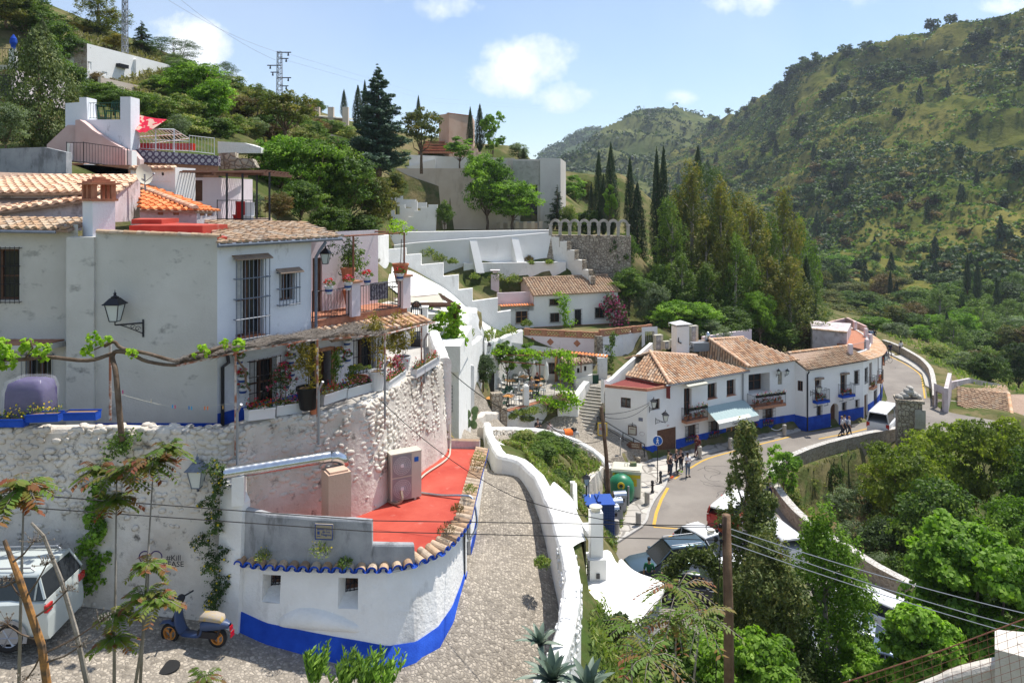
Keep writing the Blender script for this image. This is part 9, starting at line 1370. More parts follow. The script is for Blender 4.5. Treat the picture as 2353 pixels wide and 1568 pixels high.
# café furniture
def chair(lab,mat,loc,rz,proto_=N0):
 if proto_ is N0:
  t=T('garden_chair',lab,'chair',loc,'plastic chairs on the café terrace',rz,local=1);m=MB();m.box((0,0,.42),(.5,.48,.04));m.to('seat',M[mat],t);m=MB();m.tB([(-.25,.22,.42),(-.27,.3,.75),(-.15,.33,.9),(.15,.33,.9),(.27,.3,.75),(.25,.22,.42)],.03,5);[m.bar((x,.24,.44),(x*.9,.32,.87),.05)for x in(-.16,-.05,.05,.16)];m.to('backrest',M[mat],t)
  for s in(-1,1):m=MB();m.tB([(s*.27,.28,.66),(s*.29,-.1,.66),(s*.27,-.2,.6),(s*.25,-.2,.42)],.025,5);m.to('armrest',M[mat],t)
  for x,y in((-1,-1),(1,-1),(-1,1),(1,1)):m=MB();m.bar((x*.24,y*.22,0),(x*.22,y*.2,.42),.05);m.to('leg',M[mat],t)
  return t
 r=dup(proto_,loc=loc,rz=rz,lB=lab);return r
def cfp(x,y,z=-16.42):p=G(*r1(x,y),z);return(p.x,p.y,z)
gch=wch=N0;CH=[('g',800,880,'green chair at the near corner table'),('g',790,780,'green chair beside the brick pier'),('g',860,770,'green chair at the table behind the brick pier'),('g',830,660,'green chair at the left back table'),('g',905,670,'green chair between the two left tables'),('g',1030,665,'green chair at the back table near the lemon tree'),('g',1145,665,'green chair left of the folded parasol'),('g',1090,780,'green chair by the middle railing'),('w',780,690,'white chair furthest left on the terrace'),('w',915,640,'white chair at the back left table'),('w',1020,640,'white chair under the lemon tree'),('w',910,730,'white chair beside the white pillar'),('w',835,820,'white chair behind the near corner table'),('w',905,845,'white chair right of the near corner table'),('w',1015,720,'white chair at the middle table'),('w',985,745,'second white chair tucked under the middle table'),('w',1155,755,'white chair at the right end of the railing')]
rN=RR(6)
for c,x,y,lb in CH:
 l=cfp(x,y)
 if c=='g':r=chair(lb,'dgreen',l,rN.uniform(0,6),gch);gch=gch or r
 else:r=chair(lb,'wpl',l,rN.uniform(0,6),wch);wch=wch or r
tb=N0
for x,y,lb in((858,700,'square orange café table at the left back'),(985,665,'square orange café table at the back under the lemon tree'),(1100,752,'square orange café table by the railing right of the pillar'),(1010,800,'square orange café table in front of the seated woman'),(845,850,'square orange café table at the near corner'),(1120,690,'square orange café table near the folded parasols'),(650,870,'small café table left of the brick pier')):
 l=cfp(x,y)
 if tb is N0:t=T('cafe_table',lb,'table',l,'orange café tables',.3,local=1);m=MB();m.box((0,0,.73),(.75,.75,.04));m.to('table_top',M.table,t);m=MB();m.tB([(0,0,0),(0,0,.72)],.035,6);m.box((0,0,.02),(.5,.08,.03));m.box((0,0,.022),(.08,.5,.03));m.to('pedestal',M.iron,t);tb=t
 else:dup(tb,loc=l,rz=rN.uniform(0,1.5),lB=lb)
l=cfp(1105,690);pn_('woman with dark red hair in black seated at the café back table',l,R(-30),pose='sit',hair=(.12,.02,.015),lH=1,sk=0);l=cfp(1055,790);pn_('blonde person in grey standing at the café railing',l,R(200),sH=(.25,.22,.2),pT=(.12,.13,.13),hair=(.4,.25,.1));l=cfp(645,850);pn_('person in pink and white clothes seated left of the brick pier',l,R(60),pose='sit',sH=(.6,.4,.38))
for x,y,lb in((1190,690,'white folded parasol standing on the café terrace'),(1075,680,'second white folded parasol behind the seated woman')):l=Vc(cfp(x,y));t=T('folded_parasol',lb,'parasol',l);m=MB();m.tB([l,l+Zv(2.3)],.03,6);m.to('pole',M.wpi,t);m=MB();m.lt_([(.16,.7),(.22,1.1),(.17,1.9),(.03,2.3)],l,8);m.to('canvas',M.white2,t)
l=Vc(cfp(680,745));m=MB();m.box(l+Zv(.9),(.6,.5,1.8));m.to('drinks_cabinet',M.black,loc=l,lB='tall black cabinet at the left end of the café terrace',cat='cabinet')
for i,(u,vt,vb,hw,Y,k,lb)in eN(((1110,812,895,36,57,'darkb','dark orange tree left of the café terrace'),(1165,775,880,34,63,'young','lemon tree with yellow green leaves behind the café tables'),(1215,782,876,36,64,'young','second lemon tree in the middle of the café terrace'),(1295,825,880,20,64,'green','leafy bush against the café house wall'))):tr(k,u,vt,vb,Y,hw,lb,i%2)
vt_=T('cafe_vine','vine climbing over pipes above the café terrace','vine',cfp(1385,760));m=MB();tk=sM([tP(P(1327,925,59.5)),tP(P(1310,880,60)),tP(P(1302,850,60.5)),tP(P(1306,818,61)),tP(P(1280,812,61.5)),tP(P(1230,815,62)),tP(P(1190,810,62.5)),tP(P(1130,808,62))],5);m.tB(tk,.07,6);m.to('vine_stem',M.bark,vt_);rng2=DR(4);tk2=np.array(tk[6:]+[tP(P(1245+k*8,915+k*3,59))for k in rQ(8)]+[tP(P(1290+k*6,890+k*6,59.3))for k in rQ(7)]);C=tk2[rng2.choice(len(tk2),2400)]+rng2.normal(0,1,(2400,3))*[.32,.3,.16];fin('vine_leaves',lfm('vl',C,rng2.normal(size=C.shape)+[0,0,.6],.2,rng2.random(len(C))*.7,rng2,.8),LM.vine,vt_)
m=MB()
for a,b in(((818,388),(1180,395)),((770,445),(1175,480)),((1110,362),(1515,385)),((1130,475),(1132,620)),((1510,385),(1510,550)),((1320,430),(1320,690))):m.bar(P(*r1(*a),62),P(*r1(*b),62),.07)
m.to('pergola_pipes',M.rui,loc=P(*r1(1132,620),62),lB='thin brown pipe pergola over the café terrace',cat='pergola')
for i,(x,y,w)in eN(((900,910,.5),(960,900,.4),(1010,890,.6),(1060,880,.5),(1160,860,.9),(870,940,.4),(975,960,.4),(1030,965,.35))):s_,z_=Fw1.sz(*r1(x,y));tuft(50+i,260,w,w*1.0,.22,'weed','wall_plant',['small olive tuft','hanging tuft','bushy hanging plant','rounded tuft','large hanging plant beside the tiled doorway','low tuft','lower middle tuft','lowest small tuft'][i]+' on the white wall under the café',loc=Fw1.at(s_,z_-w*.5,.15),gQ='plants on the café wall')
# bins, bollards, signs
def pg(x,y,z=-20.38):return G(*r3(x,y),z)
t=T('paper_container','large cream and yellow recycling container with number 734','container',pg(1385,700),N0,R(-12),local=1);m=MB();m.box((0,0,.85),(1.9,1.5,1.6));m.box((0,0,.05),(1.7,1.3,.1));m.to('body',M.cream,t);m=MB();m.box((0,0,1.72),(2.0,1.6,.14));m.box((0,0,1.82),(1.85,1.45,.08));m.to('lid',M.cream,t);m=MB();m.box((-.05,-.752,1.05),(1.5,.02,.5));m.box((-.5,-.756,1.5),(.85,.02,.28));m.box((.5,-.756,1.45),(.9,.02,.22));m.to('yellow_panels',M.yellow,t);tx_('734',.26,(-.6,-.77,1.5),(1,0,0),(0,0,1),.01).to('number',M.iron,t);tx_('ENVASES\nLIGEROS',.14,(.2,-.765,1.05),(1,0,0),(0,0,1),.004).to('lettering',M.iron,t);m=MB();m.tB([(-.15,0,1.85),(-.15,0,2.05),(.05,0,2.05),(.05,0,1.85)],.025,5);m.to('lifting_ring',M.gmt,t)
m=MB();p=pg(1385,700)+V3(.45,.1,1.96);m.box(p,(.42,.32,.26));m.to('cardboard_box',mk('cardboard',(.25,.2,.1),(.1,.18,.1),sc=3),loc=p,lB='small cardboard box left on the cream container',cat='box')
t=T('glass_container','round green glass recycling container with porthole and red ring','container',pg(1330,765),N0,R(-8),local=1);m=MB();m.lt_([(.7,0),(.86,.25),(.9,.8),(.82,1.25),(.6,1.55),(.3,1.72),(.05,1.76)],(0,0,0),24);o=m.to('body',M.pgr,t,sM=1);o.scale=(1,.86,1);m=MB();m.lt_([(.24,0),(.24,.06),(.13,.07),(.13,.0)],(0,0,0),16);m.v=[(x,-.66-z,1.22+y)for x,y,z in m.v];m.to('porthole_ring',M.yellow,t);m=MB();m.ell((0,-.69,1.22),(.12,.04,.12));m.to('porthole',M.dark,t);m=MB();m.tB([(cs(a)*.28,-.79,.62+sn(a)*.28)for a in[k*pi/10 for k in rQ(21)]],.045,5,cap=0);m.to('red_ring',mk('orange_red_print',(.6,.12,.05)),t);m=MB();m.box((0,-.8,.58),(.2,.03,.22));m.box((.08,-.8,.76),(.08,.03,.2));m.to('bottle_symbol',mk('light_green_print',(.1,.5,.15)),t);m=MB();m.tB([(-.08,0,1.74),(-.08,0,1.9),(.08,0,1.9),(.08,0,1.74)],.02,5);m.to('lifting_ring',M.gmt,t)
b0=N0
for x,y,lb in((1315,865,'grey domed waste bin nearest the green container'),(1280,935,'grey domed waste bin in the middle of the three'),(1245,1000,'grey domed waste bin next to the blue skip')):
 if b0 is N0:t=T('waste_bin',lb,'bin',pg(x,y),'grey domed waste bins',R(10),local=1);m=MB();m.box((0,0,.5),(.8,.6,1.0));m.to('body',M.gmt,t);m=MB();Rw=[[Vc((x_,cs(a)*.32,.98+sn(a)*.34))for a in[k*pi/8 for k in rQ(9)]]for x_ in(-.42,.42)];m.gD(Rw);m.pY(Rw[0]);m.pY(Rw[1][::-1]);m.to('domed_lid',M.zinc,t);m=MB();m.box((.0,-.305,.8),(.5,.02,.2));m.to('slot',M.black,t);b0=t
 else:dup(b0,loc=pg(x,y),lB=lb)
t=T('blue_skip','dark blue mesh sided waste container beside the waste bins','container',pg(1125,1075),N0,R(4),local=1);m=MB();m.box((0,.3,.95),(1.75,1.5,1.9));m.to('body',M.bluebin,t);m=MB();m.box((0,.3,1.93),(1.85,1.6,.08));m.box((.0,.3,2.02),(.2,1.2,.12));m.tB([(-.15,.0,2.05),(0,.1,2.3),(.15,.6,2.3),(.2,.9,2.05)],.04,5);m.to('lid',mk('bright_blue_steel',(.04,.1,.38),rF=.4),t);m=MB()
for k in rQ(18):z=.1+k*.1;m.bar((-.88,-.46,z),(.88,-.46,z),.02)
for k in rQ(18):x=-.85+k*.1;m.bar((x,-.465,.05),(x,-.465,1.88),.02)
m.to('side_mesh',mk('pale_blue_wire',(.1,.14,.3)),t)
def bd_(lab,p,kind,proto_={}):
 if kind not in proto_:
  t=T('bollard',lab,'bollard',p,'stone bollards'if kind=='s'else 'iron bollards',0,local=1);m=MB()
  if kind=='s':m.lt_([(.17,0),(.17,.78),(.14,.82),(.0,.83)],(0,0,0),14);m.to('shaft',M.arch,t);m=MB();m.lt_([(.2,-.05),(.2,.03)],(0,0,0),14);m.to('foot',M.concrete,t)
  else:m.lt_([(.12,0),(.12,.1),(.08,.14),(.08,.62),(.11,.66),(.11,.78),(.06,.84),(0,.86)],(0,0,0),12);m.to('shaft',M.iron,t);m=MB();m.lt_([(.125,.5),(.125,.54)],(0,0,0),12);m.to('ring',M.iron,t)
  proto_[kind]=t;return t
 return dup(proto_[kind],loc=p,lB=lab)
bd_('stone bollard near the corner of the paved pavement',pg(1490,995),'s');bd_('stone bollard above the short kerb opposite the waste bins',pg(1570,800),'s');bd_('stone bollard left of the corner kerb nearest the cars',pg(1288,1072),'s');bd_('stone bollard the maroon woman leans on',G(*r2(822,1140),-20.38),'s');bd_('stone bollard in front of the wooden restaurant door',G(*r2(1050,1074),-20.38),'s');bd_('stone bollard with chain at the far end of the pavement',G(*r2(1454,972),-20.38),'s')
bd_('black iron bollard beside the round blue sign',G(*r2(531,1335),-20.38),'i');bd_('black iron bollard halfway along the kerb',G(*r2(470,1408),-20.38),'i');m=MB();p=G(*r2(291,1500),-20.38);m.tB([p,p+Zv(1.25)],.07,8);m.to('steel_post',M.gmt,loc=p,lB='plain dark post between green container and bollards',cat='post')
m=MB();a,b=G(*r2(1454,972),-20.38)+Zv(.7),V3(22.2,63.4,-19.9);m.tB([a.lerp(b,f)-Vc((0,0,.25*sn(pi*f)))for f in[k/8 for k in rQ(9)]],.035,4);m.to('chain',M.wpi,loc=a,lB='pale chain from the end bollard to the blue base',cat='chain')
p=G(*r2(508,1328),-20.38);t=T('pedestrian_sign','round blue pedestrian sign on a thin pole by the garage','sign',p,N0,R(-8),local=1);m=MB();m.tB([(0,.03,0),(0,.03,3.25)],.035,6);m.to('pole',M.iron,t);m=MB();m.lt_([(.36,0),(.36,.03)],(0,0,0),24);m.v=[(x,-z,2.95+y)for x,y,z in m.v];m.to('white_rim',M.white2,t);m=MB();m.lt_([(.32,0),(.32,.012)],(0,0,0),24);m.v=[(x,-.03-z,2.95+y)for x,y,z in m.v];m.to('blue_disc',M.signblue,t);m=MB();q=lambda x,z:V3(x,-.048,2.95+z);m.ell(q(0,.2),(.045,.01,.05));[m.bar(q(*a),q(*b),w)for a,b,w in(((0,.13),(0,-.02),.07),((0,-.02),(.08,-.22),.04),((0,-.02),(-.08,-.22),.04),((0,.1),(.1,.0),.03),((0,.1),(-.09,.0),.03))];m.to('walking_figure',M.white2,t)
p=Vc(G(*r1(1870,1390),-20.0));m=MB();m.tB([p,p+Zv(1.2)],.04,6);m.lt_([(.28,0),(.28,.03)],(0,0,0),16);q=len(m.v);m.v[-32:]=[(p.x+z,p.y+x*.6,p.z+1.5+y*1.6)for x,y,z in m.v[-32:]];m.to('side_sign',M.gmt,loc=p,lB='road sign seen from its edge behind the cream container',cat='sign')
m=MB();p=pg(1012,900,-19.6);t=T('street_lamp','black street lamp on a slim post above the blue skip','lamp',p);lp_=P(*r3(1010,625),p.y);m.tB([p-Zv(2),V3(p.x,p.y,lp_.z)],[.06,.045],8);m.to('post',M.iron,t);lm_((p.x,p.y,lp_.z),N0,'lantern','x',sc=.9);L_=bpy.data.objects[[o.name for o in S.objects if o.name.startswith('lantern')and o.get('label')=='x'][0]]
for c in list(L_.children):c.parent=t;c.location=L_.location-t.location
bpy.data.objects.remove(L_)
t=T('traffic_mirror','round traffic mirror backside on the street lamp post','mirror',(p.x+.2,p.y-.1,p.z));m=MB();m.lt_([(.34,0),(.3,.06),(.0,.1)],(0,0,0),16);m.v=[(p.x+.18+z,p.y-.1+x*.7,p.z+1.0+y)for x,y,z in m.v];m.to('disc',M.white2,t)
# poles and wires
up_=T('utility_pole','thick weathered wooden utility pole with cable boxes near the cars','pole',P(1674,1760,18));m=MB();m.tB([P(1677,1800,18),P(1673,1400,18),P(1668,1182,18)],[.14,.12,.105],12);m.to('pole_shaft',M.pwd,up_,sM=1);m=MB();c=P(1655,1205,17.95)
for k,(dx,dz,r)in eN(((-.02,0,.05),(-.1,-.12,.045),(-.02,-.2,.05),(-.13,-.32,.06),(.0,-.38,.05))):m.ell(c+V3(dx,-.05,dz),(r,r,r*1.2),7,5)
m.tB([c+Vc((cs(a)*.14-.22,-.02,sn(a)*.1-.05))for a in[k*.5 for k in rQ(15)]],.01,4);m.tB([P(1655,1240,17.9),P(1648,1400,17.9),P(1640,1760,17.9)],.012,4);m.to('cable_boxes',M.black,up_)
lp2=T('leaning_pole','thin dark leaning wooden pole beside the green slope','pole',P(1398,1150,49));m=MB();m.tB([P(1400,1165,48),P(1392,1040,48.5),P(1381,935,49)],[.15,.13,.11],8);m.to('shaft',M.pwd,lp2)
def wi_(lab,pts,r=.012,sag=0,mat='black',n=24):
 m=MB();pts=[Vc(p)for p in pts];out=[]
 for i in rQ(len(pts)-1):
  for k in rQ(n):f=k/n;out.append(pts[i].lerp(pts[i+1],f)-Vc((0,0,sag*4*f*(1-f))))
 out.append(pts[-1]);m.tB(out,r,4);m.to('overhead_wire',M[mat],loc=pts[0],lB=lab,cat='wire')
wi_('upper power cable crossing in front of the low house',[P(-80,1125,13),P(850,1195,15.5),P(1655,1207,18)],.01);wi_('lower power cable crossing in front of the low house',[P(-80,1155,13),P(850,1220,15.5),P(1655,1240,18)],.01)
wi_('cable running down from the flower terrace to the wooden pole',[P(870,915,22),P(1180,1140,20),P(1655,1210,18)],.011,.25);wi_('second cable from the lane towards the leaning pole',[P(1000,820,30),P(1250,965,40),P(1383,1010,48.5)],.02,.6);wi_('cable fan from the leaning pole to the corner house, upper',[P(1384,950,49),Fa.at(.1,-16.1,.1)],.02,.25);wi_('cable fan from the leaning pole to the corner house, lower',[P(1384,955,49),Fa.at(.1,-16.2,.12)],.02,.55)
wi_('upper cable from the wooden pole to the lower right',[P(1672,1212,18),P(2500,1440,20)],.012,.15,'gmt');wi_('middle cable from the wooden pole to the lower right',[P(1672,1225,18),P(2500,1475,20)],.012,.2,'gmt');wi_('lowest cable from the wooden pole to the lower right',[P(1672,1245,18),P(2500,1500,20)],.012,.12,'gmt')
wi_('high line from the lattice mast to the power pylon',[P(340,-30,90),P(638,120,108)],.02,.8,'gmt');wi_('second high line from the lattice mast to the power pylon',[P(380,-30,90),P(632,138,108)],.02,.8,'gmt')
for k in rQ(2):wi_('faint long power line over the valley, %s strand'%['upper','lower'][k],[P(655,122+k*16,108),P(1000,226+k*10,300),P(1480,262+k*3,940)],.015,0,'gmt',8)
# vine pergola of the flower terrace
vp=T('vine_pipe_frame','rusty white pipe frame with reed mat over the flower terrace','pergola',P(880,990,22.4));pw2=[P(405,840,19.0),P(560,805,19.6),P(700,783,20.6),P(882,768,22.4),P(975,745,25.3)];m=MB();m.tB(pw2,.028,6);m.tB([pw2[3],P(1000,740,27),P(740,710,27)],.025,5)
for f in rQ(5):a=Fs.at(.4+f*1.35,-4.45,.05);m.bar(a,Vc(sM([tP(p)for p in pw2],4)[2+f*3]),.035)
for u,vt,vb,Y in((253,775,965,19.3),(541,812,1045,19.55),(729,780,1015,20.75),(884,766,985,22.3),(968,745,900,25.2)):m.tB([P(u,vb,Y),P(u,vt,Y)],.03,6)
m.to('pipes',M.rust,vp);m=MB()
for u,v0,Y in((545,1080,19.4),(732,1020,20.5),(884,960,22.2),(975,880,25.5)):q=P(u,v0,Y-.12);m.tB([q,q+Zv(1.5),q+V3(.14,-.1,1.75)],.035,7)
m.to('wall_brackets',M.gmt,vp)
rN=DR(6);n=9000;f=rN.random(n);g=rN.random(n)**1.2;sp2=np.array(sM([tP(p)for p in pw2],8));fi=(f*.78*(len(sp2)-1)).astype(int);outer=sp2[fi];inn_=np.array([list(Fs.at(max(0,.0+ff*6.0),-4.5,.08))for ff in f]);C=outer*(1-g[:,N0])+inn_*g[:,N0]+np.c_[rN.normal(0,.05,n),rN.normal(0,.05,n),.05+.06*rN.random(n)+.06*np.sin(f*25)];dS3=np.array([dS.x,dS.y,0.0]);T_=dS3+rN.normal(0,.3,(n,3));me=lfm('reed',C,rN.normal(0,.25,(n,3))+[0,0,1],.42,rN.random(n),rN,.05,T_);rd=fin('reed_mat',me,mk('reed_stalk',(.12,.1,.08),tint=N0,c2=(.22,.19,.16),sc=20),vp)
vn=T('grape_vine','gnarled grape vine trained along pipes in front of the shaded house','vine',P(272,1010,19.0));m=MB();v3=lambda L_:[P(*p)for p in L_];tk=sM([tP(p)for p in v3([(280,1012,18.9),(270,900,18.9),(265,850,19),(258,820,19.2),(268,807,19.2),(300,812,19.2),(340,830,19.2),(410,838,19.2),(440,815,19.2),(480,805,19.3),(530,795,19.5)])],4);m.tB(tk,[.075-.0012*i for i in rQ(len(tk))],7)
m.tB(sM([tP(p)for p in v3([(-40,825,19),(40,826,19),(110,820,19.1),(200,828,19.1),(258,812,19.2)])],4),.05,7);m.tB(sM([tP(p)for p in v3([(240,795,19.2),(262,785,19.2),(280,800,19.2),(340,812,19.2),(400,828,19.2),(450,825,19.3),(510,795,19.4)])],4),.045,6);m.tB(v3([(205,808,19.2),(240,792,19.2),(256,780,19.2)]),.02,5);m.tB(v3([(60,820,19),(75,800,19),(70,780,19)]),.025,5);m.tB(sM([tP(p)for p in v3([(540,820,19.6),(562,850,19.8),(565,880,20),(575,898,20)])],4),.03,5);m.to('stem',M.bark,vn,sM=1);rN=DR(9);cl_=[]
for u,v,r in((215,778,.17),(243,785,.15),(200,806,.15),(5,805,.28),(20,830,.22),(55,800,.12),(92,812,.24),(303,812,.14),(465,800,.12),(475,812,.08),(515,790,.12),(548,792,.14),(447,818,.06),(-10,840,.25),(60,790,.15)):p=P(u,v,19.0);cl_.append([p.x,p.y,p.z,r,r*.8,r,.6])
C,Nn,ti=cloud(rN,cl_,1500);fin('leaves',lfm('vlv',C,Nn,.1,ti,rN,.9),LM.vine,vn)
wi_('washing line with pegs between the pipe posts',[P(253,897,19.2),P(400,935,19.3),P(541,925,19.5)],.004,.03,'cream');pc=N0
for k,(u,v,c)in eN(((282,900,(.6,.02,.2)),(347,921,(.5,.45,.35)),(396,933,(.02,.3,.6)),(402,934,(.6,.05,.15)),(434,936,(.02,.2,.5)),(440,937,(.02,.35,.6)),(470,937,(.8,.2,.02)),(477,937,(.8,.2,.02)),(512,935,(.5,.3,.1)))):m=MB();p=P(u,v,19.25);m.box(p,(.02,.015,.09),.3);m.box(p+V3(.008,0,0),(.012,.02,.085),.6);m.to('clothes_peg',cl(c),loc=p,lB=['pink peg nearest the white pole','pale wooden peg','light blue peg','red peg beside the light blue one','dark blue peg','cyan peg beside the dark blue one','first orange peg','second orange peg','brown peg before the far pole'][k]+' on the washing line',cat='clothes peg')
def tg_(u0,u1,v,Y0,Y1,mat,lab,flw=N0,h=.3,sQ=0,d=.28,fol=260):
 a,b=P(u0,v[0],Y0),P(u1,v[1],Y1);t=T('flower_trough',lab,'planter',a);m=MB();dr=(b-a);L_=dr.length;dr.normalize();nn=V3(dr.y,-dr.x,0).normalized();o=a;Rw=[]
 for w,z in((.75,0),(.85,h*.85),(1.05,h*.86),(1.05,h),(.9,h),(.85,h*.85)):Rw.append([o-nn*d/2*w,o+nn*d/2*w,o+nn*d/2*w+dr*L_,o-nn*d/2*w+dr*L_]);Rw[-1]=[p+Zv(z)for p in Rw[-1]]
 m.gD(Rw,cZ=1);m.to('trough',M[mat],t);m=MB();m.pY(Rw[-1]);m.to('soil',M.soil,t)
 if flw:
  rg=DR(sQ);n=fol;C=np.array([list(o+dr*L_*rg.random()+nn*rg.normal(0,.08)+Vc((0,0,h+abs(rg.normal(0,.1)))))for _ in rQ(n)]);fin('foliage',lfm('f',C,rg.normal(size=C.shape),.06,rg.random(n),rg),LM.mid,t);k=rg.choice(n,n//3)
  for nm,q in((flw,k),):fin('flowers',lfm('fl',C[q]+[0,-.02,.06],rg.normal(size=(len(q),3))+[0,-.5,.5],.05,rg.random(len(q)),rg,.9),LM[nm],t)
 return t
tg_(566,627,(965,958),19.85,20.45,'wpi','white trough with crimson geraniums at the front of the terrace','redf',sQ=1);tg_(632,690,(954,946),20.6,21.1,'wpi','white trough with magenta flowers beside the big black pot','pinkf',sQ=2);tg_(738,790,(930,912),21.2,22.0,'wpi','white trough with mixed flowers right of the big black pot','redf',sQ=3);tg_(793,858,(914,895),22.0,23.1,'wpi','grey white trough below the large terracotta jar','pinkf',sQ=4);tg_(885,925,(897,868),23.2,24.6,'wpi','white trough with pale pink flowers at the wall bend','pinkf',sQ=5,fol=420);tg_(950,1003,(868,835),24.8,26.5,'wpi','white trough with bright red flowers at the far end of the wall','redf',sQ=6,fol=380)
for k,(u0,u1,v,lb)in eN(((-20,61,(978,978),'blue trough with yellow green plants at the photo edge'),(64,140,(968,965),'blue trough with yellow green plants under the wrapped chair'),(152,226,(963,962),'empty blue trough on the wall near the white pole'))):tg_(u0,u1,v,19.3,19.25,'blue',lb,N0 if k==2 else 'yelf',.22,10+k,.3,120)
pot(P(708,938,20.95),.32,.62,'black','flower_pot','big black and white bucket pot with yellow green shrub',(31,'bush',2200,.42,1.35,.07,'gold'));pot(P(822,905,23.0),.3,.55,'terracotta','terracotta_jar','large rounded terracotta jar with drooping plant',(32,'top',500,.3,.3,.09,'weed'),taper=.6);pot(P(866,895,23.0),.26,.6,'wpi','flower_pot','tall white pot with golden bamboo',(33,'bush',1600,.42,1.6,.08,'gold'));pot(P(770,905,22.6),.16,.25,'terracotta','flower_pot','small terracotta pot with climbing green plant by the door',(34,'bush',700,.2,1.0,.07,'mid'));pot(P(655,945,21.1),.18,.3,'terracotta','flower_pot','pot with pink rose bush before the ground floor window',(35,'bush',1100,.42,.9,.06,'dark','pinkf',90,.09));pot(P(925,850,26.5),.28,.5,'wpi','flower_pot','pot with yellow bamboo beside the arched gate',(36,'bush',1500,.5,1.5,.09,'gold'));pot(P(803,905,22.8),.18,.3,'terracotta','flower_pot','pot with orange flowers between trough and jar',(37,'bush',500,.25,.5,.06,'mid','yelf',40,.07));pot(P(902,878,24.3),.15,.25,'terracotta','flower_pot','pot of magenta blooms leaning over the wall bend',(38,'bush',500,.35,.6,.06,'mid','pinkf',220,.08));pot(P(720,950,21.0),.12,.2,'terracotta','flower_pot','low pot with yellow leaved shrub behind the black pot',(39,'bush',600,.25,.6,.07,'gold'))
t=T('wrapped_armchair','purple armchair wrapped in clear plastic on the terrace','armchair',P(75,965,19.7));c=P(72,960,19.8);m=MB();Rw=[]
for z,w,d in((0,.5,.4),(.1,.54,.44),(.75,.52,.42),(.98,.46,.38),(1.05,.3,.25)):Rw.append([c+Vc((math.copysign(abs(cs(a))**.4,cs(a))*w,math.copysign(abs(sn(a))**.4,sn(a))*d,z))for a in[k*pi/10 for k in rQ(20)]])
m.gD(Rw,cZ=1);m.pY(Rw[-1]);m.to('purple_upholstery',mk('purple_cloth',(.05,.035,.12),(.08,.055,.17),sc=3),t,sM=1);m=MB();rN=RR(3);Rw=[[c+Vc(((p-c).x*1.09+rN.gauss(0,.02),(p-c).y*1.1+rN.gauss(0,.02),(p-c).z*1.05+.02))for p in r]for r in Rw];m.gD(Rw,cZ=1);m.pY(Rw[-1]);fm=mk('clear_film',(.85,.87,.95),rF=.12,spec=.9,alpha=.13,bump=.03,bs=6);m.to('plastic_film',fm,t,sM=1)
ag=T('arched_gate','black arched iron gate between white pillars at the terrace end','gate',P(955,806,33));Fgt2=Fac(P2(945,806,33),P2(968,806,33));zt,zb=P(0,712,33).z,P(0,806,33).z;m=MB();g_=Fgt2;g_.sB(m,0,g_.L,zb,zb+.55,-.02,.02);r=g_.L/2;m.tB([g_.at(0,zb),g_.at(0,zt)]+[g_.at(r-cs(a)*r,zt+sn(a)*.38)for a in[k*pi/10 for k in rQ(11)]]+[g_.at(g_.L,zb)],.035,5)
for k in rQ(1,5):m.bar(g_.at(g_.L*k/5,zb+.5),g_.at(g_.L*k/5,zt+.3),.02)
for k in rQ(7):m.bar(g_.at(0,zb+.6+k*.25),g_.at(g_.L,zb+.6+k*.25),.018)
m.to('ironwork',M.iron,ag)
for u0,u1,vt,lb in((920,943,708,'left white pillar of the arched gate'),(965,981,708,'right white pillar of the arched gate')):a,b=P(u0,806,33),P(u1,806,33);m=MB();zt2=P(0,vt,33).z;m.pz([(a.x,a.y),(b.x,b.y),(b.x,b.y+.45),(a.x,a.y+.45)],-7.3,zt2);m.box(((a.x+b.x)/2,a.y+.22,zt2+.03),(b.x-a.x+.06,.5,.06));m.to('gate_pillar',M.white,loc=a,lB=lb,cat='pillar')
m=MB();wM(m,[p[:2]for p in sM([(-3.75,33,0),(-3.4,31,0),(-3.05,29,0),(-2.75,27.3,0)],3)],[-6.0]*10,-13,.5,.05,wob=.05,seg=.3,round_=1);m.to('white_ramp_wall',M.white,loc=(-3.2,30,-7),lB='rounded white pebble parapet between arched gate and wall end',cat='wall',sM=1)
wt2=MB();wM(wt2,[(-5.9,29.5),(-5.4,33.2),(-4.9,33.1)],[-4.6,-4.8,-4.9],-7.4,.4,0,wob=.1,seg=.4);wt2.to('rear_terrace_wall',M.pebble,loc=(-5.4,32,-7),lB='whitewashed rubble wall left of the arched gate',cat='wall')
up2=T('dark_pergola','dark timber pergola with pale canvas over the upper café','pergola',P(1000,790,44));m=MB();c4=[P(905,683,46),P(1000,672,49),P(1052,702,44),P(1040,702,42)]
for a,b in((P(898,700,44),P(1040,700,43)),(P(1010,678,48),P(1055,706,42)),(P(898,690,46),P(1010,680,48))):m.bar(a,b,.22)
for u,vt,vb,Y in((1047,700,790,42.5),(895,695,790,44)):m.bar(P(u,vb,Y),P(u,vt,Y),.28)
m.to('timber_frame',M.wood,up2);m=MB();m.gD([[P(905,690,45),P(925,676,47)],[P(960,696,44),P(968,680,47.5)],[P(1020,694,43.5),P(1008,676,48)]]);m.to('canvas',M.cream,up2)
for u,v,Y,w,lb in((975,690,44.5,1.7,'large cream square parasol under the dark pergola'),(915,705,44,1.1,'cream parasol half hidden behind the balcony lamp')):c=P(u,v,Y);t=T('parasol',lb,'parasol',c);m=MB();m.bar(c,c-Zv(2.6),.06);m.to('pole',M.owd,t);m=MB();q=[c+V3(x*w,y*w,-.55)for x,y in((-1,-1),(1,-1),(1,1),(-1,1))];[m.pY([q[i],q[(i+1)%4],c])for i in rQ(4)];[m.pY([q[i],q[(i+1)%4],q[(i+1)%4]-Zv(.3),q[i]-Zv(.3)])for i in rQ(4)];m.to('canopy',mk('cream_parasol',(.74,.7,.62),(.78,.74,.66),sc=2),t)
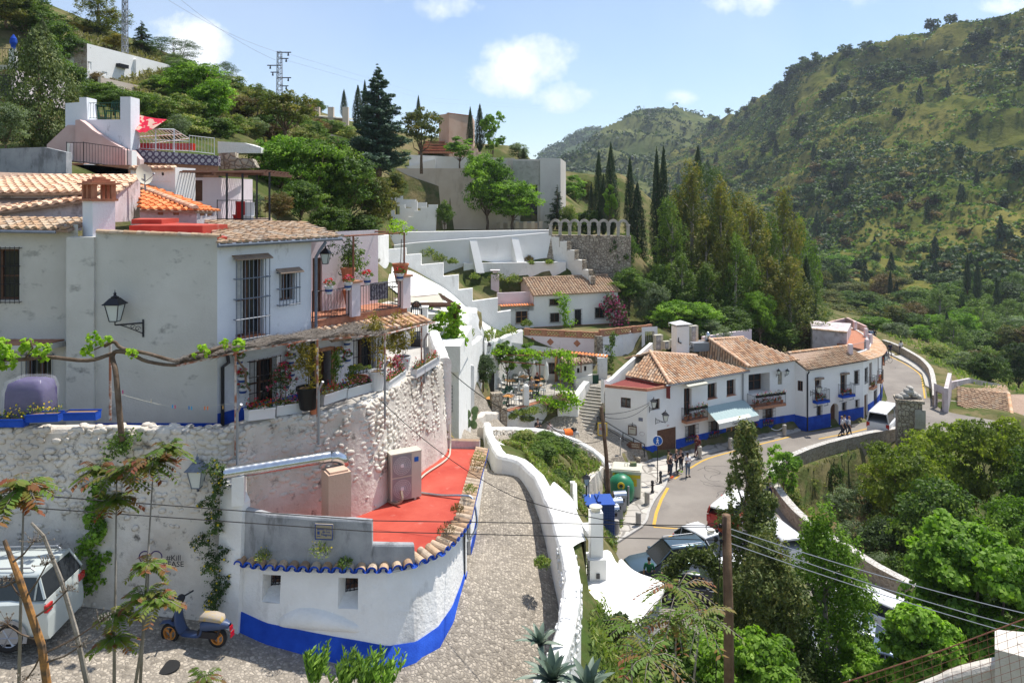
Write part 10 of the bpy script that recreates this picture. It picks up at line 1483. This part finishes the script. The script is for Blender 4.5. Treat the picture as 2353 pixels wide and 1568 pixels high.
m=MB();m.pz([P2(880,800,39),P2(1056,800,41),P2(1056,800,50),P2(870,800,50)],-12,-8.6);m.to('upper_cafe_floor',M.concrete,kind='structure')
rN=DR(12);cl_=[[*P(u,v,Y),r,r*.8,r*1.1,.5]for u,v,Y,r in((1047,715,42.3,.4),(1046,745,42.3,.45),(1040,770,42.2,.5),(1052,780,42.2,.5),(1025,730,42.6,.35),(1000,760,43,.4),(1010,735,43,.4),(995,775,42.5,.4),(1030,785,42,.5),(985,715,43.5,.3))];C,Nn,ti=cloud(rN,cl_,3800);o=fin('pergola_ivy',lfm('iv',C,Nn,.17,ti,rN,.8),LM.vine,N0,P(1040,790,42.3));tag(o,'yellow green creeper covering the dark pergola post','creeper')
def cl1(u0,v0,u1,v1,Y,w,n,mat,lab,leaf=.07,fl=N0,sQ=0,name='creeper',dy=.25):
 rg=DR(sQ);a,b=P(u0,v0,Y),P(u1,v1,Y);cl_=[]
 for i in rQ(12):f=i/11;p=a.lerp(b,f);cl_.append([p.x+rg.normal()*w*.5,p.y,p.z,w*rg.uniform(.5,1.1),dy,w*rg.uniform(.6,1.2),rg.uniform(.2,.8)])
 C,Nn,ti=cloud(rg,cl_,n,sE=.35);o=fin(name,lfm(name,C,Nn,leaf,ti,rg,.6),LM[mat],N0,b);tag(o,lab,'creeper')
 if fl:k=rg.choice(n,fl[1]);fin('flowers',lfm('fl',C[k]+[0,-.08,0],np.tile([0.,-1.,.4],(len(k),1)),fl[2],rg.random(len(k)),rg,.95),LM[fl[0]],o);ORG[o.name]=Vc(b)
cl1(490,1075,500,1395,18.9,.3,5200,'dark','dark creeper with yellow daisies on the pebble wall beside the low house',.06,('yelf',70,.055),1);cl1(218,1130,210,1350,19.0,.3,2600,'green','leafy green vine growing up the pebble wall behind the parked car',.11,N0,2);cl1(285,1005,275,1040,19.0,.3,700,'mid','small ivy clump at the foot of the grape vine',.08,N0,3)
cl1(1412,690,1420,745,77,.9,2200,'dark','rose arch with pink blossom beside the farmhouse',.2,('pinkf',420,.22),4,dy=.6);cl1(1290,680,1308,750,76,.6,900,'vine','small vine trained on the farmhouse front',.2,N0,5);cl1(1020,960,1022,1010,27.6,.25,900,'gold','golden shrub behind the far edge of the pebble wall',.07,N0,6)
cl1(1410,770,1400,850,66.5,.4,900,'mid','creeper hanging down the brick pier of the lattice wall',.16,N0,7)
for k,(u,v,Y,mt,lb,w)in eN(((605,1285,18.7,'weed','weed tuft on the blue eave left of the first window',.22),(735,1275,18.5,'weed','tallest yellow flowered weed on the blue eave',.28),(792,1300,18.5,'mid','weed sprouting from the eave gutter above the second window',.2),(1025,1225,20.0,'rusty','reddish dry stonecrop on the eave corner',.25),(1080,1130,22.5,'weed','green tuft on the eave where the conduit crosses',.22),(1100,1075,25,'rusty','pink dry stonecrop along the far eave',.3),(1098,1060,26,'weed','green weed at the far end of the eave',.3),(1050,1175,21.2,'rusty','small pink stonecrop tuft on the side eave',.2))):tuft(80+k,220,w,w*1.3,.08,mt,'eave_weed',lb,loc=P(u,v,Y),flower=('yelf',5,.05)if k<2 else N0)
for k,(u,v,Y,s,lb)in eN(((985,590,79,1.0,'leafy sapling on the white terrace left of the buttress'),(1010,600,79,.8,'second sapling on the white terrace near the buttress'),(1040,605,78.5,.6,'tuft at the foot of the left buttress'),(1090,640,79,.6,'weeds at the left end of the lower white wall'),(1140,645,79.3,1.0,'long tuft of weeds along the lower white wall'),(1180,648,79.3,.9,'yellow weeds on the lower white wall ledge'),(1220,608,81.6,.45,'round tuft growing from the lower white wall'),(1262,605,81.5,.45,'second round tuft growing from the lower white wall'),(1215,598,83,.5,'brown pile of prunings on the white terrace'),(1010,690,61,.5,'tuft on the whitewashed bank'),(1070,770,58,.7,'tuft along the top of the café retaining wall'),(1130,775,62,.8,'bushy weeds on the café retaining wall'),(1170,765,64,.7,'yellow weeds above the café house'),(1210,748,73,.6,'grassy tuft at the foot of the stepped wall'))):tuft(120+k,260,s,s*1.1,.3,'weed'if k!=8 else 'rusty','wall_tuft',lb,loc=P(u,v,Y))
for k,(u,v,Y,s,lb)in eN(((1232,1120,38,.35,'tuft at the bend of the lane parapet'),(1232,1090,30,.3,'weeds at the foot of the parapet corner'),(1245,1300,21.5,.25,'small weed at the parapet foot on the cobbles'),(1345,1310,27.6,.5,'grey green shrub against the chimney of the cave house'),(1320,1370,25,.5,'weeds beside the cave house roof'),(1330,1430,23.5,.5,'yellow flowered weeds at the cave house edge'),(1245,1100,31.5,.35,'tuft on the whitewashed slope below the parapet'))):tuft(150+k,260,s,s*1.3,.14,'weed','weed_tuft',lb,loc=P(u,v,Y),flower=('yelf',12,.06)if k in(4,5)else N0)
Fg_=Fac((-15,18.98),(-9,19.1));gm=MB();s_,z_=Fg_.sz(372,1285)
t=T('graffiti','purple spray painted heart and words on the pebble wall','graffiti',Fg_.at(s_,z_));
m=MB();s0_,z0_=Fg_.sz(350,1280);pts=[]
for k in rQ(41):a=k*pi/20;x=16*sn(a)**3;y=13*cs(a)-5*cs(2*a)-2*cs(3*a)-cs(4*a);pts.append(Fg_.at(s0_+x*.018,z0_+y*.018,.1))
m.tB(pts,.016,4);m.to('heart_outline',mk('purple_spray',(.07,.04,.12)),t);tm=tx_('#Kill\nPEASE',.2,Fg_.at(s_+.35,z_+.02,.12),(*Fg_.d,0),(0,0,1),.002,spacing=.8);tm.to('lettering',M.iron,t)
m=MB();m.lt_([(.27,0),(.27,.02),(.2,.024)],gp(-8.0,17.2,.05),20);m.to('manhole_cover',M.tyre,loc=gp(-8.0,17.2,.05),lB='round cast manhole cover in front of the scooter',cat='manhole')
ds_=T('dry_agave_stalk','leaning orange agave stalk with blackened seed branches','plant',P(110,1640,8));m=MB();m.tB([P(118,1640,8),P(95,1480,8),P(45,1330,8),P(10,1240,8.1)],[.045,.04,.035,.02],8);m.to('stalk',mk('orange_stalk',(.42,.2,.06),(.12,.08,.05),sc=5,lo=.45,hi=.6),ds_);m=MB();m.tB([P(215,1640,8.2),P(175,1450,8.2),P(140,1330,8.2),P(100,1230,8.2),P(72,1200,8.2)],[.03,.026,.022,.018,.012],6);m.to('grey_stem',M.bkg,ds_);m=MB();sd=MB();rN=RR(5)
for(u0,v0),(u1,v1)in(((100,1500),(240,1420)),((90,1470),(10,1430)),((75,1420),(160,1350)),((60,1370),(110,1290)),((45,1330),(-20,1350)),((60,1380),(20,1330)),((100,1490),(60,1560)),((105,1520),(190,1480)),((30,1290),(80,1240))):
 a,b=P(u0,v0,8),P(u1,v1,7.9+rN.random()*.3);c=(a+b)/2-Zv(.03);m.tB([a,c,b],[.012,.01,.006],5)
 for k in rQ(26):q=b+Vc((rN.gauss(0,.06),rN.gauss(0,.06),rN.gauss(0,.025)+.02));m.bar(b-(b-a)*.1,q,.003);sd.ell(q,(.008,.008,.014),5,3)
m.to('branches',M.bark,ds_);sd.to('seed_pods',M.bkg,ds_)
cw=T('corner_wall','rough white wall end with rusty wire mesh in the lower right corner','wall',P(2300,1640,9));m=MB();wM(m,[P2(2080,1600,9.5),P2(2180,1560,9.2),P2(2290,1532,9)],[P(2080,1590,9.5).z,P(2180,1548,9.2).z,P(2290,1525,9).z],-8,.2,.02,wob=.04,seg=.1,round_=1);m.pz([P2(2285,1500,8.9),P2(2420,1500,8.7),P2(2420,1500,9.3),P2(2285,1500,9.3)],-8,[P(0,1478,9).z,P(0,1490,9).z,P(0,1490,9).z,P(0,1478,9).z]);m.to('wall_body',M.pebble,cw,sM=0);m=MB();a0,b0_=P(1930,1570,8.6),P(2420,1395,8.2)
m.tB([a0,a0.lerp(b0_,.5)-Zv(.03),b0_],.007,5)
for k in rQ(24):p=a0.lerp(b0_,k/23);m.bar(p,p-V3(-.12,0,1.1),.004)
for k in rQ(1,9):m.bar(a0-Zv(k*.09),b0_-Zv(k*.09),.004)
m.to('wire_mesh',M.rui,cw)
hz=MB();hz.box((0,900,85),(3400,2100,270));o=hz.to('haze',mk('haze_air',(1,1,1)),kind='stuff');hm=o.data.materials[0];nt=hm.node_tree;nt.nodes.clear();pv=nt.nodes.new('ShaderNodeVolumePrincipled');pv.inputs['Color'].default_value=(.78,.86,1,1);pv.inputs['Density'].default_value=.00016;pv.inputs['Anisotropy'].default_value=.2;ou=nt.nodes.new('ShaderNodeOutputMaterial');nt.links.new(pv.outputs[0],ou.inputs['Volume'])
S.cycles.volume_step_rate=10
